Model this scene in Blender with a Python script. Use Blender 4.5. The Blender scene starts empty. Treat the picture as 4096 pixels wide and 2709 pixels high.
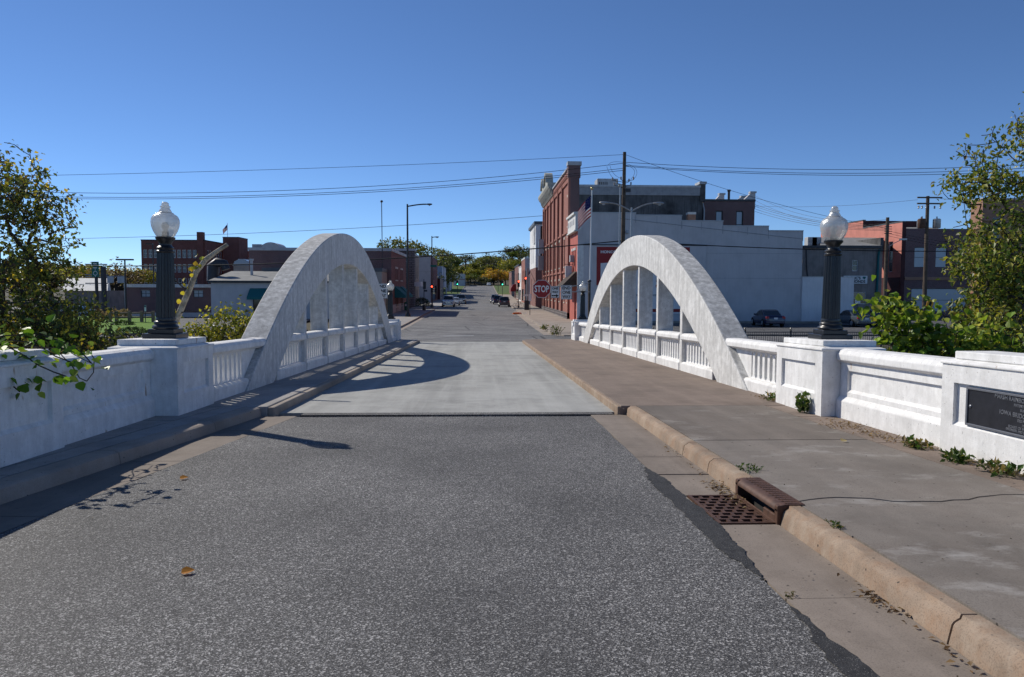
import bpy, bmesh, math, random
import numpy as np
from mathutils import Vector, Matrix
R = math.radians
random.seed(7)
scene = bpy.context.scene
C = scene.collection

# ------------------------------------------------------------------ camera
SLOPE = -0.03                     # the bridge runs downhill away from the camera
F, CX, CY, VX, VY, CH = 3072.0, 2048.0, 1354.5, 1924.0, 1155.0, 1.70
cd = bpy.data.cameras.new('camera'); cam = bpy.data.objects.new('camera', cd); C.objects.link(cam)
cd.sensor_width = 36.0; cd.lens = 27.0; cd.clip_start = 0.05; cd.clip_end = 6000
cam.location = (0, 0, CH)
yaw = math.atan((CX - VX) / F); pitch = math.atan((CY - VY) / F)
cam.rotation_euler = (Matrix.Rotation(-yaw, 3, 'Z') @ Matrix.Rotation(math.pi/2 - pitch, 3, 'X') @ Matrix.Rotation(R(0.2), 3, 'Z')).to_euler()
scene.camera = cam
# ------------------------------------------------------------------ sky, sun, exposure
SUN_AZ, SUN_EL = R(50.0), R(37.7)  # azimuth counted from +Y towards -X
w = bpy.data.worlds.new('World'); scene.world = w; w.use_nodes = True
nt = w.node_tree; bg = nt.nodes['Background']
sky = nt.nodes.new('ShaderNodeTexSky'); sky.sky_type = 'NISHITA'; sky.sun_disc = False
sky.sun_elevation = SUN_EL; sky.sun_rotation = -SUN_AZ
sky.altitude = 0; sky.air_density = 0.6; sky.dust_density = 0.0; sky.ozone_density = 8.0
nt.links.new(sky.outputs[0], bg.inputs[0]); bg.inputs[1].default_value = 0.063
sl_ = bpy.data.lights.new('sun', 'SUN'); sl_.energy = 2.4; sl_.angle = R(0.5); sl_.color = (1.0, 0.94, 0.84)
sun = bpy.data.objects.new('sun', sl_); C.objects.link(sun)
sdir = Vector((-math.sin(SUN_AZ)*math.cos(SUN_EL), math.cos(SUN_AZ)*math.cos(SUN_EL), math.sin(SUN_EL)))
sun.rotation_euler = sdir.to_track_quat('Z', 'Y').to_euler(); sun.location = (-40, 40, 60)
vs = scene.view_settings; vs.view_transform = 'Standard'; vs.look = 'None'; vs.exposure = 0.9; vs.gamma = 1; vs.use_curve_mapping = False
scene.cycles.max_bounces = 6; scene.cycles.transparent_max_bounces = 12
scene.cycles.use_denoising = True

def gz(y):                         # height of the street surface along the view
    T = [(-60, 1.8), (44, -1.32), (50, -1.5), (66, -1.55), (100, -1.4), (140, -1.36), (172, -1.36), (200, -1.15), (225, -.55), (260, .6), (320, 2.65), (338, 2.95), (360, 2.9), (2000, 2.9)]
    for (a, za), (b, zb) in zip(T, T[1:]):
        if y <= b: return za + (zb - za) * max(0, (y - a)) / (b - a)
    return T[-1][1]
def PX(px, Y): return (px - VX) * Y / F          # where a measured image column meets a plane at distance Y
def PZ(py, Y): return CH + (VY - py) * Y / F

# ------------------------------------------------------------------ materials
MATS = {}
def principled(name):
    m = bpy.data.materials.new(name); m.use_nodes = True
    return m, m.node_tree, m.node_tree.nodes['Principled BSDF']
def ramp(nt, fac, stops):
    r = nt.nodes.new('ShaderNodeValToRGB'); e = r.color_ramp.elements
    while len(e) < len(stops): e.new(0.5)
    for i, (p, c) in enumerate(stops): e[i].position = p; e[i].color = (c[0], c[1], c[2], 1) if hasattr(c, '__len__') else (c, c, c, 1)
    nt.links.new(fac, r.inputs[0]); return r.outputs[0]
def mixc(nt, fac, a, b, mode='MIX'):
    n = nt.nodes.new('ShaderNodeMix'); n.data_type = 'RGBA'; n.blend_type = mode
    for s, v in ((n.inputs[0], fac), (n.inputs[6], a), (n.inputs[7], b)):
        if isinstance(v, (int, float)): s.default_value = v
        elif isinstance(v, tuple): s.default_value = (v[0], v[1], v[2], 1)
        else: nt.links.new(v, s)
    return n.outputs[2]
def noise(nt, co, scale, detail=5, rough=.6, sc=(1, 1, 1)):
    mp = nt.nodes.new('ShaderNodeMapping'); mp.inputs['Scale'].default_value = sc; nt.links.new(co, mp.inputs[0])
    n = nt.nodes.new('ShaderNodeTexNoise'); n.inputs['Scale'].default_value = scale; n.inputs['Detail'].default_value = detail; n.inputs['Roughness'].default_value = rough
    nt.links.new(mp.outputs[0], n.inputs['Vector']); return n.outputs[0]
def coords(nt): return nt.nodes.new('ShaderNodeTexCoord').outputs['Object']
def bumpn(nt, b, h, strength, dist):
    n = nt.nodes.new('ShaderNodeBump'); n.inputs['Strength'].default_value = strength; n.inputs['Distance'].default_value = dist
    nt.links.new(h, n.inputs['Height']); nt.links.new(n.outputs[0], b.inputs['Normal'])
def mat(name, col, rough=.8, var=.25, scale=3.0, fine=0, bump=0, spec=.3, metal=0, streak=0, dark=None, specks=None):
    """painted / stone / metal surface: base colour with blotches, streaks of dirt and fine relief"""
    if name in MATS: return MATS[name]
    m, nt, b = principled(name); co = coords(nt)
    d = dark or tuple(c * (1 - var) for c in col); l = tuple(min(1, c * (1 + var * .35)) for c in col)
    c = ramp(nt, noise(nt, co, scale), [(.3, d), (.55, col), (.75, l)])
    if streak:
        s = noise(nt, co, 2.2, 4, .65, (3.2, 3.2, .28))
        c = mixc(nt, ramp(nt, s, [(.46, 0.0), (.72, streak)]), c, tuple(x * .42 for x in col))
    if fine:
        f = noise(nt, co, fine, 3, .6); c = mixc(nt, ramp(nt, f, [(.35, .35), (.6, 0.0)]), c, tuple(x * .6 for x in col))
    if specks:
        v = nt.nodes.new('ShaderNodeTexVoronoi'); v.inputs['Scale'].default_value = specks[0]; nt.links.new(co, v.inputs['Vector'])
        c = mixc(nt, ramp(nt, v.outputs['Distance'], [(specks[1], 1.0), (specks[1] + .06, 0.0)]), c, specks[2])
    nt.links.new(c, b.inputs['Base Color'])
    b.inputs['Roughness'].default_value = rough; b.inputs['Metallic'].default_value = metal; b.inputs['Specular IOR Level'].default_value = spec
    if bump: bumpn(nt, b, noise(nt, co, bump[0], 4, .6), bump[1], bump[2])
    MATS[name] = m; return m
def flat(name, col, rough=.6, spec=.3, metal=0, emit=0):
    if name in MATS: return MATS[name]
    m, nt, b = principled(name); b.inputs['Base Color'].default_value = (*col, 1); b.inputs['Roughness'].default_value = rough
    b.inputs['Specular IOR Level'].default_value = spec; b.inputs['Metallic'].default_value = metal
    if emit: b.inputs['Emission Color'].default_value = (*col, 1); b.inputs['Emission Strength'].default_value = emit
    MATS[name] = m; return m
def brick(name, c1, c2, mortar, scale=1.0, rough=.85, blotch=.3):
    if name in MATS: return MATS[name]
    m, nt, b = principled(name); co = coords(nt)
    sp = nt.nodes.new('ShaderNodeSeparateXYZ'); nt.links.new(co, sp.inputs[0])
    ad = nt.nodes.new('ShaderNodeMath'); nt.links.new(sp.outputs[0], ad.inputs[0]); nt.links.new(sp.outputs[1], ad.inputs[1])
    cb = nt.nodes.new('ShaderNodeCombineXYZ'); nt.links.new(ad.outputs[0], cb.inputs[0]); nt.links.new(sp.outputs[2], cb.inputs[1])
    t = nt.nodes.new('ShaderNodeTexBrick'); nt.links.new(cb.outputs[0], t.inputs['Vector'])
    t.inputs['Color1'].default_value = (*c1, 1); t.inputs['Color2'].default_value = (*c2, 1); t.inputs['Mortar'].default_value = (*mortar, 1)
    t.inputs['Scale'].default_value = scale; t.inputs['Brick Width'].default_value = .24; t.inputs['Row Height'].default_value = .08; t.inputs['Mortar Size'].default_value = .012
    t.inputs['Bias'].default_value = -.1
    bl = noise(nt, co, .5, 6, .65)
    c = mixc(nt, ramp(nt, bl, [(.4, 0.0), (.7, blotch)]), t.outputs['Color'], tuple(x * .45 for x in c1))
    bl2 = noise(nt, co, 1.3, 5, .7, (1, 1, .3))
    c = mixc(nt, ramp(nt, bl2, [(.55, 0.0), (.8, blotch * .7)]), c, tuple(min(1, x * 1.6 + .03) for x in c1))
    nt.links.new(c, b.inputs['Base Color']); b.inputs['Roughness'].default_value = rough; b.inputs['Specular IOR Level'].default_value = .2
    bumpn(nt, b, t.outputs['Fac'], -.35, .02); MATS[name] = m; return m

def white_concrete(name, base, grey, amount, rust=True):
    m, nt, b = principled(name); co = coords(nt)
    c = ramp(nt, noise(nt, co, 1.1, 7, .68), [(.32, tuple(x * .8 for x in base)), (.5, base), (.8, tuple(min(1, x * 1.06) for x in base))])
    s = noise(nt, co, 1.9, 5, .7, (3.4, 3.4, .34))
    c = mixc(nt, ramp(nt, s, [(.40, 0.0), (.70, amount)]), c, grey)
    c = mixc(nt, ramp(nt, noise(nt, co, 6.0, 6, .75), [(.42, amount * .75), (.60, 0.0)]), c, grey)
    v = noise(nt, co, 38, 2, .5); c = mixc(nt, ramp(nt, v, [(.24, .8), (.31, 0.0)]), c, (.13, .12, .11))
    if rust:
        r_ = noise(nt, co, 3.7, 3, .5, (2.6, 2.6, .7)); c = mixc(nt, ramp(nt, r_, [(.70, 0.0), (.75, .7)]), c, (.30, .16, .06))
    nt.links.new(c, b.inputs['Base Color']); b.inputs['Roughness'].default_value = .82; b.inputs['Specular IOR Level'].default_value = .25
    h = mixc(nt, .35, noise(nt, co, 9, 5, .65), noise(nt, co, 70, 3, .6)); bumpn(nt, b, h, .5, .012); MATS[name] = m; return m
white_concrete('white_paint', (.84, .835, .82), (.44, .43, .41), .34)
white_concrete('arch_paint', (.77, .765, .745), (.34, .335, .32), .60, False)
white_concrete('arch_top', (.64, .64, .625), (.24, .24, .235), .75, False)

def asphalt(name, lo, mid, hi, gscale, patch, pale=(.42, .41, .39), cover=.16, bdist=.006, cracks=False):
    m, nt, b = principled(name); co = coords(nt)
    v = nt.nodes.new('ShaderNodeTexVoronoi'); v.inputs['Scale'].default_value = gscale; nt.links.new(co, v.inputs['Vector'])
    sep = nt.nodes.new('ShaderNodeSeparateColor'); nt.links.new(v.outputs['Color'], sep.inputs[0])
    c = ramp(nt, sep.outputs[0], [(0, lo), (.45, mid), (.8, hi), (1, pale)])
    v2 = nt.nodes.new('ShaderNodeTexVoronoi'); v2.inputs['Scale'].default_value = gscale * .55; nt.links.new(co, v2.inputs['Vector'])
    s2 = nt.nodes.new('ShaderNodeSeparateColor'); nt.links.new(v2.outputs['Color'], s2.inputs[0])
    c = mixc(nt, ramp(nt, s2.outputs[1], [(1 - cover, 0.0), (1 - cover + .04, .85)]), c, pale)
    c = mixc(nt, ramp(nt, noise(nt, co, .42, 6, .6), [(.36, 0.0), (.66, patch)]), c, tuple(x * .75 for x in lo))
    c = mixc(nt, ramp(nt, noise(nt, co, .21, 5, .7, (1.6, .8, 1)), [(.50, 0.0), (.75, patch * .8)]), c, tuple(min(1, x * 1.5) for x in mid))
    if cracks:
        k = nt.nodes.new('ShaderNodeTexVoronoi'); k.feature = 'DISTANCE_TO_EDGE'; k.inputs['Scale'].default_value = .16
        wn = nt.nodes.new('ShaderNodeTexNoise'); wn.inputs['Scale'].default_value = .5; wn.inputs['Detail'].default_value = 6; nt.links.new(co, wn.inputs['Vector'])
        nt.links.new(mixc(nt, .09, co, wn.outputs['Color'], 'ADD'), k.inputs['Vector'])
        c = mixc(nt, ramp(nt, k.outputs['Distance'], [(.005, .75), (.012, 0.0)]), c, (.02, .02, .02))
        dk = noise(nt, co, .5, 6, .75, (.8, 2.0, 1)); c = mixc(nt, ramp(nt, dk, [(.60, 0.0), (.68, .55)]), c, (.035, .034, .033))
    nt.links.new(c, b.inputs['Base Color']); b.inputs['Roughness'].default_value = .78; b.inputs['Specular IOR Level'].default_value = .35
    bumpn(nt, b, mixc(nt, .5, v.outputs['Distance'], v2.outputs['Distance']), .9, bdist); MATS[name] = m; return m
asphalt('asphalt', (0.025, 0.025, 0.026), (0.068, 0.066, 0.065), (0.171, 0.166, 0.162), 165, .5, pale=(0.479, 0.467, 0.456), cover=.09)
asphalt('asphalt_old', (0.080, 0.079, 0.078), (0.148, 0.144, 0.139), (0.228, 0.222, 0.214), 40, .6, pale=(0.376, 0.365, 0.353), cover=.08, cracks=True)
asphalt('asphalt_lot', (0.046, 0.046, 0.048), (0.085, 0.085, 0.089), (0.137, 0.137, 0.137), 40, .4, pale=(0.228, 0.228, 0.228), cover=.05, cracks=True)

def concrete(name, base, tint, scale=1.0, pores=.5, light=None, wear=0):
    m, nt, b = principled(name); co = coords(nt)
    c = ramp(nt, noise(nt, co, .75 * scale, 8, .66), [(.28, tuple(x * .62 for x in base)), (.5, base), (.78, tuple(min(1, x * 1.22) for x in base))])
    c = mixc(nt, ramp(nt, noise(nt, co, 2.6 * scale, 6, .7), [(.45, 0.0), (.72, .55)]), c, tint)
    f = noise(nt, co, 110, 3, .6); c = mixc(nt, ramp(nt, f, [(.33, pores), (.5, 0.0)]), c, tuple(x * .4 for x in base))
    v = nt.nodes.new('ShaderNodeTexVoronoi'); v.inputs['Scale'].default_value = 9; nt.links.new(co, v.inputs['Vector'])
    c = mixc(nt, ramp(nt, v.outputs['Distance'], [(.06, .85), (.10, 0.0)]), c, (.035, .03, .027))
    if wear:
        c = mixc(nt, ramp(nt, noise(nt, co, .9, 4, .6, (1.3, .05, 1)), [(.42, 0.0), (.68, wear)]), c, tuple(x * .58 for x in base)); c = mixc(nt, ramp(nt, noise(nt, co, 1.6, 5, .65, (2.4, .10, 1)), [(.50, 0.0), (.75, wear * .7)]), c, tuple(min(1, x * 1.35) for x in base))
        k = noise(nt, co, 1.0, 6, .7, (.12, 2.6, 1)); c = mixc(nt, ramp(nt, k, [(.655, 0.0), (.67, .5), (.685, 0.0)]), c, tuple(x * .55 for x in base))
        c = mixc(nt, ramp(nt, noise(nt, co, .55, 7, .75), [(.56, 0.0), (.70, .35)]), c, tuple(x * .6 for x in base))
    if light:
        c = mixc(nt, ramp(nt, noise(nt, co, .9, 7, .72, (1, 1.7, 1)), [(.545, 0.0), (.68, .5)]), c, light)
    nt.links.new(c, b.inputs['Base Color']); b.inputs['Roughness'].default_value = .85; b.inputs['Specular IOR Level'].default_value = .25
    bumpn(nt, b, mixc(nt, .4, noise(nt, co, 14, 5, .7), noise(nt, co, 130, 2, .6)), .45, .006); MATS[name] = m; return m
concrete('deck_concrete', (0.365, 0.365, 0.348), (0.296, 0.291, 0.268), .8, .25, (0.445, 0.445, 0.422), wear=.55)
concrete('walk_brown', (0.245, 0.193, 0.158), (0.160, 0.120, 0.093), 1.2, .5, None, .35)
concrete('walk_grey', (0.222, 0.196, 0.171), (0.171, 0.142, 0.120), 1.0, .6, (0.456, 0.439, 0.416), wear=.3)
concrete('walk_grey_b', (0.20, 0.172, 0.147), (0.15, 0.122, 0.10), .8, .7, (0.40, 0.38, 0.35), wear=.45)
concrete('walk_dark', (0.342, 0.325, 0.308), (0.251, 0.234, 0.217), 1.0, .5)
concrete('gutter', (0.251, 0.211, 0.177), (0.160, 0.128, 0.103), 1.0, .5, None, .45)
concrete('kerb', (0.314, 0.239, 0.177), (0.262, 0.142, 0.074), 2.6, .55, (0.456, 0.388, 0.308))
concrete('walk_pale', (0.342, 0.291, 0.245), (0.251, 0.211, 0.177), .7, .3)
concrete('kerb_far', (0.342, 0.296, 0.251), (0.274, 0.217, 0.171), 1.0, .4)

mat('joint', (.035, .032, .03), .95, .4, 8)
mat('tar', (.040, .040, .041), .75, .5, 12, fine=60, bump=(110, .9, .006), specks=(70, .17, (.17, .165, .16)))
mat('pit', (.008, .008, .008), .95)
mat('black_iron', (.016, .018, .022), .34, .4, 14, bump=(40, .25, .003), spec=.5)
mat('rust_iron', (.115, .058, .036), .6, .5, 11, fine=60, bump=(70, .5, .003), spec=.45, metal=.25)
mat('steel', (.36, .36, .36), .42, .2, 6, spec=.5, metal=.6)
mat('dark_steel', (.05, .05, .055), .5, .3, 5, spec=.4, metal=.2)
mat('pole_wood', (.12, .092, .07), .9, .5, 3, streak=.5, bump=(20, .5, .01))
mat('insulator', (.25, .24, .23), .35, .2, 10, spec=.5)
flat('wire', (.012, .012, .013), .6)
flat('chrome', (.6, .6, .6), .2, .5, 1)
flat('sign_white', (.72, .72, .70), .5); flat('sign_black', (.012, .012, .012), .6); flat('sign_red', (.27, .018, .02), .45)
flat('sign_green', (.015, .14, .10), .5); flat('sign_yellow', (.75, .36, .01), .45)
flat('awning_teal', (.02, .14, .14), .8)
flat('lens_red', (1.0, .05, .02), .4, emit=5); flat('lens_green', (.05, .9, .5), .4, emit=3); flat('lens_dark', (.02, .02, .02), .3)
mat('bronze', (.035, .037, .046), .38, .3, 9, spec=.5, metal=.5, bump=(60, .2, .002)); flat('bronze_edge', (.20, .21, .235), .35, .5, .5)
mat('grass', (.13, .26, .02), .95, .4, 9, fine=40, bump=(60, .8, .03))
mat('soil', (.095, .08, .055), .95, .5, 2, bump=(10, .8, .05), dark=(.05, .055, .025))
mat('verge_grass', (.085, .13, .025), .95, .4, 2, fine=20)
mat('gravel', (.26, .22, .18), .95, .4, 20, bump=(40, .8, .02))
mat('roof_dark', (.05, .052, .056), .9, .3, 1); mat('roof_grey', (.25, .25, .24), .8, .3, 1)
mat('bark', (.07, .058, .047), .95, .5, 9, bump=(14, .9, .03), streak=.4)
mat('deadwood', (.46, .40, .31), .9, .65, 9, bump=(20, .9, .02), streak=.9)
mat('stucco_grey', (.54, .525, .525), .9, .12, .7, streak=.12, bump=(30, .2, .01))
mat('stucco_white', (.74, .735, .73), .9, .12, .6, streak=.14, bump=(30, .2, .01))
mat('stucco_dark', (.12, .12, .122), .92, .5, .5, streak=.75, bump=(20, .3, .01), dark=(.03, .03, .031))
mat('stucco_brown', (.29, .25, .225), .92, .35, .8, streak=.4, bump=(20, .3, .01))
mat('stucco_pink', (.50, .455, .435), .9, .12, .8, streak=.1)
mat('stucco_blue', (.34, .42, .52), .9, .15, .8, streak=.1)
mat('stucco_tan', (.40, .35, .30), .9, .2, .8, streak=.1)
mat('paint_red', (0.456, 0.125, 0.097), .75, .2, 1.2, streak=.15, bump=(30, .2, .01))
mat('paint_coral', (0.593, 0.228, 0.177), .75, .2, 1.0, streak=.2, bump=(30, .2, .01))
mat('maroon', (.075, .022, .022), .7, .3, 1.5)
mat('siding_grey', (.34, .35, .37), .7, .2, 2, streak=.2)
mat('coping', (.44, .46, .48), .5, .2, 2, spec=.4); mat('coping_dark', (.11, .12, .13), .5, .2, 2)
mat('cornice_white', (.68, .68, .65), .7, .2, 4, streak=.3); mat('cornice_stone', (.42, .42, .37), .8, .3, 4, streak=.5)
mat('stone_trim', (.52, .47, .40), .85, .2, 4)
mat('wood_rail', (.26, .19, .135), .9, .4, 6, streak=.4); mat('shingle', (.07, .052, .042), .9, .4, 8, bump=(12, .6, .03))
mat('water', (.03, .035, .03), .08, .3, 2, spec=.5, bump=(3, .2, .03))
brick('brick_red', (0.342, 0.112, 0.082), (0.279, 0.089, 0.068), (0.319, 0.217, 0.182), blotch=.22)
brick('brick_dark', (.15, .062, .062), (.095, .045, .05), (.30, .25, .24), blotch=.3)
brick('brick_mid', (.23, .088, .076), (.17, .066, .06), (.27, .21, .19), blotch=.25)
brick('brick_factory', (.24, .08, .065), (.19, .065, .055), (.22, .13, .11), blotch=.4)
brick('brick_orange', (0.388, 0.182, 0.103), (0.308, 0.137, 0.080), (0.365, 0.296, 0.239), blotch=.3)
brick('stone_block', (.20, .18, .18), (.14, .125, .13), (.05, .045, .045), scale=.28, blotch=.4)
brick('stone_light', (.36, .31, .27), (.31, .27, .235), (.25, .21, .18), scale=.4, blotch=.2)

def glass(name, col=(.03, .04, .05), rough=.08):
    m, nt, b = principled(name); b.inputs['Base Color'].default_value = (*col, 1); b.inputs['Roughness'].default_value = rough
    b.inputs['Specular IOR Level'].default_value = .7; MATS[name] = m
glass('glass_dark', (.012, .014, .017)); glass('glass_pale', (.30, .36, .42), .2); glass('glass_car', (.012, .015, .018), .05)
def globe_mat():
    m = bpy.data.materials.new('globe'); m.use_nodes = True; nt = m.node_tree; nt.nodes.clear()
    co = coords(nt); o = nt.nodes.new('ShaderNodeOutputMaterial')
    tr = nt.nodes.new('ShaderNodeBsdfTransparent'); tl = nt.nodes.new('ShaderNodeBsdfTranslucent'); di = nt.nodes.new('ShaderNodeBsdfDiffuse'); gl = nt.nodes.new('ShaderNodeBsdfGlossy')
    tl.inputs[0].default_value = (.72, .72, .70, 1); di.inputs[0].default_value = (.62, .62, .61, 1); gl.inputs['Roughness'].default_value = .22; tr.inputs[0].default_value = (.92, .94, .95, 1)
    b = nt.nodes.new('ShaderNodeBump'); b.inputs['Strength'].default_value = .6; b.inputs['Distance'].default_value = .012; nt.links.new(noise(nt, co, 45, 3, .6), b.inputs['Height'])
    nt.links.new(b.outputs[0], gl.inputs['Normal'])
    def mx(f, a, c):
        n = nt.nodes.new('ShaderNodeMixShader'); n.inputs[0].default_value = f; nt.links.new(a, n.inputs[1]); nt.links.new(c, n.inputs[2]); return n.outputs[0]
    nt.links.new(mx(.30, mx(.22, mx(.5, di.outputs[0], tl.outputs[0]), gl.outputs[0]), tr.outputs[0]), o.inputs[0]); MATS['globe'] = m
globe_mat()
def leaf_mat(name):
    """leaf colour comes from each leaf's own colour attribute; light passes through the blade"""
    m = bpy.data.materials.new(name); m.use_nodes = True; nt = m.node_tree; nt.nodes.clear(); o = nt.nodes.new('ShaderNodeOutputMaterial')
    a = nt.nodes.new('ShaderNodeAttribute'); a.attribute_name = 'leaf'
    p = nt.nodes.new('ShaderNodeBsdfPrincipled'); p.inputs['Roughness'].default_value = .45; p.inputs['Specular IOR Level'].default_value = .4; nt.links.new(a.outputs['Color'], p.inputs['Base Color'])
    t = nt.nodes.new('ShaderNodeBsdfTranslucent'); nt.links.new(mixc(nt, .55, a.outputs['Color'], (1.0, .95, .25), 'MULTIPLY'), t.inputs[0])
    g = nt.nodes.new('ShaderNodeGamma'); 
    n = nt.nodes.new('ShaderNodeMixShader'); n.inputs[0].default_value = .42; nt.links.new(p.outputs[0], n.inputs[1]); nt.links.new(t.outputs[0], n.inputs[2]); nt.links.new(n.outputs[0], o.inputs[0])
    MATS[name] = m
leaf_mat('leaf')
def paint(name, col):
    m, nt, b = principled(name); b.inputs['Base Color'].default_value = (*col, 1); b.inputs['Roughness'].default_value = .28; b.inputs['Coat Weight'].default_value = .6; b.inputs['Coat Roughness'].default_value = .08; MATS[name] = m
paint('car_blue', (.012, .016, .05)); paint('car_grey', (.06, .075, .085)); paint('car_white', (.55, .56, .57)); paint('car_black', (.012, .013, .015)); paint('car_taupe', (.085, .075, .072)); paint('car_silver', (.35, .38, .41))

# ------------------------------------------------------------------ mesh builder
class MB:
    def __init__(s, shear=False): s.v = []; s.f = []; s.m = []; s.shear = shear; s.cm = 0
    def add(s, vs, fs):
        o = len(s.v); s.v += [tuple(p) for p in vs]; s.f += [tuple(i + o for i in f) for f in fs]; s.m += [s.cm] * len(fs)
    def box(s, x0, x1, y0, y1, z0, z1):
        s.add([(x0, y0, z0), (x1, y0, z0), (x1, y1, z0), (x0, y1, z0), (x0, y0, z1), (x1, y0, z1), (x1, y1, z1), (x0, y1, z1)],
              [(0, 3, 2, 1), (4, 5, 6, 7), (0, 1, 5, 4), (1, 2, 6, 5), (2, 3, 7, 6), (3, 0, 4, 7)])
    def obox(s, c, u, n, hw, hd, z0, z1):        # box along unit u with depth along n
        u = Vector(u); n = Vector(n); c = Vector(c); P = []
        for z in (z0, z1):
            for a, b in ((-1, -1), (1, -1), (1, 1), (-1, 1)): p = c + u * (hw * a) + n * (hd * b); P.append((p.x, p.y, z))
        s.add(P, [(0, 3, 2, 1), (4, 5, 6, 7), (0, 1, 5, 4), (1, 2, 6, 5), (2, 3, 7, 6), (3, 0, 4, 7)])
    def tube(s, pts, r, n=8, cap=True):
        pts = [Vector(p) for p in pts]; rs = r if hasattr(r, '__len__') else [r] * len(pts); V = []; Fc = []
        t0 = (pts[1] - pts[0]).normalized(); up = Vector((0, 0, 1)) if abs(t0.z) < .9 else Vector((1, 0, 0)); a = t0.cross(up).normalized()
        for i, p in enumerate(pts):
            t = (pts[min(i + 1, len(pts) - 1)] - pts[max(i - 1, 0)]).normalized(); a = (a - t * a.dot(t)).normalized(); b = t.cross(a)
            for k in range(n):
                th = 2 * math.pi * k / n; V.append(p + (a * math.cos(th) + b * math.sin(th)) * rs[i])
        for i in range(len(pts) - 1):
            for k in range(n): k2 = (k + 1) % n; Fc.append((i * n + k, i * n + k2, (i + 1) * n + k2, (i + 1) * n + k))
        if cap: Fc.append(tuple(range(n - 1, -1, -1))); Fc.append(tuple(range((len(pts) - 1) * n, len(pts) * n)))
        s.add(V, Fc)
    def lathe(s, prof, c=(0, 0, 0), n=24, flute=0, depth=0):
        V = []; Fc = []
        for r, z in prof:
            for k in range(n):
                th = 2 * math.pi * k / n; rr = r * (1 - depth * (.5 - .5 * math.cos(flute * th)) ** .6) if flute else r
                V.append((c[0] + rr * math.cos(th), c[1] + rr * math.sin(th), c[2] + z))
        for i in range(len(prof) - 1):
            for k in range(n): k2 = (k + 1) % n; Fc.append((i * n + k, i * n + k2, (i + 1) * n + k2, (i + 1) * n + k))
        Fc.append(tuple(range(n - 1, -1, -1))); Fc.append(tuple(range((len(prof) - 1) * n, len(prof) * n)))
        s.add(V, Fc)
    def prism(s, poly, a, b, axis='y'):           # poly in the two other axes, extruded from a to b
        n = len(poly); V = []
        for t in (a, b):
            for p, q in poly: V.append({'y': (p, t, q), 'x': (t, p, q), 'z': (p, q, t)}[axis])
        s.add(V, [tuple(range(n))[::-1], tuple(range(n, 2 * n))] + [(i, (i + 1) % n, n + (i + 1) % n, n + i) for i in range(n)])
    def build(s, name, m, parent=None, smooth=False, bevel=0, world=True):
        me = bpy.data.meshes.new(name)
        vs = [(x, y, z + SLOPE * y) for x, y, z in s.v] if s.shear else s.v
        me.from_pydata(vs, [], s.f); ms = m if isinstance(m, (list, tuple)) else [m]
        for q in ms: me.materials.append(MATS[q])
        if len(ms) > 1: me.polygons.foreach_set('material_index', s.m)
        bm = bmesh.new(); bm.from_mesh(me); bmesh.ops.recalc_face_normals(bm, faces=bm.faces); bm.to_mesh(me); bm.free()
        if smooth: me.shade_smooth() if hasattr(me, 'shade_smooth') else None
        o = link(name, me, parent, world)
        if smooth: smooth_by_angle(me, smooth if not isinstance(smooth, bool) else 40)
        if bevel:
            md = o.modifiers.new('bevel', 'BEVEL'); md.width = bevel; md.segments = 2; md.limit_method = 'ANGLE'; md.angle_limit = R(35)
        return o
def smooth_by_angle(me, deg):
    bm = bmesh.new(); bm.from_mesh(me)
    for f in bm.faces: f.smooth = True
    for e in bm.edges: e.smooth = not (len(e.link_faces) == 2 and e.calc_face_angle(0) > R(deg))
    bm.to_mesh(me); bm.free()
def link(name, me, parent=None, world=True):
    o = bpy.data.objects.new(name, me); C.objects.link(o)
    if parent is not None:
        o.parent = parent
        if world: o.location = -WL.get(parent.name, Vector((0, 0, 0)))
        WL[o.name] = WL.get(parent.name, Vector((0, 0, 0))) + o.location
    else: WL[o.name] = Vector((0, 0, 0))
    return o
WL = {}
def tag(o, label, cat, group=None, kind=None):
    if label: o['label'] = label
    if cat: o['category'] = cat
    if group: o['group'] = group
    if kind: o['kind'] = kind
    return o
def thing(name, loc, label, cat, group=None, rz=0):
    o = bpy.data.objects.new(name, None); C.objects.link(o); o.location = loc; o.rotation_euler = (0, 0, rz); o.empty_display_size = .3
    WL[o.name] = Vector(loc); return tag(o, label, cat, group)
def struct(o, label=None): o['kind'] = 'structure'; o['label'] = label or o.name.replace('_', ' '); return o
def copy_tree(o, parent=None):
    c = o.copy(); C.objects.link(c)
    if parent is not None: c.parent = parent
    for ch in list(o.children): copy_tree(ch, c)
    return c
TXT = {}
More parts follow.
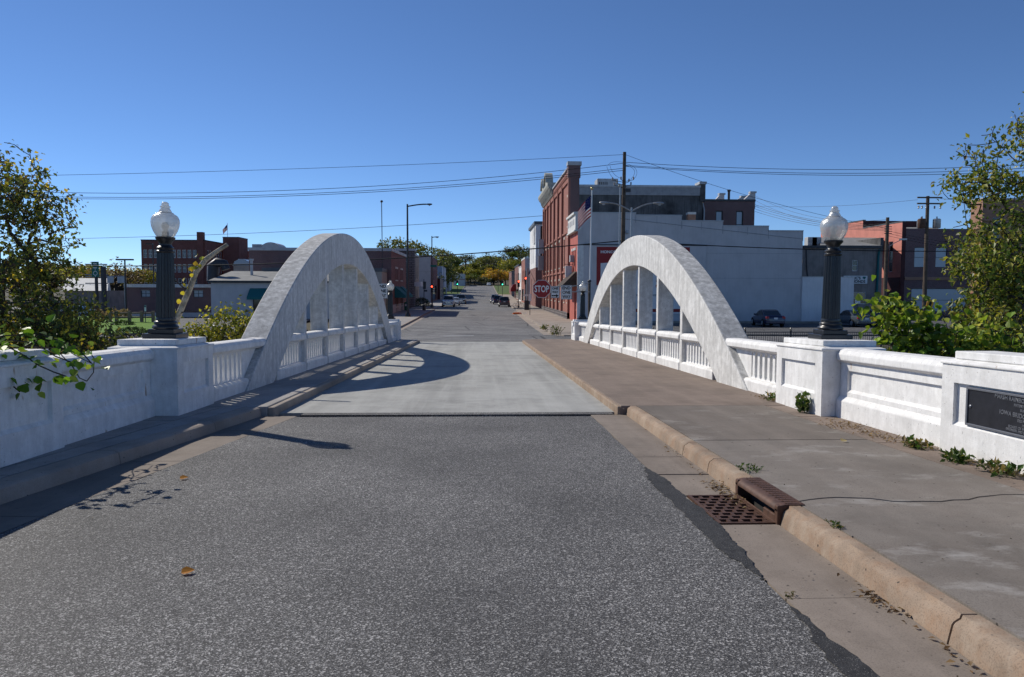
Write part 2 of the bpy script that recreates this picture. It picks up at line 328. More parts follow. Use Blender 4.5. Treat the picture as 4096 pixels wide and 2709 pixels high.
def text(body, h, parent, loc, rot, m, name='lettering', ext=.004, bold=.0, sx=1.0, local=False, width=None):
    """raised flat lettering, h = letter height; loc is its centre"""
    k = (body, h, ext, bold, sx, width)
    if k not in TXT:
        cu = bpy.data.curves.new('lettering', 'FONT'); cu.body = body; cu.size = h / .70; cu.extrude = ext; cu.offset = bold; cu.align_x = 'CENTER'; cu.align_y = 'CENTER'; cu.resolution_u = 3
        t = bpy.data.objects.new('tmp', cu); C.objects.link(t); dg = bpy.context.evaluated_depsgraph_get()
        me = bpy.data.meshes.new_from_object(t.evaluated_get(dg)); bpy.data.objects.remove(t)
        co = np.zeros(len(me.vertices) * 3); me.vertices.foreach_get('co', co); co = co.reshape(-1, 3)
        co[:, :2] -= (co[:, :2].max(0) + co[:, :2].min(0)) / 2; co[:, 0] *= (sx if width is None else width / max(1e-6, co[:, 0].max() * 2)); me.vertices.foreach_set('co', co.ravel())
        TXT[k] = me
    me = TXT[k].copy() if m is not None else TXT[k]; me.materials.clear(); me.materials.append(MATS[m])
    o = bpy.data.objects.new(name, me); C.objects.link(o); o.parent = parent; o.rotation_euler = rot
    o.location = Vector(loc) - (Vector((0, 0, 0)) if local else WL.get(parent.name, Vector((0, 0, 0))))
    return o
FACE_S = (R(90), 0, 0)            # lettering that faces the camera side (-Y)
FACE_W = (R(90), 0, R(-90))       # lettering that faces -X

# ================================================================== GROUND
def terr(x, y):
    ax = abs(x)
    if y < 12.0:
        return -.03 * y - .25 if ax < 5.2 else -1.0 - min(1.2, (ax - 5.2) * .12)
    if y < 41:
        t = [(12, -1.0), (16, -2.2), (20, -3.4), (33, -3.4), (37, -2.4), (39.2, -1.75), (41, -1.68)]
        for (a, za), (b, zb) in zip(t, t[1:]):
            if y <= b: z = za + (zb - za) * (y - a) / (b - a); break
        return z + .25 * math.sin(x * .7 + y * .5) * (.0 if y > 37 else 1) * (0 if y < 14 else 1)
    z = gz(y) - .18
    if y > 335: z += min(1, max(0, (y - 345) / 200)) ** 1.1 * (15 + 3 * math.sin(x * .018 + 1.1) + 2 * math.sin(x * .05)) * (1 if x > -15 else max(.25, 1 - (-15 - x) / 60))
    if y > 150 and x < -60: z -= min(1, (y - 150) / 150) * min(4.0, (gz(y) + 1.5))
    return z
xs = sorted(set([-1500, -900, -600, -400] + list(range(-300, 301, 20)) + list(range(-60, 61, 4)) + [-5.1, 5.1, -5.3, 5.3, 400, 600, 900, 1500]))
ys = sorted(set([-60, -30, -10, 0, 6, 11.9, 12.1, 14, 16, 18, 20, 24, 28, 32, 33, 35, 37, 38, 39.2, 40, 41, 44, 47, 50] + list(range(54, 340, 8)) + list(range(340, 620, 15)) + [700, 900, 1300, 2500]))
g = MB(); g.v = [(x, y, terr(x, y)) for y in ys for x in xs]; nx = len(xs)
g.f = [(j * nx + i, j * nx + i + 1, (j + 1) * nx + i + 1, (j + 1) * nx + i) for j in range(len(ys) - 1) for i in range(nx - 1)]; g.m = [0] * len(g.f)
struct(g.build('ground', 'soil', smooth=60), 'bare soil and rough ground on both creek banks')
g = MB(); g.box(-200, 200, 18.5, 35, -3.2, -3.0); struct(g.build('water', 'water'), 'dark shallow creek water under the bridge')
def sheet(name, poly, zf, m, off=0.0, thick=.12, label=None, sub=1):
    """flat sheet given by a polygon in plan; top follows zf(x, y)"""
    b = MB(); n = len(poly)
    b.v = [(x, y, zf(x, y) + off) for x, y in poly] + [(x, y, zf(x, y) + off - thick) for x, y in poly]
    b.f = [tuple(range(n)), tuple(range(2 * n - 1, n - 1, -1))] + [(i, n + i, n + (i + 1) % n, (i + 1) % n) for i in range(n)]; b.m = [0] * len(b.f)
    return b.build(name, m)
def strip(name, xl, xr, ylist, m, off=0.0, thick=.15):
    """long strip between x = xl(y) and xr(y) following the street's height"""
    b = MB(); k = 0
    for y in ylist:
        z = gz(y) + off; b.v += [(xl(y), y, z), (xr(y), y, z), (xl(y), y, z - thick), (xr(y), y, z - thick)]
    for i in range(len(ylist) - 1):
        o = 4 * i; b.f += [(o, o + 1, o + 5, o + 4), (o, o + 4, o + 6, o + 2), (o + 1, o + 3, o + 7, o + 5)]
    b.f += [(0, 2, 3, 1), (4 * i + 4, 4 * i + 5, 4 * i + 7, 4 * i + 6)]; b.m = [0] * len(b.f)
    return b.build(name, m)
dk = lambda x, y: SLOPE * y
# ---- near road: asphalt, gutters, kerbs and walks
def lk(y): return -3.53 - max(0, 12.6 - y) * .115          # left kerb face
def la(y): return -2.97 - max(0, 12.5 - y) * .105          # left asphalt edge
near = MB(); yl = [-9, -4, 0, 1.5, 3, 4.5, 6, 7.5, 9, 10.5, 12.55]; rnd = random.Random(3)
near.shear = True
pts_r = [(1.80 + rnd.uniform(-.012, .012), y) for y in np.arange(-9, 12.6, .35)]; pts_l = [(la(y) + rnd.uniform(-.02, .02), y) for y in np.arange(-9, 12.6, .35)]
for (a, y), (b_, _) in zip(pts_l, pts_r): near.v += [(a, y, 0), (b_, y, 0), (a, y, -.1), (b_, y, -.1)]
for i in range(len(pts_l) - 1):
    o = 4 * i; near.f += [(o, o + 1, o + 5, o + 4), (o, o + 4, o + 6, o + 2), (o + 1, o + 3, o + 7, o + 5)]
n_ = 4 * (len(pts_l) - 1); near.f += [(n_, n_ + 1, n_ + 3, n_ + 2)]; near.m = [0] * len(near.f)
road = struct(near.build('approach_road', 'asphalt'), 'dark coarse asphalt road leading onto the bridge')
# ragged sealant that creeps over the right gutter, and the black joint at the bridge
for (y0, y1, wmax, seed) in ((-9, 4.3, .15, 1), (4.7, 8.3, .12, 2)):
    b = MB(True); r2 = random.Random(seed); Y = np.arange(y0, y1, .05); ph = r2.uniform(0, 9); V = []
    for y in Y:
        tp = min(1, (y1 - y) / .7, (y - y0) / .7); e = wmax * tp * (.55 + .25 * math.sin(y * .9 + ph) + .12 * math.sin(y * 4.1 + 1) + .08 * math.sin(y * 11)) + r2.uniform(-.012, .012)
        b.v += [(1.79 - .09 * tp + r2.uniform(-.02, .02), y, .005), (1.80 + e, y, .005)]
    b.f = [(2 * i, 2 * i + 1, 2 * i + 3, 2 * i + 2) for i in range(len(Y) - 1)]; b.m = [0] * len(b.f); b.build('sealant', 'tar', road)
b = MB(True); r5 = random.Random(8); xs5 = np.arange(-3.3, 2.37, .09)
for x in xs5: yj = 12.555 + .012 * math.sin(x * 1.3) ; b.v += [(x, yj - .004 - r5.uniform(0, .008), .004), (x, yj + .016 + r5.uniform(0, .012), .004)]
b.f = [(2 * i, 2 * i + 2, 2 * i + 3, 2 * i + 1) for i in range(len(xs5) - 1)]; b.m = [0] * len(b.f); b.build('expansion_joint', 'pit', road)
b = MB(True); b.box(-2.95, 2.2, 12.552, 12.855, -.09, .002); b.build('patch_strip', 'asphalt', road)
def slabs(parent, name, polys, m, top, thick=.14, gap=.009):
    for poly in polys:
        cx = sum(p[0] for p in poly) / len(poly); cy = sum(p[1] for p in poly) / len(poly); b = MB(True); n = len(poly); dz = rnd.uniform(-.004, .004)
        pp = [(x + (gap if x < cx else -gap), y + (gap if y < cy else -gap)) for x, y in poly]
        b.v = [(x, y, top + dz) for x, y in pp] + [(x, y, top - thick) for x, y in pp]
        b.f = [tuple(range(n))] + [(i, n + i, n + (i + 1) % n, (i + 1) % n) for i in range(n)]; b.m = [0] * len(b.f)
        b.build(name, m if (m != 'walk_grey' or rnd.random() < .6) else 'walk_grey_b', parent)
# right gutter
gb = MB(True); gb.box(1.78, 1.84, -9, 12.5, -.12, -.02); gb.box(1.84, 2.5, -9, 5.99, -.2, -.045); gb.box(1.84, 2.5, 6.97, 12.5, -.2, -.045)
gut = struct(gb.build('gutter_right', 'joint'), 'concrete gutter strip along the right kerb')
ge = [12.53, 8.83, 7.87, 6.955, None, 5.985, 4.39, 2.2, .2, -2, -5, -9]
for a, c in zip(ge, ge[1:]):
    if a and c: slabs(gut, 'gutter_slab', [[(1.805, c), (2.40, c), (2.40, a), (1.805, a)]], 'gutter', .0 - .002, .08)
slabs(gut, 'gutter_slab', [[(1.805, 5.985), (1.905, 5.985), (1.905, 6.955), (1.805, 6.955)]], 'gutter', -.002, .08)
# left gutter and kerb (flaring)
gb = MB(True); gb.v = [(la(12.5), 12.5, -.03), (lk(12.5), 12.5, -.03), (la(-9), -9, -.03), (lk(-9) - .3, -9, -.03)]; gb.f = [(0, 1, 3, 2)]; gb.m = [0]
gutl = struct(gb.build('gutter_left', 'joint'), 'concrete gutter strip along the shaded left kerb')
le = [12.5, 11.0, 8.75, 6.4, 4.0, 1.5, -1, -4, -9]
slabs(gutl, 'gutter_slab', [[(lk(c) - .02, c), (la(c) - .004, c), (la(a) - .004, a), (lk(a) - .02, a)] for a, c in zip(le, le[1:])], 'gutter', -.002, .06)
def kerb_profile(x, sgn, wd, top=.15):
    return [(x, -.1), (x + sgn * .02, top - .055), (x + sgn * .03, top - .022), (x + sgn * .06, top - .003), (x + sgn * .09, top), (x + sgn * wd, top), (x + sgn * wd, -.1)]
def kerb_run(parent, fx, edges, sgn, wd, m, chip=0.0):
    for a, c in zip(edges, edges[1:]):
        b = MB(True); n = max(2, int((a - c) / .12)); P = 7; r3 = random.Random(int(a * 100))
        for i in range(n + 1):
            y = c + .008 + (a - c - .016) * i / n; d = r3.uniform(0, chip) if 0 < i < n else chip * .7
            pr = kerb_profile(fx(y), sgn, wd)
            pr = [(p[0] + (sgn * d if k in (1, 2, 3) else 0), p[1] - (d * .8 if k in (2, 3) else 0)) for k, p in enumerate(pr)]
            b.v += [(p[0], y, p[1]) for p in pr]
        for i in range(n):
            for k in range(P): k2 = (k + 1) % P; b.f.append((i * P + k, i * P + k2, (i + 1) * P + k2, (i + 1) * P + k))
        b.f += [tuple(range(P)), tuple(range(n * P + P - 1, n * P - 1, -1))]; b.m = [0] * len(b.f)
        b.build('kerb_stone', m, parent, smooth=35)
kb = MB(True); kb.box(2.44, 2.56, -9, 5.9, -.2, .05); kb.box(2.44, 2.56, 7.0, 12.5, -.2, .05)
kr = struct(kb.build('kerb_right', 'joint'), 'weathered tan concrete kerb along the right walk')
rk = lambda y: 2.38
kerb_run(kr, rk, [12.5, 8.95, 7.95, 6.985], 1, .175, 'kerb', .02); kerb_run(kr, rk, [5.965, 3.75, 1.6, -.8, -3.5, -9], 1, .175, 'kerb', .032)
kb = MB(True); kb.v = [(lk(12.5) - .08, 12.5, .05), (lk(12.5) - .2, 12.5, .05), (lk(-9) - .08, -9, .05), (lk(-9) - .2, -9, .05)]; kb.f = [(0, 1, 3, 2)]; kb.m = [0]
kl = struct(kb.build('kerb_left', 'joint'), 'rounded grey concrete kerb along the narrow shaded left walk')
kerb_run(kl, lk, [12.5, 10.9, 8.6, 5.9, 3.2, .4, -3, -9], -1, .27, 'kerb_far', .008)
# right walk
wb = MB(True); wb.box(2.5, 5.6, -9, 12.5, -.1, .125); wr = struct(wb.build('sidewalk_right', 'joint'), 'wide concrete walk beside the plaque wall')
r4 = random.Random(5)
crack = [(2.57 + (4.72 - 2.57) * i / 16, 6.08 + .03 * i / 16 * 4 + r4.uniform(-.03, .03) + .10 * math.sin(i * .55)) for i in range(17)]
polys = [[(2.57, c), (4.72, c), (4.72, a), (2.57, a)] for a, c in zip([12.52, 9.1, 7.2], [9.1, 7.2])]
slabs(wr, 'slab', polys, 'walk_grey', .15)
slabs(wr, 'slab', [[p for p in crack] + [(4.72, 7.2), (2.57, 7.2)], [(2.57, 5.13), (4.72, 5.13)] + [(x, y - .006) for x, y in crack[::-1]]], 'walk_grey', .15, gap=.005)
slabs(wr, 'slab', [[(2.57, c), (4.72, c), (4.72, a), (2.57, a)] for a, c in zip([5.13, 3.0, 1.0, -1, -3, -6], [3.0, 1.0, -1, -3, -6, -9])], 'walk_grey', .15)
slabs(wr, 'slab', [[(4.735, c), (5.5, c), (5.5, a), (4.735, a)] for a, c in zip([11.2, 8.9, 6.6, 4, 1, -3], [8.9, 6.6, 4, 1, -3, -9])], 'walk_brown', .146)
slabs(wr, 'slab', [[(4.735, 11.21), (5.12, 11.21), (5.12, 12.52), (4.735, 12.52)]], 'walk_brown', .147)
# left walk
wb = MB(True); wb.v = [(lk(12.5) - .2, 12.5, .12), (-5.3, 12.5, .12), (lk(-9) - .2, -9, .12), (-5.3, -9, .12), (-6.5, -9, .12)]; wb.f = [(0, 1, 4, 2)]; wb.m = [0]
wl = struct(wb.build('sidewalk_left', 'joint'), 'narrow dark concrete walk beside the left wall')
ld = [12.52, 9.2, 7.3, 5.0, 2.5, 0, -4, -9]
slabs(wl, 'slab', [[(lk(c) - .62 + .28 * max(0, 12.5 - c) * .02 - .0, c), (lk(c) - .285, c), (lk(a) - .285, a), (lk(a) - .62, a)] for a, c in zip(ld, ld[1:])], 'walk_dark', .15)
slabs(wl, 'slab', [[(-5.2 - .0, c), (lk(c) - .635, c), (lk(a) - .635, a), (-5.2, a)] for a, c in zip([12.52, 11.0, 9.7, 7.9], [11.0, 9.7, 7.9, 6.5])], 'walk_dark', .147)

# ================================================================== STREET BEYOND
struct(sheet('cross_street', [(-90, 43.6), (95, 43.6), (95, 52.2), (-90, 52.2)], lambda x, y: gz(y), 'asphalt_old', 0, .1), 'cross street running along the far end of the bridge')
YL = [51.9] + list(range(56, 345, 4)); st = strip('main_street', lambda y: -6.75, lambda y: 5.15, YL, 'asphalt_old', .004)
struct(st, 'worn grey asphalt main street climbing to the hill')
for nm, X0, X1 in (('edge_strip_right', 4.35, 5.16), ('edge_strip_left', -6.76, -6.1)):
    struct(strip(nm, lambda y: X0, lambda y: X1, [53] + list(range(56, 108, 4)), 'walk_pale', .010), 'pale concrete gutter strip beside the main street')
struct(sheet('side_street', [(-90, 109), (80, 109), (80, 119), (-90, 119)], lambda x, y: gz(y), 'asphalt_old', .0, .1), 'side street crossing at the traffic signals')
def swalk(name, x0, x1, ya, yb, m, lab):
    e = [ya + (yb - ya) * i / max(1, round((yb - ya) / 3)) for i in range(max(1, round((yb - ya) / 3)) + 1)]
    o = struct(strip(name, lambda y: x0, lambda y: x1, e, m, .13, .3), lab)
    return o
swalk('sidewalk_far_right', 5.15, 9.05, 53.5, 109.5, 'walk_pale', 'broad tan walk in front of the red brick building')
swalk('sidewalk_beyond_right', 5.15, 9.05, 118.5, 235, 'walk_pale', 'walk beyond the signals on the sunny side')
swalk('sidewalk_far_left', -10.75, -6.75, 61, 109.5, 'walk_dark', 'walk in front of the two-storey brick building')
swalk('sidewalk_beyond_left', -10.75, -6.75, 118.5, 235, 'walk_dark', 'walk beyond the signals on the shady side')
for i, (x0, x1, ya, yb) in enumerate(((4.98, 5.17, 53.5, 109.5), (4.98, 5.17, 118.5, 330), (-6.77, -6.58, 61, 109.5), (-6.77, -6.58, 118.5, 330))):
    e = list(np.linspace(ya, yb, 30)); struct(strip('kerb_street', lambda y: x0, lambda y: x1, e, 'kerb_far', .15, .3), 'concrete kerb of the main street')
for x0, x1 in ((5.17, 14), (-17, -6.77)):
    e = list(np.linspace(235, 332, 20)); struct(strip('verge', lambda y: x0, lambda y: x1, e, 'verge_grass', .12, .3), 'grass verge beside the climbing street')
# corner apron on the right with broken kerb
struct(sheet('corner_apron', [(5.15, 53.5), (5.6, 51.6), (7.0, 50.4), (12, 50.2), (12, 53.6)], lambda x, y: gz(y), 'walk_pale', .10, .2), 'cracked concrete corner apron beside the cross street')
struct(sheet('parking_lot', [(9.1, 53.7), (95, 52.3), (95, 110), (31, 110), (31, 71.6), (9.1, 71.6)], lambda x, y: -1.5, 'asphalt_lot', .02, .1), 'shaded asphalt parking lot under the grey wall')
struct(sheet('parking_lot_left', [(-90, 52.3), (-17, 52.3), (-17, 84), (-90, 84)], lambda x, y: -1.5, 'asphalt_lot', .02, .1), 'asphalt lot on the far left bank')
struct(sheet('creek_path', [(6.5, 40.6), (95, 40.6), (95, 43.5), (6.5, 43.5)], lambda x, y: -1.55, 'gravel', .02, .1), 'pale gravel path behind the iron fence')
struct(sheet('lawn', [(-34, 52.6), (-22.5, 52.6), (-24.5, 59), (-28, 70), (-36, 70)], lambda x, y: -1.45 + .028 * (y - 52), 'grass', .06, .1), 'small bright lawn by the split-rail fence')
# street markings
mk = MB(); n = 24
for i in range(n + 1):
    t = i / n; x = -6.2 + 5.7 * t; y = 49.6 + 2.3 * math.sin(t * 1.5) ; mk.v += [(x, y, gz(y) + .012), (x, y + .22, gz(y + .2) + .012)]
mk.f = [(2 * i, 2 * i + 2, 2 * i + 3, 2 * i + 1) for i in range(n)]; mk.m = [0] * n
struct(mk.build('lane_marking', 'sign_white'), 'worn thin white line curving across the street')
mk = MB()
for i in range(n + 1):
    t = i / n; x = .2 + 4.2 * t; y = 50.6 - 2.1 * t * t; mk.v += [(x, y, gz(y) + .012), (x, y + .15, gz(y + .15) + .012)]
mk.f = [(2 * i, 2 * i + 2, 2 * i + 3, 2 * i + 1) for i in range(n)]; mk.m = [0] * n
struct(mk.build('edge_marking', 'walk_pale'), 'faded pale edge line at the cross street')
mk = MB()
for y in (207, 209.5): mk.box(-2.6, 1.2, y, y + .7, gz(y) - .02, gz(y + .7) + .012)
struct(mk.build('stop_line', 'sign_white'), 'white stop line far up the street')

# ================================================================== BRIDGE (deck-plane coordinates, sheared onto the slope)
BR = thing('arch_bridge', (0, 27.2, SLOPE * 27.2 - 1), 'white concrete rainbow arch bridge with two ribs and slotted parapets', 'bridge')
YC = 27.2
b = MB(True); b.box(-3.46, 2.3, 12.86, 43.4, -.45, .0); b.build('deck', 'deck_concrete', BR)
b = MB(True); b.prism([(2.31, 12.53), (5.75, 12.53), (5.75, 43.5), (3.1, 43.5), (2.5, 43.0), (2.31, 42.0)], -.45, .15, 'z'); wk = b.build('walkway', 'walk_brown', BR, bevel=.02)
b = MB(True); b.box(2.26, 2.33, 12.545, 42.0, -.4, .135); b.build('walkway_kerb', 'kerb', BR, bevel=.02)
b = MB(True); b.prism([(-3.47, 12.53), (-3.47, 42.3), (-3.9, 43.4), (-5.0, 43.5), (-5.0, 12.53)], -.45, .15, 'z'); b.build('walkway', 'walk_dark', BR, bevel=.02)
b = MB(True); b.box(-3.47, -3.36, 12.545, 42.3, -.4, .135); b.build('walkway_kerb', 'kerb_far', BR, bevel=.02)
zo = lambda s: 4.33 - 4.18 * s * s
zi = lambda s: 3.31 - 3.16 * s * s
def rib(x0, x1):
    b = MB(True); N = 64; ss = [-1.16 + 2.32 * i / N for i in range(N + 1)]
    for s_ in ss:
        yo = YC + 12.3 * s_; yi = YC + 10.35 * s_
        b.v += [(x0, yo, zo(s_)), (x1, yo, zo(s_)), (x1, yi, zi(s_)), (x0, yi, zi(s_))]
    for i in range(N):
        o = 4 * i
        b.f += [(o, o + 1, o + 5, o + 4), (o + 1, o + 2, o + 6, o + 5), (o + 2, o + 3, o + 7, o + 6), (o + 3, o, o + 4, o + 7)]; b.m += [1, 0, 0, 0]
    b.f += [(0, 1, 2, 3), (4 * N, 4 * N + 3, 4 * N + 2, 4 * N + 1)]; b.m += [0, 0]
    return b.build('arch_rib', ['arch_paint', 'arch_top'], BR, smooth=30, bevel=.025)
XR0, XR1 = 5.29, 5.82
mir = lambda x: -4.55 - (x - XR0)                   # the other side of the bridge
rib(XR0 - .04, XR1); rib(mir(XR1), mir(XR0 - .04))
COLS = [YC + d for d in (-7.0, -4.2, -1.4, 1.4, 4.2, 7.0)]
for y in COLS:
    zt = zi((y - YC) / 10.35) + .25
    for a, c in ((XR0 + .02, XR1 - .04), (mir(XR1 - .04), mir(XR0 + .02))):
        b = MB(True); b.box(a, c, y - .12, y + .12, -.3, zt); b.build('hanger', 'arch_paint', BR, bevel=.02)
# one baluster: the strip of wall between two round-ended slots
PITCH, SW, ZA, ZB = .26, .15, .40, .905
def baluster_mesh():
    hw, r = PITCH / 2, SW / 2; z0, z1 = ZA - .04, ZB + .04; right = []
    for k in range(5): a = math.pi / 2 * k / 4; right.append((hw - r * math.sin(a), ZA + r - r * math.cos(a)))
    for k in range(5): a = math.pi / 2 * (1 - k / 4); right.append((hw - r * math.sin(a), ZB - r + r * math.cos(a)))
    poly = [(hw, z0)] + right + [(hw, z1)]; poly += [(-p, q) for p, q in poly[::-1]]
    b = MB(); b.prism(poly, -.055, .055, 'x'); me_o = b.build('baluster', 'white_paint'); me = me_o.data; bpy.data.objects.remove(me_o); return me
BAL = baluster_mesh()
def bay(y0, y1, side, n, slots0=None):
    """parapet bay from y0 to y1: plinth, cap, and its balusters; slots0 = centre of the first slot"""
    X = (lambda x: x) if side > 0 else mir
    b = MB(True); poly = [(5.29, -.2), (5.29, .345), (5.345, .385), (5.60, .385), (5.65, .345), (5.65, -.2)]
    b.prism([(X(p), q) for p, q in poly], y0, y1, 'y')
    p = b.build('parapet_panel', 'white_paint', BR, bevel=.012)
    b = MB(True); poly = [(5.345, .94), (5.27, .985), (5.27, 1.07), (5.31, 1.125), (5.36, 1.14), (5.59, 1.14), (5.63, 1.125), (5.67, 1.07), (5.67, .985), (5.60, .94)]
    b.prism([(X(p_), q) for p_, q in poly], y0 - .004, y1 + .004, 'y'); b.build('cap', 'white_paint', p, bevel=.01)
    wlen = n * PITCH; c0 = (slots0 if slots0 is not None else (y0 + y1) / 2 - wlen / 2 + PITCH / 2)
    lo, hi = c0 - PITCH / 2, c0 + (n - .5) * PITCH
    b = MB(True)                                   # solid ends and the rail over the slots
    xa, xb = sorted((X(5.415), X(5.525)))
    for ya, yb in ((y0, lo - PITCH / 2), (hi + PITCH / 2, y1)):
        if yb - ya < .01: continue
        b = MB(True); b.box(xa, xb, ya, yb, .35, .96); b.build('end_block', 'white_paint', p)
    for k in range(n + 1):
        yy = lo + k * PITCH
        if yy < y0 - .01 or yy > y1 + .01: continue
        o = link('baluster', BAL, p, False); o.location = Vector((X(5.47), yy, SLOPE * yy)) - WL[p.name]
    return p
for side in (1, -1):
    ed = [17.3] + [c for c in COLS] + [YC * 2 - 17.3]
    for a, c in zip(ed, ed[1:]):
        bay(a + (.12 if a in COLS else 0), c - (.12 if c in COLS else 0), side, 9)
    bay(12.965, 16.6, side, 7, 13.3); bay(2 * YC - 16.6, 2 * YC - 12.965, side, 7, 2 * YC - 13.3 - 6 * PITCH)
def pedestal(xf, xb, y0, y1, roadsgn, name='pedestal'):
    """lamp pedestal with a recessed panel on the road face and two stepped caps"""
    b = MB(True); lo, hi = min(xf, xb), max(xf, xb); d = .045; f = xf; rs = xf - roadsgn * d
    # body with recess: frame pieces around a set-back field
    b.box(min(rs, xb), max(rs, xb), y0, y1, -.4, 1.13)
    fr = (min(f, rs), max(f, rs)); yi0, yi1 = y0 + .24, y1 - .22
    b.box(*fr, y0, y1, -.4, .46); b.box(*fr, y0, y1, .93, 1.13); b.box(*fr, y0, yi0, .46, .93); b.box(*fr, yi1, y1, .46, .93)
    p = b.build(name, 'white_paint', BR)
    b = MB(True); v = []
    b.prism([(f, .452), (rs + 0, .50), (rs, .452)], yi0, yi1, 'y'); b.build('panel_sill', 'white_paint', p)
    b = MB(True); e = .0
    b.v = [(lo - .02, y0 - .02, 1.13), (hi + .02, y0 - .02, 1.13), (hi + .02, y1 + .02, 1.13), (lo - .02, y1 + .02, 1.13), (lo - .02, y0 - .02, 1.16), (hi + .02, y0 - .02, 1.16), (hi + .02, y1 + .02, 1.16), (lo - .02, y1 + .02, 1.16), (lo + .12, y0 + .14, 1.20), (hi - .12, y0 + .14, 1.20), (hi - .12, y1 - .14, 1.20), (lo + .12, y1 - .14, 1.20)]
    b.f = [(0, 3, 2, 1)] + [(i, (i + 1) % 4, 4 + (i + 1) % 4, 4 + i) for i in range(4)] + [(4 + i, 4 + (i + 1) % 4, 8 + (i + 1) % 4, 8 + i) for i in range(4)] + [(8, 9, 10, 11)]; b.m = [0] * len(b.f)
    b.build('cap', 'white_paint', p, bevel=.01)
    b = MB(True); b.box(lo + .06, hi - .06, y0 + .12, y1 - .12, 1.19, 1.275); b.build('cap_tier', 'white_paint', p, bevel=.012)
    return p
pedestal(5.08, 6.02, 11.2, 12.96, -1); pedestal(-4.47, -5.45, 11.45, 12.96, 1)
pedestal(5.08, 6.02, 2 * YC - 12.96, 2 * YC - 11.35, -1); pedestal(-4.47, -5.45, 2 * YC - 12.96, 2 * YC - 11.35, 1)
def wing(xf, sg, y0, y1, panels=True):
    """solid wing wall: plinth, recessed field with sloped sills, bevelled cap"""
    q = lambda d: xf + sg * d                       # d metres behind the face
    b = MB(True); b.prism([(q(0), -.4), (q(0), .40), (q(.06), .47), (q(.42), .47), (q(.42), -.4)], y0, y1, 'y'); p = b.build('wing_wall', 'white_paint', BR, bevel=.012)
    b = MB(True); b.box(min(q(.10), q(.36)), max(q(.10), q(.36)), y0, y1, .46, .98); b.build('field', 'white_paint', p)
    b = MB(True); e = .22
    b.box(min(q(.06), q(.105)), max(q(.06), q(.105)), y0, y1, .85, .97); b.box(min(q(.06), q(.105)), max(q(.06), q(.105)), y0, y0 + e, .465, .85); b.box(min(q(.06), q(.105)), max(q(.06), q(.105)), y1 - e, y1, .465, .85)
    b.build('field_frame', 'white_paint', p)
    b = MB(True); b.prism([(q(.06), .53), (q(.06), .47), (q(.105), .47), (q(.105), .575)], y0 + e, y1 - e, 'y'); b.build('field_sill', 'white_paint', p)
    b = MB(True); b.prism([(q(.075), .95), (q(-.01), 1.0), (q(-.01), 1.085), (q(.035), 1.14), (q(.10), 1.165), (q(.34), 1.165), (q(.40), 1.14), (q(.44), 1.085), (q(.44), 1.0), (q(.38), .95)], y0, y1, 'y'); b.build('cap', 'white_paint', p, bevel=.012)
wing(5.30, 1, 8.45, 11.19); wing(-4.80, -1, 8.85, 11.44); wing(5.30, 1, 2.0, 6.0); wing(-4.80, -1, 2.5, 6.4)
pedestal(5.22, 5.80, 5.98, 8.45, -1, 'wing_pier'); pedestal(-4.74, -5.3, 6.38, 8.85, 1, 'wing_pier')
b = MB(True); b.box(5.0, 5.8, 12.9, 41.5, -1.3, -.44); b.box(-5.2, -4.5, 12.9, 41.5, -1.3, -.44); b.build('edge_beam', 'arch_paint', BR)
for y0 in (11.5, 41.2):
    b = MB(True); b.box(-5.4, 6.0, y0, y0 + 1.6, -4, -.46); b.build('abutment', 'arch_paint', BR)

# bronze plaque with raised lettering
PY0, PY1 = 6.22, 8.02; pz = SLOPE * 7.1
pq = thing('plaque', (5.26, 7.1, pz + .48), 'dark bronze plaque with raised lettering on the white wall pier', 'plaque')
b = MB(True); b.box(5.235, 5.266, PY0, PY1, .49, .905); b.build('backplate', 'bronze', pq)
b = MB(True)
for a in ((PY0, PY1, .49, .515), (PY0, PY1, .88, .905), (PY0, PY0 + .03, .515, .88), (PY1 - .03, PY1, .515, .88)): b.box(5.222, 5.236, *a[:2], *a[2:])
b.build('rim', 'bronze_edge', pq, bevel=.004)
for yy in (PY0 + .07, PY1 - .07):
    b = MB(True); b.lathe([(.02, 0), (.018, .008), (.008, .014)], (0, 0, 0), 10); b.v = [(5.236 - z, yy + x, .70 + y) for x, y, z in b.v]; b.build('bolt', 'bronze_edge', pq)
for body, h, z in (('MARSH RAINBOW ARCH BRIDGE', .042, .845), ('PATENTED DESIGN', .026, .79), ('BUILT BY', .024, .75), ('IOWA BRIDGE COMPANY', .044, .695), ('DES MOINES', .026, .645), ('1916', .026, .605), ('BOARD OF PUBLIC WORKS', .026, .57), ('ENGINEERS AND SUPERINTENDENTS', .022, .54)):
    text(body, h, pq, (5.234, 7.12, z + SLOPE * 7.12), FACE_W, 'bronze_edge', ext=.004, bold=.001)

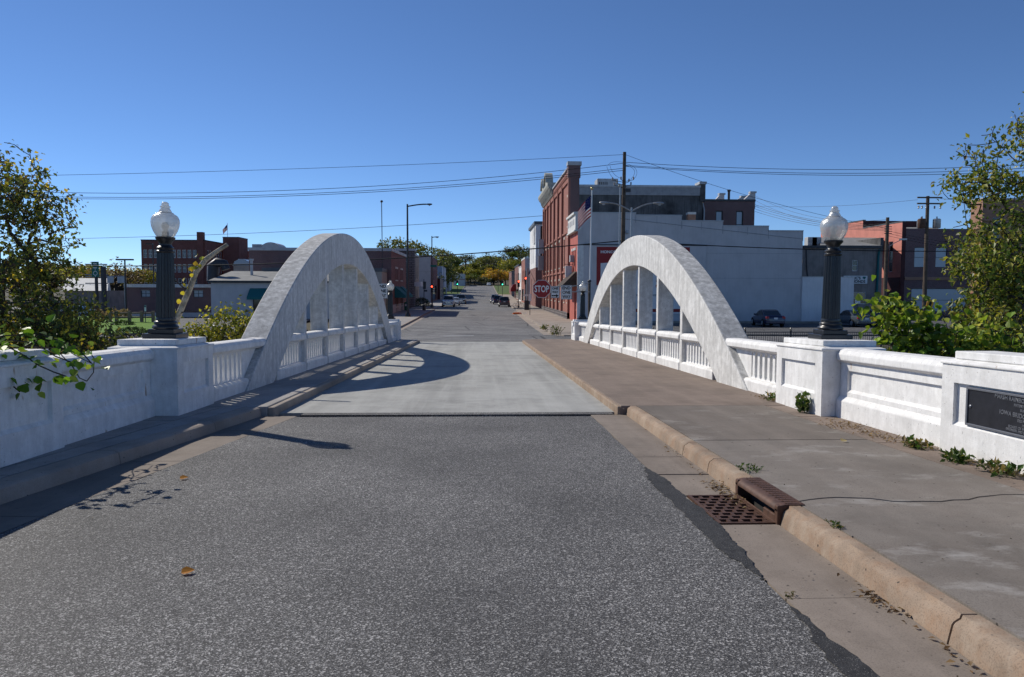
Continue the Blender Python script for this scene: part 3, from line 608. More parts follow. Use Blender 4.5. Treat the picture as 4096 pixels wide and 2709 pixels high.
# ================================================================== STORM INLET
si = thing('storm_inlet', (2.14, 6.47, SLOPE * 6.47), 'rusty cast iron storm drain grate with curb hood in the gutter', 'drain')
b = MB(True); y0, y1, x0, x1 = 6.0, 6.945, 1.915, 2.375
b.box(x0, x1, y0, y0 + .03, -.06, .004); b.box(x0, x1, y1 - .03, y1, -.06, .004); b.box(x0, x0 + .03, y0 + .03, y1 - .03, -.06, .004); b.box(x1 - .03, x1, y0 + .03, y1 - .03, -.06, .004)
b.build('grate_frame', 'rust_iron', si)
b = MB(True); nb = 9; stp = (y1 - y0 - .06) / nb
for i in range(1, nb): yy = y0 + .03 + stp * i; b.box(x0 + .03, x1 - .03, yy - .016, yy + .016, -.05, .003)
gr = b.build('grate_bars', 'rust_iron', si)
b = MB(True)
for i in range(nb):
    yy = y0 + .03 + stp * i
    for k in range(4):
        xx = x0 + .03 + (k + (.25 if i % 2 else .75)) * (x1 - x0 - .06) / 4
        b.box(xx - .014, xx + .014, yy + .015, yy + stp - .015, -.05, .002)
b.build('grate_ribs', 'rust_iron', si)
b = MB(True); b.box(1.90, 2.75, 5.99, 6.96, -.9, -.85); b.box(1.88, 1.91, 5.99, 6.96, -.9, -.05); b.box(2.72, 2.75, 5.99, 6.96, -.9, -.02); b.box(1.88, 2.75, 5.97, 5.995, -.9, -.05); b.box(1.88, 2.75, 6.95, 6.975, -.9, -.05); b.build('pit', 'pit', si)
b = MB(True); pr = [(2.375, .115), (2.385, .135), (2.41, .150), (2.44, .156), (2.60, .158), (2.60, .135), (2.44, .132), (2.42, .12), (2.41, .10), (2.375, .10)]
b.prism(pr, 5.97, 6.98, 'y'); hd = b.build('hood', 'rust_iron', si, smooth=40)
b = MB(True); b.box(2.375, 2.60, 5.965, 6.03, -.06, .148); b.box(2.375, 2.60, 6.92, 6.985, -.06, .148); b.box(2.375, 2.395, 6.03, 6.92, -.06, .008)
b.box(2.377, 2.40, 6.03, 6.28, .0, .062); b.build('hood_cheeks', 'rust_iron', si, bevel=.008)
b = MB(True)
for i in range(14): b.box(2.45, 2.595, 6.0 + i * .07, 6.006 + i * .07, .157, .160)
for i in range(3): b.box(2.47 + i * .05, 2.474 + i * .05, 5.98, 6.97, .157, .1605)
b.build('tread_ridges', 'rust_iron', hd)
b = MB(True); b.box(2.585, 2.60, 6.0, 6.95, -.8, .13); b.build('back_wall', 'pit', si)

# ================================================================== LAMPS
def make_lamp(loc, label, lean=(0, 0)):
    t = thing('lamp_post', loc, label, 'lamp', 'acorn globe lamps on the bridge pedestals'); t.rotation_euler = (R(lean[0]), R(lean[1]), 0)
    b = MB(); b.box(-.255, .255, -.255, .255, 0, .085); b.box(-.195, .195, -.195, .195, .085, .155); b.build('plinth', 'black_iron', t, bevel=.008, world=False)
    b = MB(); b.lathe([(.185, .155), (.195, .175), (.19, .20), (.165, .215), (.16, .23), (.172, .245), (.168, .265), (.145, .28), (.148, .31), (.143, .33)], n=32); b.build('base', 'black_iron', t, smooth=50, world=False)
    b = MB(); b.lathe([(.140, .325), (.138, .5), (.132, .9), (.122, 1.30), (.119, 1.335)], n=120, flute=20, depth=.11); b.build('shaft', 'black_iron', t, smooth=60, world=False)
    b = MB(); b.lathe([(.118, 1.33), (.131, 1.345), (.133, 1.36), (.118, 1.375), (.122, 1.39), (.128, 1.41), (.112, 1.43), (.095, 1.44), (.09, 1.46), (.10, 1.50), (.135, 1.54), (.145, 1.552), (.145, 1.575), (.128, 1.58)], n=32); b.build('capital', 'black_iron', t, smooth=50, world=False)
    b = MB(); b.lathe([(.12, 1.575), (.145, 1.61), (.178, 1.67), (.202, 1.74), (.210, 1.80), (.205, 1.85), (.185, 1.895), (.15, 1.925), (.125, 1.935), (.12, 1.95), (.095, 1.96)], n=40); b.build('globe', 'globe', t, smooth=60, world=False)
    b = MB(); b.lathe([(.098, 1.955), (.088, 1.985), (.066, 2.02), (.060, 2.03), (.078, 2.038), (.078, 2.05), (.052, 2.06), (.056, 2.075), (.05, 2.10), (.03, 2.115), (.012, 2.12)], n=28); b.build('finial', 'globe', t, smooth=50, world=False)
    b = MB(); b.lathe([(.05, 1.575), (.05, 1.66), (.035, 1.67)], n=16); so = b.build('socket', 'dark_steel', t, smooth=40, world=False)
    b = MB(); b.lathe([(.03, 1.67), (.05, 1.72), (.055, 1.76), (.04, 1.80), (.01, 1.815)], n=16); b.build('bulb', 'sign_white', so, smooth=60, world=False)
    return t
def lz(y): return 1.275 + SLOPE * y - .006
make_lamp((5.60, 12.1, lz(12.1)), 'black fluted acorn lamp on the pedestal beside the plaque wall', (0, .4))
make_lamp((-4.93, 12.2, lz(12.2)), 'black fluted acorn lamp beside the leaning dead trunk', (0, 1.2))
make_lamp((5.60, 42.25, lz(42.25)), 'black acorn lamp at the far bridge end beside the END ONE WAY sign arm', (0, .4))
make_lamp((-4.96, 42.25, lz(42.25)), 'black acorn lamp at the far bridge end in front of the teal awnings', (0, .4))

# ================================================================== BUILDINGS
UV = {'S': (Vector((1, 0, 0)), Vector((0, -1, 0)), 0.0), 'W': (Vector((0, -1, 0)), Vector((-1, 0, 0)), R(-90)), 'E': (Vector((0, 1, 0)), Vector((1, 0, 0)), R(90)), 'N': (Vector((-1, 0, 0)), Vector((0, 1, 0)), R(180))}
WIN = {}
def window(bld, side, c, z0, w_, h, frame='sign_white', pane='glass_dark', nx=1, nz=2, sill=None, lintel=None, fw=.06, depth=.14, name='window'):
    """window set back in its opening; c = centre on the outer wall face (x, y)"""
    k = (round(w_, 2), round(h, 2), frame, pane, nx, nz, sill, lintel, fw, depth)
    if k not in WIN:
        b = MB(); x0, x1 = -w_ / 2, w_ / 2
        b.box(x0, x0 + fw, depth - .05, depth + .03, 0, h); b.box(x1 - fw, x1, depth - .05, depth + .03, 0, h); b.box(x0 + fw, x1 - fw, depth - .05, depth + .03, 0, fw); b.box(x0 + fw, x1 - fw, depth - .05, depth + .03, h - fw, h)
        for i in range(1, nx): xx = x0 + w_ * i / nx; b.box(xx - fw * .3, xx + fw * .3, depth - .045, depth + .025, fw, h - fw)
        for i in range(1, nz): zz = h * i / nz; b.box(x0 + fw, x1 - fw, depth - .042, depth + .022, zz - fw * .35, zz + fw * .35)
        o = b.build('window', frame); fm = o.data; bpy.data.objects.remove(o)
        b = MB(); b.box(x0 + fw * .5, x1 - fw * .5, depth - .01, depth + .02, fw * .5, h - fw * .5); o = b.build('pane', pane); pm = o.data; bpy.data.objects.remove(o); ex = []
        for nm, q, za, zb in (('sill', sill, -.14, -.002), ('lintel', lintel, h + .002, h + .24)):
            if q: b = MB(); b.box(x0 - .1, x1 + .1, -.06, .1, za, zb); o = b.build(nm, q); ex.append((nm, o.data)); bpy.data.objects.remove(o)
        WIN[k] = (fm, pm, ex)
    fm, pm, ex = WIN[k]; rz = UV[side][2]
    o = bpy.data.objects.new(name, fm); C.objects.link(o); o.parent = bld; o.location = Vector((c[0], c[1], z0)) - WL[bld.name]; o.rotation_euler = (0, 0, rz)
    for nm, me in [('pane', pm)] + ex: q = bpy.data.objects.new(nm, me); C.objects.link(q); q.parent = o
    return o
def wall(bld, side, a0, a1, fixed, z0, z1, m, openings=(), depth=.3, name='wall'):
    """one wall in its plane with true openings and reveals; a = x for S/N walls, y for E/W walls"""
    u, n, _ = UV[side]; us = sorted({a0, a1} | {v for o in openings for v in o[:2]}); zs = sorted({z0, z1} | {v for o in openings for v in o[2:4]})
    P = (lambda a, z, d=0: (a, fixed - n.y * d, z)) if side in 'SN' else (lambda a, z, d=0: (fixed - n.x * d, a, z)); b = MB()
    for i in range(len(us) - 1):
        for j in range(len(zs) - 1):
            ca, cz = (us[i] + us[i + 1]) / 2, (zs[j] + zs[j + 1]) / 2
            if any(o[0] < ca < o[1] and o[2] < cz < o[3] for o in openings): continue
            b.add([P(us[i], zs[j]), P(us[i + 1], zs[j]), P(us[i + 1], zs[j + 1]), P(us[i], zs[j + 1])], [(0, 1, 2, 3)])
    for o in openings:
        p = [(o[0], o[2]), (o[1], o[2]), (o[1], o[3]), (o[0], o[3])]
        for (pa, pb), (qa, qb) in zip(p, p[1:] + p[:1]): b.add([P(pa, pb), P(qa, qb), P(qa, qb, depth), P(pa, pb, depth)], [(0, 1, 2, 3)])
    me = bpy.data.meshes.new(name); me.from_pydata(b.v, [], b.f); me.materials.append(MATS[m]); bm = bmesh.new(); bm.from_mesh(me); bmesh.ops.remove_doubles(bm, verts=bm.verts, dist=1e-4)
    bm.to_mesh(me); bm.free(); return link(name, me, bld)
def fill(bld, side, fixed, wins, **kw):
    """windows for openings (a0, a1, z0, z1)"""
    for a0, a1, z0, z1 in wins:
        c = ((a0 + a1) / 2, fixed) if side in 'SN' else (fixed, (a0 + a1) / 2); window(bld, side, c, z0, a1 - a0 - .01, z1 - z0 - .01, **kw)
def building(name, label, x0, x1, y0, y1, z0, z1, mats, wins={}, style={}, coping='coping', roof='roof_grey', cop_h=.22, cop_o=.07, par=.5, skip=''):
    """mats / wins keyed by wall side"""
    t = thing(name, ((x0 + x1) / 2, (y0 + y1) / 2, z0), label, 'building')
    for s_ in 'SWEN':
        if s_ in skip: continue
        a = (x0, x1) if s_ in 'SN' else (y0, y1); fx = {'S': y0, 'N': y1, 'W': x0, 'E': x1}[s_]; op = wins.get(s_, [])
        wall(t, s_, a[0], a[1], fx, z0, z1, mats.get(s_, mats['S']), op); st_ = style.get(s_, {})
        if op and st_ is not None: fill(t, s_, fx, op, **st_)
    b = MB(); b.box(x0 + .05, x1 - .05, y0 + .05, y1 - .05, z1 - par - .15, z1 - par); b.build('roof', roof, t)
    if coping:
        b = MB(); e = cop_o; wd = .3
        b.box(x0 - e, x1 + e, y0 - e, y0 + wd, z1 + .003, z1 + cop_h); b.box(x0 - e, x1 + e, y1 - wd, y1 + e, z1 + .003, z1 + cop_h); b.box(x0 - e, x0 + wd, y0 + wd, y1 - wd, z1 + .003, z1 + cop_h); b.box(x1 - wd, x1 + e, y0 + wd, y1 - wd, z1 + .003, z1 + cop_h)
        b.build('coping', coping, t)
    return t
def slope_awning(bld, side, a0, a1, fx, zt, zb, out, m, frame=None):
    u, n, _ = UV[side]; P = (lambda a, d, z: (a, fx + n.y * d, z)) if side in 'SN' else (lambda a, d, z: (fx + n.x * d, a, z)); b = MB()
    b.add([P(a0, .02, zt), P(a1, .02, zt), P(a1, out, zb), P(a0, out, zb), P(a1, out, zb - .25), P(a0, out, zb - .25), P(a0, .02, zb - .2), P(a1, .02, zb - .2)],
          [(0, 1, 2, 3), (3, 2, 4, 5), (0, 3, 5, 6), (1, 7, 4, 2), (0, 6, 7, 1), (5, 4, 7, 6)]); return b.build('awning', m, bld)
def ybays(y0, y1, n, w_, off=0): st_ = (y1 - y0) / n; return [(y0 + st_ * (i + .5) - w_ / 2 + off, y0 + st_ * (i + .5) + w_ / 2 + off) for i in range(n)]

# ---- grey-walled two-storey shop with red front and mural
GX, GY = 9.0, 71.7
t = thing('corner_shop', (19, 75, -1.5), 'two-storey shop with long blank grey side wall, mural and narrow red front', 'building'); SH = t
steps = [(9.0, 14.4, 8.74), (14.4, 18.75, 8.54), (18.75, 22.65, 8.05), (22.65, 27.0, 7.6), (27.0, 30.3, 7.18)]
for a, c, zt in steps: wall(t, 'S', a, c, GY, -1.5, zt, 'stucco_grey')
for (a, c, zt), nxt in zip(steps, steps[1:] + [(0, 0, -1.5)]):
    b = MB(); b.box(a - .02, c + .04, GY - .05, GY + .3, zt + .002, zt + .10); b.build('coping', 'coping', t)
    b = MB(); b.box(c - .02, c + .02, GY - .03, GY + .01, nxt[2] - .7 if nxt[2] > 0 else zt - .9, zt); b.build('joint_strip', 'siding_grey', t)
for xx, zt in ((16.4, 8.5), (20.6, 8.0), (25.0, 7.55)):
    b = MB(); b.box(xx - .02, xx + .02, GY - .02, GY + .01, zt - .75, zt); b.build('joint_strip', 'siding_grey', t)
b = MB(); b.tube([(12.8, GY - .01, PZ(873, GY)), (30.3, GY - .01, PZ(951, GY))], .03, 4); b.build('flashing', 'siding_grey', t)
for zz in (PZ(1010, GY), PZ(1110, GY)): b = MB(); b.box(21.2, 30.25, GY - .012, GY + .01, zz - .015, zz + .015); b.build('wall_seam', 'siding_grey', t)
wall(t, 'E', GY, 78, 30.3, -1.5, 7.18, 'stucco_grey'); b = MB(); b.box(9.05, 30.2, GY + .3, 78, 6.6, 6.75); b.build('roof', 'roof_grey', t)
fr = [(73.2, 73.75, 2.6, 5.4), (74.4, 74.95, 2.6, 5.4), (75.6, 76.15, 2.6, 5.4), (72.6, 74.0, -1.3, 1.6)]
wall(t, 'W', GY, 77.95, GX, -1.5, 7.2, 'paint_red', fr)
for a in fr[:3]: window(t, 'W', (GX, (a[0] + a[1]) / 2), a[2], .54, 2.79, frame='paint_red', lintel='cornice_white', sill='cornice_white', fw=.05)
dr = window(t, 'W', (GX, 73.3), -1.29, 1.39, 2.88, frame='paint_red', nx=2, nz=3, fw=.12, name='door')
b = MB(); b.box(GX - .25, GX + .3, GY - .04, 77.9, 7.2, 8.62); cn = b.build('cornice', 'cornice_white', t, bevel=.03)
b = MB(); b.box(GX - .42, GX + .3, GY - .06, 77.93, 8.62, 8.85); b.box(GX - .36, GX, GY - .05, 77.92, 7.05, 7.2); b.build('cornice_ledge', 'cornice_white', cn, bevel=.03)
for k in range(4): b = MB(); yy = 72.6 + k * 1.4; b.box(GX - .27, GX - .2, yy, yy + .75, 7.75, 8.25); b.build('cornice_panel', 'siding_grey', cn)
b = MB(); b.box(GX - .04, GX + .55, GY - .14, GY - .01, -1.5, 5.75); b.build('corner_pilaster', 'cornice_white', t)
aw = MB(); aw.add([(GX - .05, 72.2, 1.95 + 1.4), (GX - .05, 77.0, 3.35), (GX - 1.5, 77.0, 1.9), (GX - 1.5, 72.2, 1.9), (GX - .05, 72.2, 1.9), (GX - .05, 77, 1.9)], [(0, 1, 2, 3), (0, 3, 4), (1, 5, 2), (3, 2, 5, 4)]); aw.build('awning', 'shingle', t)
b = MB(); b.box(GX - .75, GX - .12, 75.2, 75.5, 2.85, 3.95); sg = b.build('hanging_sign', 'sign_white', t); b = MB(); b.tube([(GX, 75.35, 4.1), (GX - .8, 75.35, 4.1)], .03, 6); b.build('bracket', 'dark_steel', sg)
b = MB(); b.box(GX - .4, GX - .02, 74.2, 75.1, 2.1 + 2.2, 4.95); b.build('air_conditioner', 'siding_grey', t, bevel=.02)
# projecting board with the mural
b = MB(); b.box(9.55, PX(2826, GY), GY - .16, GY - .01, -1.5, 5.75); bd = b.build('lower_wall', 'stucco_grey', t)
b = MB(); b.box(9.5, PX(2830, GY), GY - .19, GY - .01, 5.753, 5.86); b.build('ledge', 'dark_steel', bd)
mu = thing('mural', (15, GY - .2, 2), 'red brewery mural with white lettering painted on the grey wall', 'mural')
b = MB(); b.box(PX(2385, GY), PX(2760, GY), GY - .185, GY - .165, 2.05, 5.62); b.build('red_field', 'sign_red', mu)
b = MB(); xa, xb = PX(2401, GY), PX(2745, GY); b.prism([(xa, -.6), (xb, -.6), (xb, 4.15), (xb - .3, 4.5), (xa + 1.2, 4.5), (xa + .9, 4.15), (xa, 4.1)], GY - .205, GY - .187, 'y'); b.build('white_field', 'stucco_white', mu)
text('HONORING', .24, mu, (PX(2447, GY), GY - .19, 5.15), FACE_S, 'sign_white', bold=.012, sx=1.15)
for z in (4.28, 4.38): b = MB(); b.box(xa + 1.3, xa + 3.0, GY - .212, GY - .206, z, z + .03); b.build('stripe', 'sign_black', mu)
for z in (1.05, 1.15): b = MB(); b.box(xa + .3, xb - .3, GY - .212, GY - .206, z, z + .04); b.build('stripe', 'sign_black', mu)
text('g', .9, mu, (PX(2636, GY), GY - .208, 2.25), FACE_S, 'sign_red', bold=.02)
text('O', .26, mu, (PX(2638, GY), GY - .208, PZ(1193.5, GY)), FACE_S, 'sign_black', bold=.015)
text('18', .26, mu, (PX(2637, GY), GY - .208, PZ(1206, GY)), FACE_S, 'sign_black', bold=.015)
b = MB(); b.box(xa + .2, xb - .2, GY - .212, GY - .206, -.45, -.15); b.build('stripe', 'sign_red', mu)

# ---- big red brick three-storey block
RX, RY0, RY1 = 9.0, 78.0, 110.6
t = thing('brick_block', (16, 94, -1.5), 'tall red brick three-storey block with pilasters and ornate stone cornice', 'building')
pil = [78.0, 84.6, 89.2, 94.0, 98.8, 103.4, 107.4, 110.6]; op2 = []; op1 = []; op3 = [(79.7, 80.5, 8.2, 11.2), (94.8, 95.5, 8.2, 11.2)]
for a, c in zip(pil, pil[1:]):
    n = 2; w_ = .75
    for k in range(n): yc = a + .45 + (c - a - .45) * (k + .5) / n; op2.append((yc - w_ / 2, yc + w_ / 2, 4.1, 7.0)); 
    for k in range(n): yc = a + .45 + (c - a - .45) * (k + .5) / n; op1.append((yc - w_ / 2, yc + w_ / 2, .3, 2.6))
wall(t, 'W', RY0, RY1, RX, -1.5, 13.85, 'brick_red', op1 + op2 + op3)
fill(t, 'W', RX, op1 + op2 + op3, frame='dark_steel', sill='stone_trim', lintel='stone_trim', fw=.07)
for y in pil: b = MB(); yy = min(y, RY1 - .5); b.box(RX - .22, RX, yy, yy + .5, -1.5, 13.0); b.build('pilaster', 'brick_red', t)
for z, h in ((3.4, .18), (7.45, .18), (12.6, .45), (13.4, .45)): b = MB(); b.box(RX - .14, RX - .002, RY0 + .5, RY1, z, z + h); b.build('band', 'brick_red', t)
b = MB(); b.box(RX - .26, RX, RY0, RY1, -1.5, -.75); b.build('plinth', 'stone_block', t)
for k in range(26): b = MB(); yy = RY0 + .5 + k * .62; b.box(RX - .22, RX - .14, yy, yy + .28, 13.05, 13.4); b.build('dentil', 'brick_red', t)
b = MB(); b.box(RX - .3, RX + .25, RY0 + .9, 95.2, 13.852, 14.02); b.build('coping', 'coping', t)
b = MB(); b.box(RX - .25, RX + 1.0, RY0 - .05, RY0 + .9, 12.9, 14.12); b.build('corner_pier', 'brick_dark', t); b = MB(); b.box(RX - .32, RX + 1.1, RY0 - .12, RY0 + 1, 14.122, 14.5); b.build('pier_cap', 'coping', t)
b = MB(); b.prism([(RX - .2, 13.2), (RX - .35, 13.45), (RX - .35, 13.75), (RX - .7, 14.15), (RX - .85, 14.45), (RX - .85, 14.75), (RX + .3, 14.75), (RX + .3, 13.2)], 95.2, 110.8, 'y'); cn = b.build('cornice', 'cornice_stone', t)
for k in range(12): b = MB(); yy = 95.6 + k * 1.28; b.prism([(RX - .33, 13.3), (RX - .5, 13.55), (RX - .62, 14.1), (RX - .3, 14.1)], yy, yy + .3, 'y'); b.build('bracket', 'cornice_stone', cn)
for yy in (98.0, 103.5):
    b = MB(); b.prism([(yy - 1.5, 14.753), (yy - 1.3, 15.3), (yy - .7, 15.9), (yy, 16.15), (yy + .7, 15.9), (yy + 1.3, 15.3), (yy + 1.5, 14.753)], RX - .8, RX - .1, 'x'); pd = b.build('pediment', 'cornice_stone', cn)
    b = MB(); b.prism([(yy - 1.7, 14.9), (yy - 1.4, 15.45), (yy - .75, 16.05), (yy, 16.32), (yy + .75, 16.05), (yy + 1.4, 15.45), (yy + 1.7, 14.9), (yy + 1.5, 14.9), (yy + 1.2, 15.4), (yy + .6, 15.85), (yy, 16.05), (yy - .6, 15.85), (yy - 1.2, 15.4), (yy - 1.5, 14.9)], RX - 1.0, RX - .05, 'x'); b.build('pediment_rim', 'cornice_stone', pd)
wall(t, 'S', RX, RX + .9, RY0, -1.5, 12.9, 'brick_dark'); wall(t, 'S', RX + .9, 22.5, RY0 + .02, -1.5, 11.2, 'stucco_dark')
b = MB(); b.box(RX + .9, 22.2, RY0 - .06, RY0 + .1, 11.2, 12.0); sd = b.build('siding_band', 'siding_grey', t)
for k in range(1, 7): b = MB(); z = 11.2 + k * .115; b.box(RX + .9, 22.2, RY0 - .068, RY0 - .06, z, z + .012); b.build('siding_board', 'coping_dark', sd)
b = MB(); b.box(RX + .9, 22.25, RY0 - .12, RY0 + .3, 12.003, 12.2); b.build('coping', 'coping', t)
b = MB(); b.box(22.2, 22.75, RY0 - .1, RY0 + .5, 10.6, 12.35); b.build('corner_pier', 'stucco_dark', t); b = MB(); b.box(22.1, 22.85, RY0 - .16, RY0 + 1.6, 12.353, 12.6); b.build('pier_cap', 'coping', t)
wall(t, 'E', RY0, RY1, 22.5, -1.5, 11.9, 'stucco_dark'); wall(t, 'N', RX, 22.5, RY1, -1.5, 13.8, 'brick_dark'); b = MB(); b.box(RX + .1, 22.4, RY0 + .1, RY1 - .1, 11.2, 11.35); b.build('roof', 'roof_grey', t)
ac = thing('roof_air_conditioner', (15, 82, 11.35), 'grey rooftop air handling unit above the dark stucco wall', 'air conditioner'); b = MB(); b.box(PX(2380, 82), PX(2462, 82), 81, 83, 11.35, PZ(722, 82)); b.build('cabinet', 'coping', ac, bevel=.03)
for k in range(5): b = MB(); xx = PX(2386, 82) + k * .2; b.box(xx, xx + .1, 80.98, 81.0, 11.9, 12.9); b.build('louvre', 'dark_steel', ac)
ch = thing('brick_chimney', (PX(2765, 76), 76, 6.7), 'small brick chimney stub with white cap on the shop roof', 'chimney'); b = MB(); b.box(PX(2749, 76), PX(2779, 76), 75.6, 76.4, 6.7, PZ(857, 76)); b.build('stack', 'brick_orange', ch); b = MB(); b.box(PX(2748, 76), PX(2780, 76), 75.57, 76.43, PZ(857, 76), PZ(848, 76)); b.build('cap', 'cornice_white', ch)
sgn = thing('blade_sign', (RX - .6, 108, 6.5), 'small double blue and white blade sign on the brick block', 'sign')
b = MB(); b.box(RX - .95, RX - .25, 107.9, 108.2, 6.6, 8.6); b.build('upper_board', 'glass_pale', sgn); b = MB(); b.box(RX - 1.0, RX - .25, 107.9, 108.25, 4.3, 6.3); b.build('lower_board', 'siding_grey', sgn)

# ---- brick rear building with stepped firewalls
t = building('rear_brick_building', 'purple-brown brick rear building with two tall windows and stepped firewalls', PX(2812, 82), PX(3022, 82), 82, 100, -1.5, 11.1,
    {'S': 'brick_dark', 'W': 'stucco_dark', 'E': 'brick_dark', 'N': 'brick_dark'}, {'S': [(PX(2864, 82), PX(2893, 82), 7.2, 10.1), (PX(2947, 82), PX(2976, 82), 7.2, 10.1)]}, {'S': dict(frame='dark_steel', pane='glass_pale', fw=.1)}, coping='dark_steel', roof='roof_grey')
for a, c, zt, yy in ((2850, 2898, 12.3, 86), (2898, 2986, 12.4, 89), (2968, 3024, 12.2, 83.5)):
    b = MB(); xa, xb = PX(a, yy), PX(c, yy); b.prism([(xa, 10.5), (xb, 10.5), (xb, zt), (xb - .5, zt), (xa, zt - 1.0)], yy, yy + .5, 'y'); fw_ = b.build('firewall', 'stucco_grey', t)
    b = MB(); b.box(xb - .6, xb + .1, yy - .08, yy + .58, zt + .002, zt + .18); b.build('cap', 'coping', fw_)
b = MB(); b.lathe([(.14, 10.8), (.14, 12.4), (.2, 12.42), (.2, 12.6)], (PX(2916, 84), 84, 0), 10); b.build('vent_pipe', 'dark_steel', t)
b = MB(); b.tube([(PX(2811, 81.8), 81.8, PZ(812, 82)), (PX(2817, 81.8), 81.8, PZ(838, 82)), (PX(2815, 81.8), 81.8, 6.5)], .09, 8); b.build('downspout', 'coping', t)
b = MB(); b.lathe([(.5, 10.4), (.5, 10.6), (.3, 10.75)], (PX(3000, 75), 75, -3.35), 12); b.build('roof_vent', 'cornice_white', t)

# ---- low white extension, dark stucco shop, coral side wall and neighbours
t = building('low_annex', 'low windowless white annex beside the parked cars', 30.31, PX(3439, 71.5), 71.5, 80, -1.5, 2.85, {'S': 'stucco_white'}, coping='cornice_white', cop_h=.08, cop_o=.03, par=.1)
b = MB(); b.box(9.6, PX(3439, 71.5), 71.0, 71.45, -1.5, -1.28); b.build('kerb_strip', 'kerb_far', t)
DY = 85.0
wn = [(PX(3319, DY), PX(3341, DY), 3.85, 5.0), (PX(3429, DY), PX(3453, DY), 3.8, 5.05), (PX(3438, DY), PX(3491, DY), .1, 1.45)]
t = building('stucco_shop', 'dark grey stucco shop with white sign and teal downspout', PX(3223, DY), PX(3553, DY), DY, 97, -1.5, 6.6, {'S': 'stucco_brown', 'E': 'brick_dark'}, {'S': wn}, {'S': dict(nx=1, nz=2, pane='glass_dark')}, coping=None, roof='roof_grey', par=.05)
b = MB(); b.box(PX(3222, DY), PX(3545, DY), DY - .35, DY, 6.35, 6.62); b.build('gutter', 'dark_steel', t)
b = MB(); b.add([(PX(3290, DY), DY - .3, 6.65), (PX(3545, DY), DY - .3, 6.65), (PX(3548, 96), 96, 8.3), (PX(3290, 96), 96, 8.3), (PX(3290, DY), DY - .3, 6.6), (PX(3545, DY), DY - .3, 6.6), (PX(3548, 96), 96, 6.6), (PX(3290, 96), 96, 6.6)], [(0, 1, 2, 3), (0, 4, 5, 1), (1, 5, 6, 2), (3, 2, 6, 7), (0, 3, 7, 4)]); b.build('membrane_roof', 'roof_grey', t)
b = MB(); b.box(PX(3541, DY), PX(3554, DY), DY - .1, DY + 9, 6.0, 7.55); b.build('firewall', 'stucco_dark', t)
b = MB(); b.tube([(PX(3534, DY), DY - .3, 6.2), (PX(3534, DY), DY - .12, 5.5), (PX(3531, DY), DY - .12, -1.4)], .13, 8); b.build('downspout', 'awning_teal', t)
b = MB(); b.tube([(PX(3236, DY), DY - .1, 6.2), (PX(3240, DY), DY - .1, 4.2), (PX(3246, DY), DY - .1, 3.0)], .05, 6); b.build('conduit', 'dark_steel', t)
s = thing('shop_sign', (PX(3442, DY), DY - .1, 2.4), "white shop sign reading ERIC'S DIAMONDS with two teal gems", 'sign'); xa, xb = PX(3393, DY), PX(3491, DY)
b = MB(); b.box(xa, xb, DY - .15, DY - .02, PZ(1130, DY), PZ(1098, DY)); b.build('board', 'sign_white', s)
text("ERIC'S", .30, s, ((xa + xb) / 2, DY - .155, PZ(1107, DY)), FACE_S, 'sign_black', bold=.012); text('DIAMONDS', .30, s, ((xa + xb) / 2, DY - .155, PZ(1121, DY)), FACE_S, 'sign_black', bold=.012)
for sx in (xa + .37, xb - .37):
    b = MB(); z = PZ(1107, DY); b.prism([(sx - .2, z + .05), (sx - .12, z + .15), (sx + .12, z + .15), (sx + .2, z + .05), (sx, z - .17)], DY - .17, DY - .152, 'y'); b.build('gem', 'awning_teal', s)
for px in (3255, 3272): 
    a = thing('roof_condenser', (PX(px, 88), 88, 6.6), 'grey condenser on the stucco shop roof ' + ('next to the grey wall corner' if px < 3260 else 'between the other condenser and the membrane roof'), 'air conditioner'); b = MB(); hw = .55; b.box(PX(px, 88) - hw, PX(px, 88) + hw, 87.5, 88.5, 6.6, 7.75); b.build('cabinet', 'coping', a, bevel=.04)
    for k in range(6): b = MB(); b.box(PX(px, 88) - hw + .06, PX(px, 88) + hw - .06, 87.48, 87.5, 6.75 + k * .15, 6.8 + k * .15); b.build('louvre', 'dark_steel', a)
CXX = 50.0
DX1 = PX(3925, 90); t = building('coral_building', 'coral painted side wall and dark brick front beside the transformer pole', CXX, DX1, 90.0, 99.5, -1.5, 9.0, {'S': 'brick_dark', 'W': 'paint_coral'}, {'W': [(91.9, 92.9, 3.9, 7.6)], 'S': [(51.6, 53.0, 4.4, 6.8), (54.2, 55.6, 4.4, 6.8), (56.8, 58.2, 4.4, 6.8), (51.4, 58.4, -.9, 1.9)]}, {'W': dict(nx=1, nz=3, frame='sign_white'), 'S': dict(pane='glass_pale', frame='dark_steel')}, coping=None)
wall(t, 'W', 90.0, 99.5, CXX, 9.0, 9.75, 'paint_coral'); b = MB(); b.box(CXX - .05, CXX + .4, 89.9, 99.4, 9.753, 9.87); b.build('coping', 'coping_dark', t)
wall(t, 'W', 99.5, 112, CXX, -1.5, 10.75, 'paint_coral'); b = MB(); b.box(CXX - .05, CXX + .35, 99.45, 112, 10.753, 10.87); b.build('coping', 'coping_dark', t); wall(t, 'S', CXX, CXX + 8, 99.5, 8.5, 10.75, 'maroon'); b = MB(); b.box(CXX - .04, CXX, 90.02, 112, -1.5, 3.2); b.build('base_course', 'maroon', t)
b = MB(); b.box(CXX, CXX + .45, 89.92, 90.0, -1.5, 9.75); b.build('end_pilaster', 'maroon', t); b = MB(); b.add([(50.6, 90.2, 8.6), (DX1, 90.2, 8.6), (DX1, 99, 9.9), (50.6, 99, 9.9), (50.6, 99, 8.4), (DX1, 99, 8.4)], [(0, 1, 2, 3), (0, 3, 4), (1, 5, 2), (0, 4, 5, 1)]); b.build('roof_slope', 'roof_grey', t)
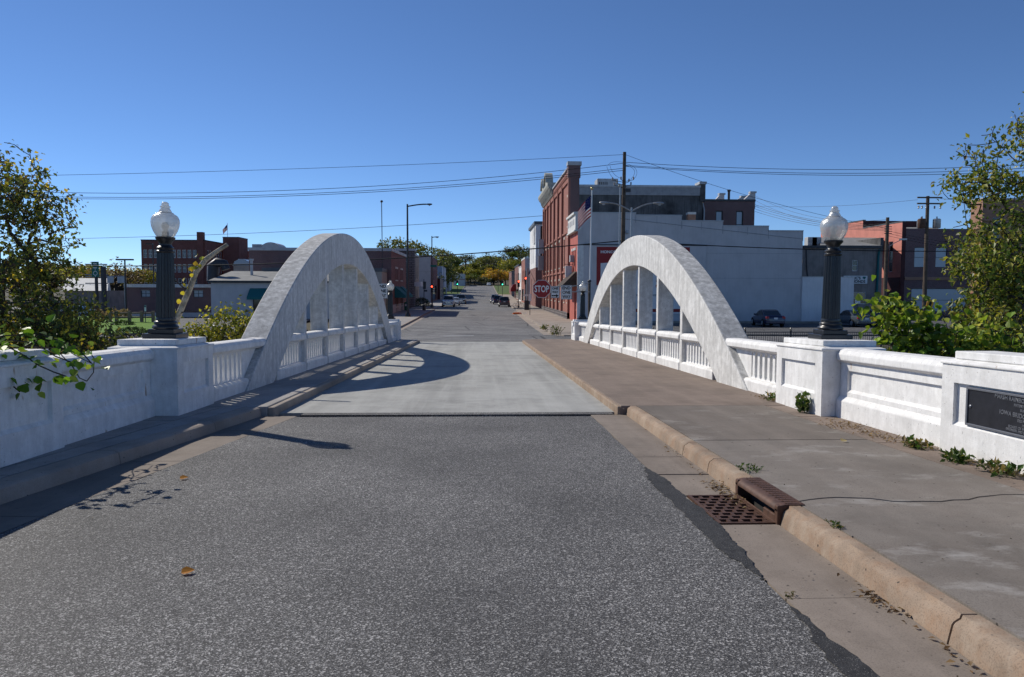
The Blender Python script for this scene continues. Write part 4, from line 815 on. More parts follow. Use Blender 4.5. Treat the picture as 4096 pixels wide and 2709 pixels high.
b = MB(); b.box(CXX + .5, DX1, 89.88, 89.99, 2.9, 3.25); b.build('belt_course', 'brick_orange', t)
OX = PX(3962, 96); building('orange_brick_building', 'orange brick building half hidden behind the leafy tree', OX, OX + 18, 96, 98.4, -1.5, 13.2, {'S': 'brick_orange'}, {'S': [(OX + 1.4, OX + 2.8, 8, 11), (OX + 1.4, OX + 2.8, 3, 6)]}, {'S': dict(frame='stone_trim')}, coping='stone_trim')

# ---- farther buildings on the sunny side
t = building('modern_block', 'four-storey block with pale grey upper floors over brown brick', 9.0, 26, 127, 142, -1.5, 5.2, {'S': 'brick_mid'}, {'S': [(11, 12.2, 0, 3.2)], 'W': [(130, 130.8, 0, 3.5), (137, 137.8, 0, 3.5)]}, {'S': dict(frame='dark_steel'), 'W': dict(frame='dark_steel')}, coping=None)
sw = [(9.75, 10.9, 6.0, 9.0), (9.75, 10.9, 9.8, 12.0)]
wall(t, 'S', 9.0, 26, 126.98, 5.2, 12.3, 'stucco_white', sw); fill(t, 'S', 126.98, sw, frame='dark_steel'); wo = [(131.5, 132.1, 6, 9), (137.6, 138.2, 6, 9), (134, 134.5, 6, 9), (134, 134.5, 9.6, 12)]
wall(t, 'W', 127, 142, 8.98, 5.2, 12.3, 'stucco_white', wo); fill(t, 'W', 8.98, wo, frame='dark_steel'); b = MB(); b.box(8.7, 26, 126.7, 142.2, 12.3, 12.75); b.build('coping', 'coping_dark', t); b = MB(); b.box(9, 26, 127.1, 142, 12.0, 12.2); b.build('roof', 'roof_grey', t)
b = MB(); b.lathe([(.55, 0), (.55, .12), (.3, .14)], (0, 0, 0), 16); b.v = [(8.95 - z, 129.6 + x, 11.0 + y) for x, y, z in b.v]; b.build('round_emblem', 'siding_grey', t)
b = MB(); b.box(8.85, 8.98, 128.2, 131, 9.2, 11.9); b.build('emblem_board', 'stucco_grey', t)
building('corner_store', 'narrow brick store with plain grey end wall', 9.0, 24, 158, 172, -1.5, 7.8, {'S': 'stucco_grey', 'W': 'brick_red'}, {'W': [(160, 161.2, 3.2, 5.6), (163.5, 164.7, 3.2, 5.6), (167, 168.2, 3.2, 5.6), (160, 170, -.9, 1.6)]}, {'W': dict(frame='dark_steel')}, coping='cornice_white', cop_h=.35)
building('pale_store', 'pale two-storey store beyond the narrow brick store', 9.0, 20, 172.2, 184, -1.5, 6.6, {'S': 'stucco_blue', 'W': 'stucco_white'}, {'W': [(175, 176.2, 3, 5.2), (179, 180.2, 3, 5.2), (174, 182, -.9, 1.4)]}, {'W': dict(frame='dark_steel')}, coping='cornice_white')
building('dark_store', 'dark brick store with pointed gable on the sunny side', 9.0, 20, 184.2, 206, -1.4, 7.2, {'S': 'brick_dark', 'W': 'brick_mid'}, {'W': [(187, 188.4, 3, 5.4), (192, 193.4, 3, 5.4), (197, 198.4, 3, 5.4), (186, 203, -.8, 1.6)]}, {'W': dict(frame='sign_white')}, coping='dark_steel', cop_h=.4)
t = building('brown_store', 'small brown store with curved red awning up the street', 9.0, 20, 228, 248, -.6, 6.7, {'S': 'stucco_brown', 'W': 'brick_mid'}, {'W': [(232, 233.5, 3, 5), (240, 241.5, 3, 5)]}, {'W': dict(frame='dark_steel')}, coping='coping_dark')
a = thing('red_awning', (8.3, 200, 1.6), 'small rounded red awning over the walk', 'awning'); b = MB(); b.prism([(9.0, 1.0), (7.6, 1.0), (7.7, 1.9), (8.2, 2.7), (9.0, 3.0)], 198, 201, 'y'); b.build('canopy', 'sign_red', a); b = MB(); b.tube([(7.7, 198.1, 1.0), (9.0, 198.1, 1.0)], .04, 5); b.build('rail', 'dark_steel', a)

# ---- shady side: two-storey brick with teal awnings, annex, stone corner building and others
EX = -10.7
wu = [(96.9, 97.6, 2.75, 4.15), (98.6, 99.3, 2.75, 4.15), (103.0, 103.7, 2.75, 4.15), (104.7, 105.4, 2.75, 4.15)]; wd = [(96.9, 97.6, -.6, .9), (98.6, 99.3, -.6, .9), (103.0, 103.7, -.6, .9), (104.7, 105.4, -.6, .9)]
t = building('two_storey_brick', 'two-storey dark brick building with teal awnings and pale base', -27.4, EX, 92.3, 110.3, -1.5, 6.1, {'S': 'brick_dark', 'E': 'brick_mid'}, {'E': wu + wd}, {'E': dict(frame='dark_steel', sill='cornice_white', lintel='cornice_white')}, coping='coping', cop_h=.35, cop_o=.1)
b = MB()
for a, c in ((92.35, 96.75), (97.7, 98.5), (99.4, 102.9), (103.8, 104.6), (105.5, 110.3)): b.box(EX, EX + .06, a, c, -1.5, -.3)
b.build('plinth', 'stucco_pink', t); slope_awning(t, 'E', 95.6, 100.6, EX, 1.95, .75, 1.4, 'awning_teal'); slope_awning(t, 'E', 102.4, 106.4, EX, 1.95, .75, 1.3, 'awning_teal')
b = MB(); pts = [(PX(1055, 93) + 1.1 * (1 - math.cos(a)), 6.4 + .75 * math.sin(a)) for a in np.linspace(0, math.pi, 13)]; b.prism(pts, 93.5, 97, 'y'); b.build('arched_vent', 'coping', t); b = MB(); b.box(PX(1020, 93), PX(1055, 93), 93.5, 97, 6.1, 6.9); b.build('roof_box', 'siding_grey', t)
t = building('tan_annex', 'single-storey tan annex in front of the dark brick wall', -24.5, -11.2, 87.5, 92.25, -1.5, 3.55, {'S': 'stucco_tan'}, {'S': [(-13.2, -12.2, -1.3, 1.2)]}, {'S': dict(frame='dark_steel')}, coping='coping_dark', cop_h=.4); slope_awning(t, 'S', -14.2, -11.3, 87.5, 2.3, 1.5, 1.1, 'awning_teal')
SX0, SX1, SY = PX(862, 80), -15.5, 80.0
t = building('grey_annex', 'low pale grey stucco building with sloping roof and dark roof duct', SX0, SX1, SY, 87.4, -1.5, 2.35, {'S': 'stucco_grey'}, {'S': [(PX(1024, 80), PX(1060, 80), -1.4, .7)]}, {'S': dict(frame='dark_steel', pane='glass_dark')}, coping=None, par=.1)
slope_awning(t, 'S', PX(1014, 80), PX(1090, 80), SY, 1.65, .75, 1.2, 'awning_teal')
b = MB(); b.add([(SX0 - .2, SY - .25, 2.42), (SX1, SY - .25, 2.42), (SX1, 87.3, 3.55), (SX0 - .2, 87.3, 3.55), (SX0 - .2, SY - .25, 2.2), (SX1, SY - .25, 2.2), (SX1, 87.3, 2.3), (SX0 - .2, 87.3, 2.3)], [(0, 1, 2, 3), (0, 4, 5, 1), (1, 5, 6, 2), (3, 7, 4, 0), (2, 6, 7, 3)]); b.build('roof_slope', 'roof_grey', t)
b = MB(); b.box(SX0 - .22, SX1, SY - .3, SY - .25, 2.2, 2.42); b.build('fascia', 'dark_steel', t)
b = MB(); b.tube([(PX(870, 83), 83, 2.4), (PX(872, 83), 83, 4.0), (PX(890, 83), 83, 4.35), (PX(915, 83), 83, 4.2), (PX(922, 83), 83, 3.6)], [.6, .6, .55, .5, .45], 10); b.build('roof_duct', 'dark_steel', t, smooth=50)
b = MB(); b.lathe([(.15, 3.0), (.15, 4.6), (.24, 4.62), (.24, 4.8)], (PX(1022, 84), 84, 0), 10); b.build('vent_pipe', 'coping', t)
b = MB(); b.box(PX(937, 80), PX(948, 80), SY - .03, SY, PZ(1224, 80), PZ(1209, 80)); b.build('notice', 'sign_white', t)
LX0, LX1, LY = PX(537, 84), PX(862, 84), 84.0
t = building('low_brick_store', 'low purple-brown brick building with white fascia and two small windows', LX0, LX1, LY, 97, -1.5, 1.7, {'S': 'brick_dark'}, {'S': [(PX(591, LY), PX(627, LY), .65, 1.45), (PX(793, LY), PX(832, LY), .65, 1.45)]}, {'S': dict(nx=2, nz=2, frame='dark_steel', pane='glass_pale')}, coping='cornice_white', cop_h=.35, cop_o=.2, par=.2)
b = MB(); b.box(LX0 - .03, LX1 + .02, LY - .05, LY - .002, -1.5, -1.0); b.build('foundation', 'stucco_grey', t)
# factory
FY = 200.0; fx0, fx1 = PX(597, FY), PX(822, FY); wn = []
for zr in (9.2, 5.55, 1.9):
    for px in (605, 625, 645, 715, 735, 755, 775, 795): wn.append((PX(px, FY), PX(px + 14, FY), zr, zr + 2.1))
t = building('brick_factory', 'large four-storey red brick factory with rows of white-framed windows', fx0, fx1 + 1.4, FY, 214, -2, 13.6, {'S': 'brick_factory', 'E': 'brick_factory'}, {'S': wn, 'E': [(a, c, z, z + 2.1) for z in (9.2, 5.55, 1.9) for a, c in ybays(201, 213, 6, 1.0)]}, {'S': dict(nx=2, nz=2, fw=.12), 'E': dict(nx=1, nz=2, fw=.12)}, coping='dark_steel', cop_h=.25, roof='roof_dark')
b = MB(); b.box(PX(815, FY), PX(837, FY), FY - .6, FY + 1.2, -2, 15.8); b.build('stair_pier', 'brick_factory', t)
wn = [(PX(962, 212) + k * 3 + .6, PX(962, 212) + k * 3 + 1.6, z, z + 2.1) for k in range(3) for z in (8.8, 5.2, 1.6)]
tt = building('factory_tower', 'square brick factory tower with a flagpole on its roof', PX(912, 212), PX(974, 212), 212, 220, -2, 15.2, {'S': 'brick_factory'}, coping='coping_dark', roof='roof_dark')
building('factory_wing', 'lower brick factory wing behind the tower', PX(962, 222), PX(1100, 222), 222, 234, -2, 12.0, {'S': 'brick_factory'}, {'S': [(PX(975, 222) + k * 2.3, PX(975, 222) + k * 2.3 + 1.0, z, z + 2.1) for k in range(5) for z in (8.2, 4.7)]}, {'S': dict(fw=.12)}, coping='coping')
cv = thing('vaulted_canopy', (PX(1000, 118), 118, 3), 'pale blue barrel-vaulted canopy roof in front of the factory wing', 'canopy'); b = MB(); x0, x1 = PX(967, 118), PX(1030, 118); pts = [(x0 + (x1 - x0) * (1 - math.cos(a)) / 2, 5.0 + .95 * math.sin(a)) for a in np.linspace(0, math.pi, 15)]; b.prism(pts, 116, 120, 'y'); b.build('vault', 'glass_pale', cv)
for k in range(6): a = math.pi * k / 5; b = MB(); xx, zz = x0 + (x1 - x0) * (1 - math.cos(a)) / 2, 5.0 + .97 * math.sin(a); b.tube([(xx, 115.9, zz), (xx, 120, zz)], .05, 5); b.build('rib', 'sign_white', cv)
b = MB(); b.box(x0, x1, 116.1, 119.9, -1.5, 4.98); b.build('base', 'stucco_tan', cv)
# stone corner building
se = [(123.5, 124.6, 3.3, 5.6), (127, 127.7, 3.3, 5.3), (129.5, 130.2, 3.3, 5.3), (123.5, 124.6, -.4, 2), (127, 127.7, -.3, 1.5), (129.5, 130.2, -.3, 1.5)]
t = building('stone_corner_building', 'two-storey stone corner building with darker rock-faced end wall', -26, EX, 120.8, 133.6, -1.5, 7.0, {'S': 'stone_block', 'E': 'stone_light'}, {'E': se}, {'E': dict(frame='dark_steel', sill='stone_trim')}, coping='coping', cop_h=.3)
b = MB(); b.box(-13.2, EX + .25, 120.55, 123.0, -1.5, 7.5); b.build('corner_tower', 'stone_block', t); b = MB(); b.box(-13.4, EX + .45, 120.35, 123.2, 7.5, 7.85); b.build('tower_cap', 'coping', t)
b = MB(); b.box(EX, EX + 1.3, 121.2, 126, 2.0, 2.7); b.build('entrance_canopy', 'stucco_white', t)
t = building('pink_wall_building', 'tall building with blank pale pinkish end wall', -30, EX, 164, 189, -1.5, 8.5, {'S': 'stucco_pink', 'E': 'brick_mid'}, {'E': [(167, 168.2, 3.5, 6), (173, 174.2, 3.5, 6), (179, 180.2, 3.5, 6), (167, 186, -.9, 1.8)]}, {'E': dict(frame='dark_steel')}, coping='dark_steel', cop_h=.15)
b = MB(); b.box(-29.9, EX, 163.97, 164.0, 5.2, 5.25); b.box(-29.9, EX, 163.97, 164.0, 1.8, 1.85); b.build('wall_joint', 'stucco_tan', t)
building('blue_wall_store', 'store with pale blue end wall up the street', -24, EX, 212, 240, -.9, 7.6, {'S': 'stucco_blue', 'E': 'stucco_white'}, {'E': [(215, 216.5, 3.5, 5.5), (222, 223.5, 3.5, 5.5), (214, 237, -.3, 2.0)]}, {'E': dict(frame='dark_steel')}, coping='coping')
building('dark_front_store', 'low dark-fronted store beside the pale blue wall', -22, EX + .5, 192, 208, -1.3, 4.0, {'S': 'maroon', 'E': 'stucco_tan'}, {'E': [(194, 205, -.6, 1.8)]}, {'E': dict(frame='sign_white', nx=4, nz=1)}, coping='dark_steel')
building('grey_store', 'small grey store near the top of the street', -22, EX, 262, 285, .5, 6.2, {'S': 'stucco_grey', 'E': 'stucco_white'}, {'E': [(265, 266.5, 3.4, 5.2), (272, 273.5, 3.4, 5.2)]}, {'E': dict(frame='dark_steel')}, coping='cornice_white')
t = building('hilltop_building', 'pale flat-roofed building with a red stripe at the hilltop', PX(1815, 322), PX(1858, 322), 322, 340, 2.3, 7.6, {'S': 'stucco_grey'}, {'S': [(PX(1824, 322), PX(1830, 322), 2.6, 4.8)]}, {'S': dict(frame='dark_steel')}, coping='coping'); b = MB(); b.box(PX(1815, 322), PX(1858, 322), 321.95, 322, 5.3, 5.5); b.build('stripe', 'sign_red', t)
t = building('white_shed', 'long white-roofed shelter beyond the left-bank trees', PX(300, 110), PX(470, 110), 110, 118, -1.6, 1.2, {'S': 'stucco_brown'}, coping=None, par=.1); b = MB(); b.add([(PX(295, 110), 109.5, 1.2), (PX(470, 110), 109.5, 1.2), (PX(470, 114), 114, 3.0), (PX(310, 114), 114, 3.0), (PX(470, 118), 118.5, 1.2), (PX(310, 118), 118.5, 1.2)], [(0, 1, 2, 3), (3, 2, 4, 5), (1, 4, 2), (0, 3, 5)]); b.build('gable_roof', 'cornice_white', t)

# ================================================================== POLES, SIGNALS, SIGNS
def cobra(name, label, base, h, arm, m, group=None, heads=1, tilt=.6, r=.09):
    """street light: tapered pole on a cast base with curved arm(s) and cobra head; arm = reach along X"""
    x, y, z = base; t = thing(name, base, label, 'street light', group)
    b = MB(); b.lathe([(r * 2.2, 0), (r * 2.2, .12), (r * 1.6, .35), (r * 1.2, .5)], base, 12); b.build('base', m, t, smooth=40)
    b = MB(); b.tube([(x, y, z + .3), (x, y, z + h)], [r, r * .62], 10); b.build('pole', m, t, smooth=60)
    for k in range(heads):
        a = arm if k == 0 else -arm
        pts = [(x + a * s_, y, z + h - .25 + tilt * math.sin(s_ * math.pi / 2)) for s_ in np.linspace(0, 1, 7)]; b = MB(); b.tube(pts, r * .5, 8); ar = b.build('arm', m, t, smooth=60)
        ex, ez = pts[-1][0], pts[-1][2]; sg = 1 if a > 0 else -1; b = MB()
        b.lathe([(.03, 0), (.09, .08), (.14, .3), (.15, .5), (.12, .68), (.03, .75)], (0, 0, 0), 12); b.v = [(ex + sg * (vz - .1), y + vx, ez + vy * .62) for vx, vy, vz in b.v]; hd = b.build('lamp_head', m if m != 'pole_wood' else 'steel', ar, smooth=60)
        b = MB(); b.lathe([(.12, 0), (.1, -.06), (.05, -.1)], (ex + sg * .35, y, ez - .06), 10); b.build('lens', 'glass_pale', hd, smooth=60)
    return t
cobra('street_light', 'tall black street light beside the shady walk before the signals', (PX(1633, 83), 83, gz(83) + .13), 12.0, 2.0, 'black_iron', tilt=.25, r=.14)
cobra('street_light', 'black street light with square head at the signal corner', (PX(1729, 119.5), 119.5, gz(119) + .13), 11.0, .45, 'black_iron', tilt=.1, r=.12)
cobra('street_light', 'silver double-headed street light beside the wooden utility pole', (PX(2524, 52), 52, -1.4), 8.6, 1.55, 'steel', heads=2, tilt=.55)
for i, (px, y, h, arm) in enumerate(((1776, 205, 10.5, 4.5), (1806, 245, 10, 4), (1860, 300, 10, 1.8), (1992, 262, 9.2, -3.6))):
    cobra('far_street_light', ['slim street light with long arm by the pale blue wall', 'slim street light in front of the small grey store', 'slim street light near the hilltop building', 'slim street light on the sunny side near the orange maple'][i], (PX(px, y), y, gz(y)), h, arm, 'dark_steel', 'slim lights up the street', r=.08)
def lotlight(px, y, topy, label, kind):
    x = PX(px, y); t = thing('lot_light', (x, y, -1.5), label, 'light pole'); zt = PZ(topy, y); b = MB(); b.tube([(x, y, -1.5), (x, y, zt)], [.1, .07], 8); b.build('pole', 'black_iron', t)
    for sg in ((-1, 1) if kind == 'T' else (-1,)): b = MB(); b.box(min(x, x + sg * .75), max(x, x + sg * .75), y - .18, y + .18, zt, zt + .13); b.build('head', 'black_iron', t)
lotlight(533, 72, 1050, 'black twin-headed parking lot light beside the low brick building', 'T'); lotlight(642, 95, 988, 'black lot light standing behind the low brick building', 'L')
t = thing('antenna_mast', (PX(1532, 98), 98, 3), 'thin tall mast rising above the dark brick building', 'mast'); b = MB(); b.tube([(PX(1534, 91), 91, 2), (PX(1532, 91), 91, PZ(818, 91))], .05, 6); b.build('pole', 'dark_steel', t); b = MB(); b.lathe([(.1, 0), (.18, .1), (.1, .25)], (PX(1532, 91), 91, PZ(818, 91)), 8); b.build('cap', 'dark_steel', t)

def signal(name, label, x, y, z, h, heads, m='black_iron', group='traffic signals at the side street', pole=True):
    """signal on a pole; heads = [(dx, dz, lit, facing yaw)]"""
    t = thing(name, (x, y, z), label, 'traffic light', group)
    if pole:
        b = MB(); b.lathe([(.16, 0), (.16, .1), (.1, .3), (.06, .4), (.055, h)], (x, y, z), 10); b.build('pole', m, t, smooth=40)
    for dx, dz, lit in heads:
        hx, hz = x + dx, z + dz; b = MB(); b.box(hx - .17, hx + .17, y - .42, y - .12, hz, hz + 1.05); hd = b.build('housing', 'black_iron', t, bevel=.02)
        for k, cl in enumerate(('green', 'yellow', 'red')):
            zc = hz + .18 + .345 * k; b = MB(); b.lathe([(.115, 0), (.10, .02), (.05, .04)], (0, 0, 0), 14); b.v = [(hx + p[0], y - .43 - p[2], zc + p[1]) for p in b.v]
            b.build('lens', 'lens_' + cl if lit == cl and cl != 'yellow' else 'lens_dark', hd, smooth=60)
            b = MB(); n = 10; V = []
            for j in range(n + 1):
                a = math.pi * (-.1 + 1.2 * j / n); V += [(hx + .14 * math.cos(a), y - .425, zc + .14 * math.sin(a)), (hx + .14 * math.cos(a), y - .65, zc + .14 * math.sin(a))]
            b.add(V, [(2 * j, 2 * j + 1, 2 * j + 3, 2 * j + 2) for j in range(n)]); b.build('visor', 'black_iron', hd)
        b = MB(); b.box(min(x, hx), max(x, hx) + .02, y - .13, y - .03, hz + .45, hz + .55); b.build('bracket', m, hd)
    return t
sig = signal('traffic_signal', 'traffic signal showing red on the black corner pole by the shady walk', PX(1729, 119.2) , 119.1, gz(119) + .13, 3.0, [(0, 2.35, 'red'), (.62, 2.3, None)])
b = MB(); b.box(PX(1726, 119) - .1, PX(1748, 119), 118.75, 118.79, 4.95, 5.3); b.build('street_name_board', 'sign_green', sig)
signal('traffic_signal', 'traffic signal showing red beside the grey signal cabinet', PX(2102, 108), 108.3, gz(108) + .13, 5.5, [(0, 3.55, 'red')])
signal('traffic_signal', 'traffic signal showing red on the pole with the parked bicycle', PX(2074, 119), 119.4, gz(119) + .13, 5.4, [(0, 3.2, 'red')])
signal('traffic_signal', 'traffic signal showing green far up beside the grass verge', PX(1830, 178), 178, gz(178), 5.0, [(0, 3.8, 'green')], group='green signals far up the street')
signal('traffic_signal', 'traffic signal showing green far up beside the parked van', PX(2009, 178), 178, gz(178), 5.0, [(0, 3.8, 'green')], group='green signals far up the street')
t = thing('pedestrian_signal', (PX(1697, 104), 104, gz(104) + .1), 'slim pedestrian signal post with push box on the near corner', 'pedestrian signal'); x = PX(1697, 104); z = gz(104) + .1
b = MB(); b.lathe([(.22, 0), (.22, .7), (.18, .75), (.05, .8), (.05, 4.2)], (x, 104, z), 10); b.build('pole', 'black_iron', t); b = MB(); b.box(x - .12, x + .28, 103.8, 104.1, z + 2.9, z + 3.9); b.build('head', 'black_iron', t); b = MB(); b.box(x, x + .45, 103.8, 103.9, z + 2.55, z + 2.8); b.build('small_sign', 'dark_steel', t)
t = thing('signal_cabinet', (PX(2106, 107), 107, gz(107)), 'grey metal signal control cabinet at the corner of the walk', 'cabinet'); x = PX(2107, 107); z = gz(107) + .12; b = MB(); b.box(x - .35, x + .3, 106.7, 107.3, z, z + 1.35); b.build('box', 'dark_steel', t, bevel=.03); b = MB(); b.tube([(x + .05, 107, z), (x + .05, 107, z + 5.8)], .16, 10); b.build('conduit_post', 'steel', t); b = MB(); b.box(x - .5, x + .15, 106.75, 106.8, z + 1.95, z + 2.2); b.build('street_sign', 'sign_white', t)
t = thing('parking_sign_post', (PX(2119, 88), 88, gz(88)), 'small parking sign on a thin post on the sunny walk', 'sign'); x = PX(2119.5, 88); b = MB(); b.tube([(x, 88, gz(88)), (x, 88, gz(88) + 2.5)], .04, 6); b.build('post', 'dark_steel', t); b = MB(); b.box(x - .16, x + .16, 87.93, 87.96, gz(88) + 1.75, gz(88) + 2.55); b.build('plate', 'sign_white', t)
t = thing('orange_barrier', (PX(2078, 96), 96, gz(96)), 'collapsed orange and white barrier lying at the kerb', 'barrier'); x = PX(2078, 94); z = gz(94) + .02
for k, (dx, dy, l, a, m) in enumerate(((0, 0, .9, .4, 'sign_orange'), (.15, .2, .8, -.5, 'sign_white'), (-.3, .1, .7, .9, 'sign_orange'))):
    flat('sign_orange', (.75, .17, .03), .6); b = MB(); b.obox((x + dx, 94 + dy, 0), (math.cos(a), math.sin(a), 0), (-math.sin(a), math.cos(a), 0), l, .1, z + .05 * k, z + .05 * k + .10); b.build('board', m, t)

# ---- stop sign, one-way signs on the mast arm; flagpole
SY2 = 43.4; px2m = SY2 / F
PXs, PZs = (lambda px: PX(px, SY2)), (lambda py: PZ(py, SY2))
t = thing('sign_mast', (PXs(2359), SY2 + .12, -1.4), 'brown steel mast with a horizontal arm carrying road signs', 'mast')
b = MB(); b.tube([(PXs(2359), SY2 + .12, -1.45), (PXs(2359), SY2 + .12, PZs(1126))], .075, 10); b.build('mast', 'pole_wood', t); b = MB(); b.lathe([(.11, 0), (.12, .06), (.06, .12)], (PXs(2359), SY2 + .12, PZs(1127)), 10); b.build('cap', 'dark_steel', t)
b = MB(); b.tube([(PXs(2359), SY2 + .06, PZs(1131)), (PXs(2285), SY2 + .06, PZs(1146)), (PXs(2150), SY2 + .06, PZs(1146))], .025, 8); b.tube([(PXs(2359), SY2 + .06, PZs(1167)), (PXs(2150), SY2 + .06, PZs(1167))], .025, 8); b.tube([(PXs(2318), SY2 + .06, PZs(1139)), (PXs(2306), SY2 + .06, PZs(1167))], .018, 6); b.build('arm', 'steel', t)
st_ = thing('stop_sign', (PXs(2166.5), SY2, PZs(1195)), 'red octagonal STOP sign on the mast arm', 'sign'); cx, cz = PXs(2166.5), PZs(1155.5); r = 35.2 * px2m / math.cos(math.pi / 8)
oct_ = lambda rr: [(cx + rr * math.sin(math.pi / 8 + k * math.pi / 4), cz + rr * math.cos(math.pi / 8 + k * math.pi / 4)) for k in range(8)]
b = MB(); b.prism(oct_(r), SY2, SY2 + .012, 'y'); b.build('plate', 'sign_white', st_); b = MB(); b.prism(oct_(r * .955), SY2 - .006, SY2 - .001, 'y'); b.build('face', 'sign_red', st_)
text('STOP', .36, st_, (cx, SY2 - .01, cz), FACE_S, 'sign_white', bold=.012, width=.82)
def ow(px, py, w_, h, lines, lh, label, arrow=False, X=None):
    cx, cz = (PXs(px) if X is None else X), PZs(py); t = thing('one_way_sign', (cx, SY2, cz - h / 2), label, 'sign')
    b = MB(); b.box(cx - w_ / 2, cx + w_ / 2, SY2, SY2 + .012, cz - h / 2, cz + h / 2); b.build('plate', 'sign_white', t, bevel=.004)
    b = MB(); e = .018; o = .012; 
    for a in ((cx - w_ / 2 + o, cx + w_ / 2 - o, cz + h / 2 - o - e, cz + h / 2 - o), (cx - w_ / 2 + o, cx + w_ / 2 - o, cz - h / 2 + o, cz - h / 2 + o + e), (cx - w_ / 2 + o, cx - w_ / 2 + o + e, cz - h / 2 + o + e, cz + h / 2 - o - e), (cx + w_ / 2 - o - e, cx + w_ / 2 - o, cz - h / 2 + o + e, cz + h / 2 - o - e)): b.box(a[0], a[1], SY2 - .004, SY2 - .001, a[2], a[3])
    b.build('border', 'sign_black', t); n = len(lines) + (1 if arrow else 0)
    for i, l in enumerate(lines): text(l, lh, t, (cx, SY2 - .006, cz + h / 2 - h * (i + .5) / n * .92 - h * .04), FACE_S, 'sign_black', bold=.006, width=w_ * .72)
    if arrow:
        z = cz + h / 2 - h * (n - .5) / n * .92 - h * .04; b = MB(); b.prism([(cx - .19, z - .035), (cx + .05, z - .035), (cx + .05, z - .10), (cx + .2, z), (cx + .05, z + .10), (cx + .05, z + .035), (cx - .19, z + .035)], SY2 - .006, SY2 - .001, 'y'); b.build('arrow', 'sign_black', t)
    return t
ow(2220.6, 1168, .49, .67, ['ONE', 'WAY'], .13, 'small white ONE WAY sign with a black arrow beside the stop sign', True)
ow(2265.6, 1169, .64, .81, ['END', 'ONE', 'WAY'], .165, 'white END ONE WAY sign on the mast arm, between ONE WAY sign and lamp')
t = ow(0, 1166, .66, .85, ['END', 'ONE', 'WAY'], .165, 'white END ONE WAY sign partly hidden by the arch with teal awnings behind', X=-5.56)
b = MB(); b.tube([(-5.3, SY2 + .06, -1.4), (-5.3, SY2 + .06, PZs(1140))], .05, 8); b.build('post', 'pole_wood', t)
def cloth(name, col):
    m = bpy.data.materials.new(name); m.use_nodes = True; nt = m.node_tree; nt.nodes.clear(); o = nt.nodes.new('ShaderNodeOutputMaterial'); d = nt.nodes.new('ShaderNodeBsdfDiffuse'); tl = nt.nodes.new('ShaderNodeBsdfTranslucent'); mx = nt.nodes.new('ShaderNodeMixShader')
    d.inputs[0].default_value = (*col, 1); tl.inputs[0].default_value = (*col, 1); mx.inputs[0].default_value = .5; nt.links.new(d.outputs[0], mx.inputs[1]); nt.links.new(tl.outputs[0], mx.inputs[2]); nt.links.new(mx.outputs[0], o.inputs[0]); MATS[name] = m
def make_flag(parent, p0, length, drop, m_seed, fx, dirx=-1):
    """hanging, rippling striped flag; p0 = upper hoist corner; the fly sags"""
    nx, nz = 18, 13; V = []; Fs = []; ms = []
    for i in range(nx + 1):
        s_ = i / nx
        for j in range(nz + 1):
            q = j / nz; rp = .10 * math.sin(s_ * 9 + q * 2 + m_seed) * s_
            V.append((p0[0] + dirx * length * .62 * s_ + dirx * .02 * math.sin(q * 5), p0[1] + rp + .12 * s_ * math.sin(q * 4 + s_ * 5), p0[2] - drop * q * (1 - .12 * s_) - length * .72 * s_ ** 1.25))
    for i in range(nx):
        for j in range(nz):
            Fs.append((i * (nz + 1) + j, (i + 1) * (nz + 1) + j, (i + 1) * (nz + 1) + j + 1, i * (nz + 1) + j + 1)); ms.append(2 if (i < 8 and j < 7) else (0 if j % 2 == 0 else 1))
    b = MB(); b.v = V; b.f = Fs; b.m = ms; o = b.build('flag', ['flag_red', 'flag_white', 'flag_blue'], parent, smooth=80)
    md = o.modifiers.new('thickness', 'SOLIDIFY'); md.thickness = .006
    sb = MB()
    for i in range(1, 8, 2):
        for j in range(1, 7):
            c = Vector(V[i * (nz + 1) + j]); d = .022 * length / 1.5; sb.add([(c.x - d, c.y - .02, c.z), (c.x, c.y - .02, c.z - d), (c.x + d, c.y - .02, c.z), (c.x, c.y - .02, c.z + d)], [(0, 1, 2, 3)])
    so = sb.build('stars', 'flag_white', o); so['kind'] = 'stuff'
for n_, c_ in (('flag_red', (.42, .03, .04)), ('flag_white', (.75, .74, .74)), ('flag_blue', (.02, .03, .16))): cloth(n_, c_)
t = thing('flagpole', (PX(2358, 45), 45, -1.45), 'white flagpole with gold ball flying a striped national flag', 'flagpole'); xt = PX(2364.5, 45); zt = PZ(763, 45)
b = MB(); b.tube([(PX(2357.5, 45), 45, -1.45), (xt, 45, zt)], [.062, .035], 10); b.build('pole', 'sign_white', t, smooth=60); b = MB(); b.lathe([(.02, 0), (.075, .05), (.09, .1), (.075, .15), (.02, .19)], (xt, 45, zt), 12); flat('gold', (.55, .42, .2), .3, .5, .8); b.build('ball', 'gold', t, smooth=60)
make_flag(t, (xt - .04, 45, PZ(784, 45)), 1.25, 1.22, 1.0, 0)
t = thing('angled_flag', (8.9, 118, 3.4), 'small striped flag on an angled staff above the sunny walk', 'flag'); b = MB(); b.tube([(9.0, 126.5, 2.6), (8.0, 126.5, 4.7)], .03, 6); b.build('staff', 'dark_steel', t); make_flag(t, (8.05, 126.5, 4.6), 1.5, .9, 3.0, 0)
t = thing('roof_flagpole', (PX(934, 214), 214, 15), 'small flagpole with a limp flag on the factory tower', 'flagpole'); x = PX(931, 214); b = MB(); b.tube([(x, 214, 15), (x, 214, PZ(902, 214))], .06, 6); b.build('pole', 'sign_white', t); make_flag(t, (x, 214, PZ(908, 214)), 2.0, 1.5, 2.0, 0)

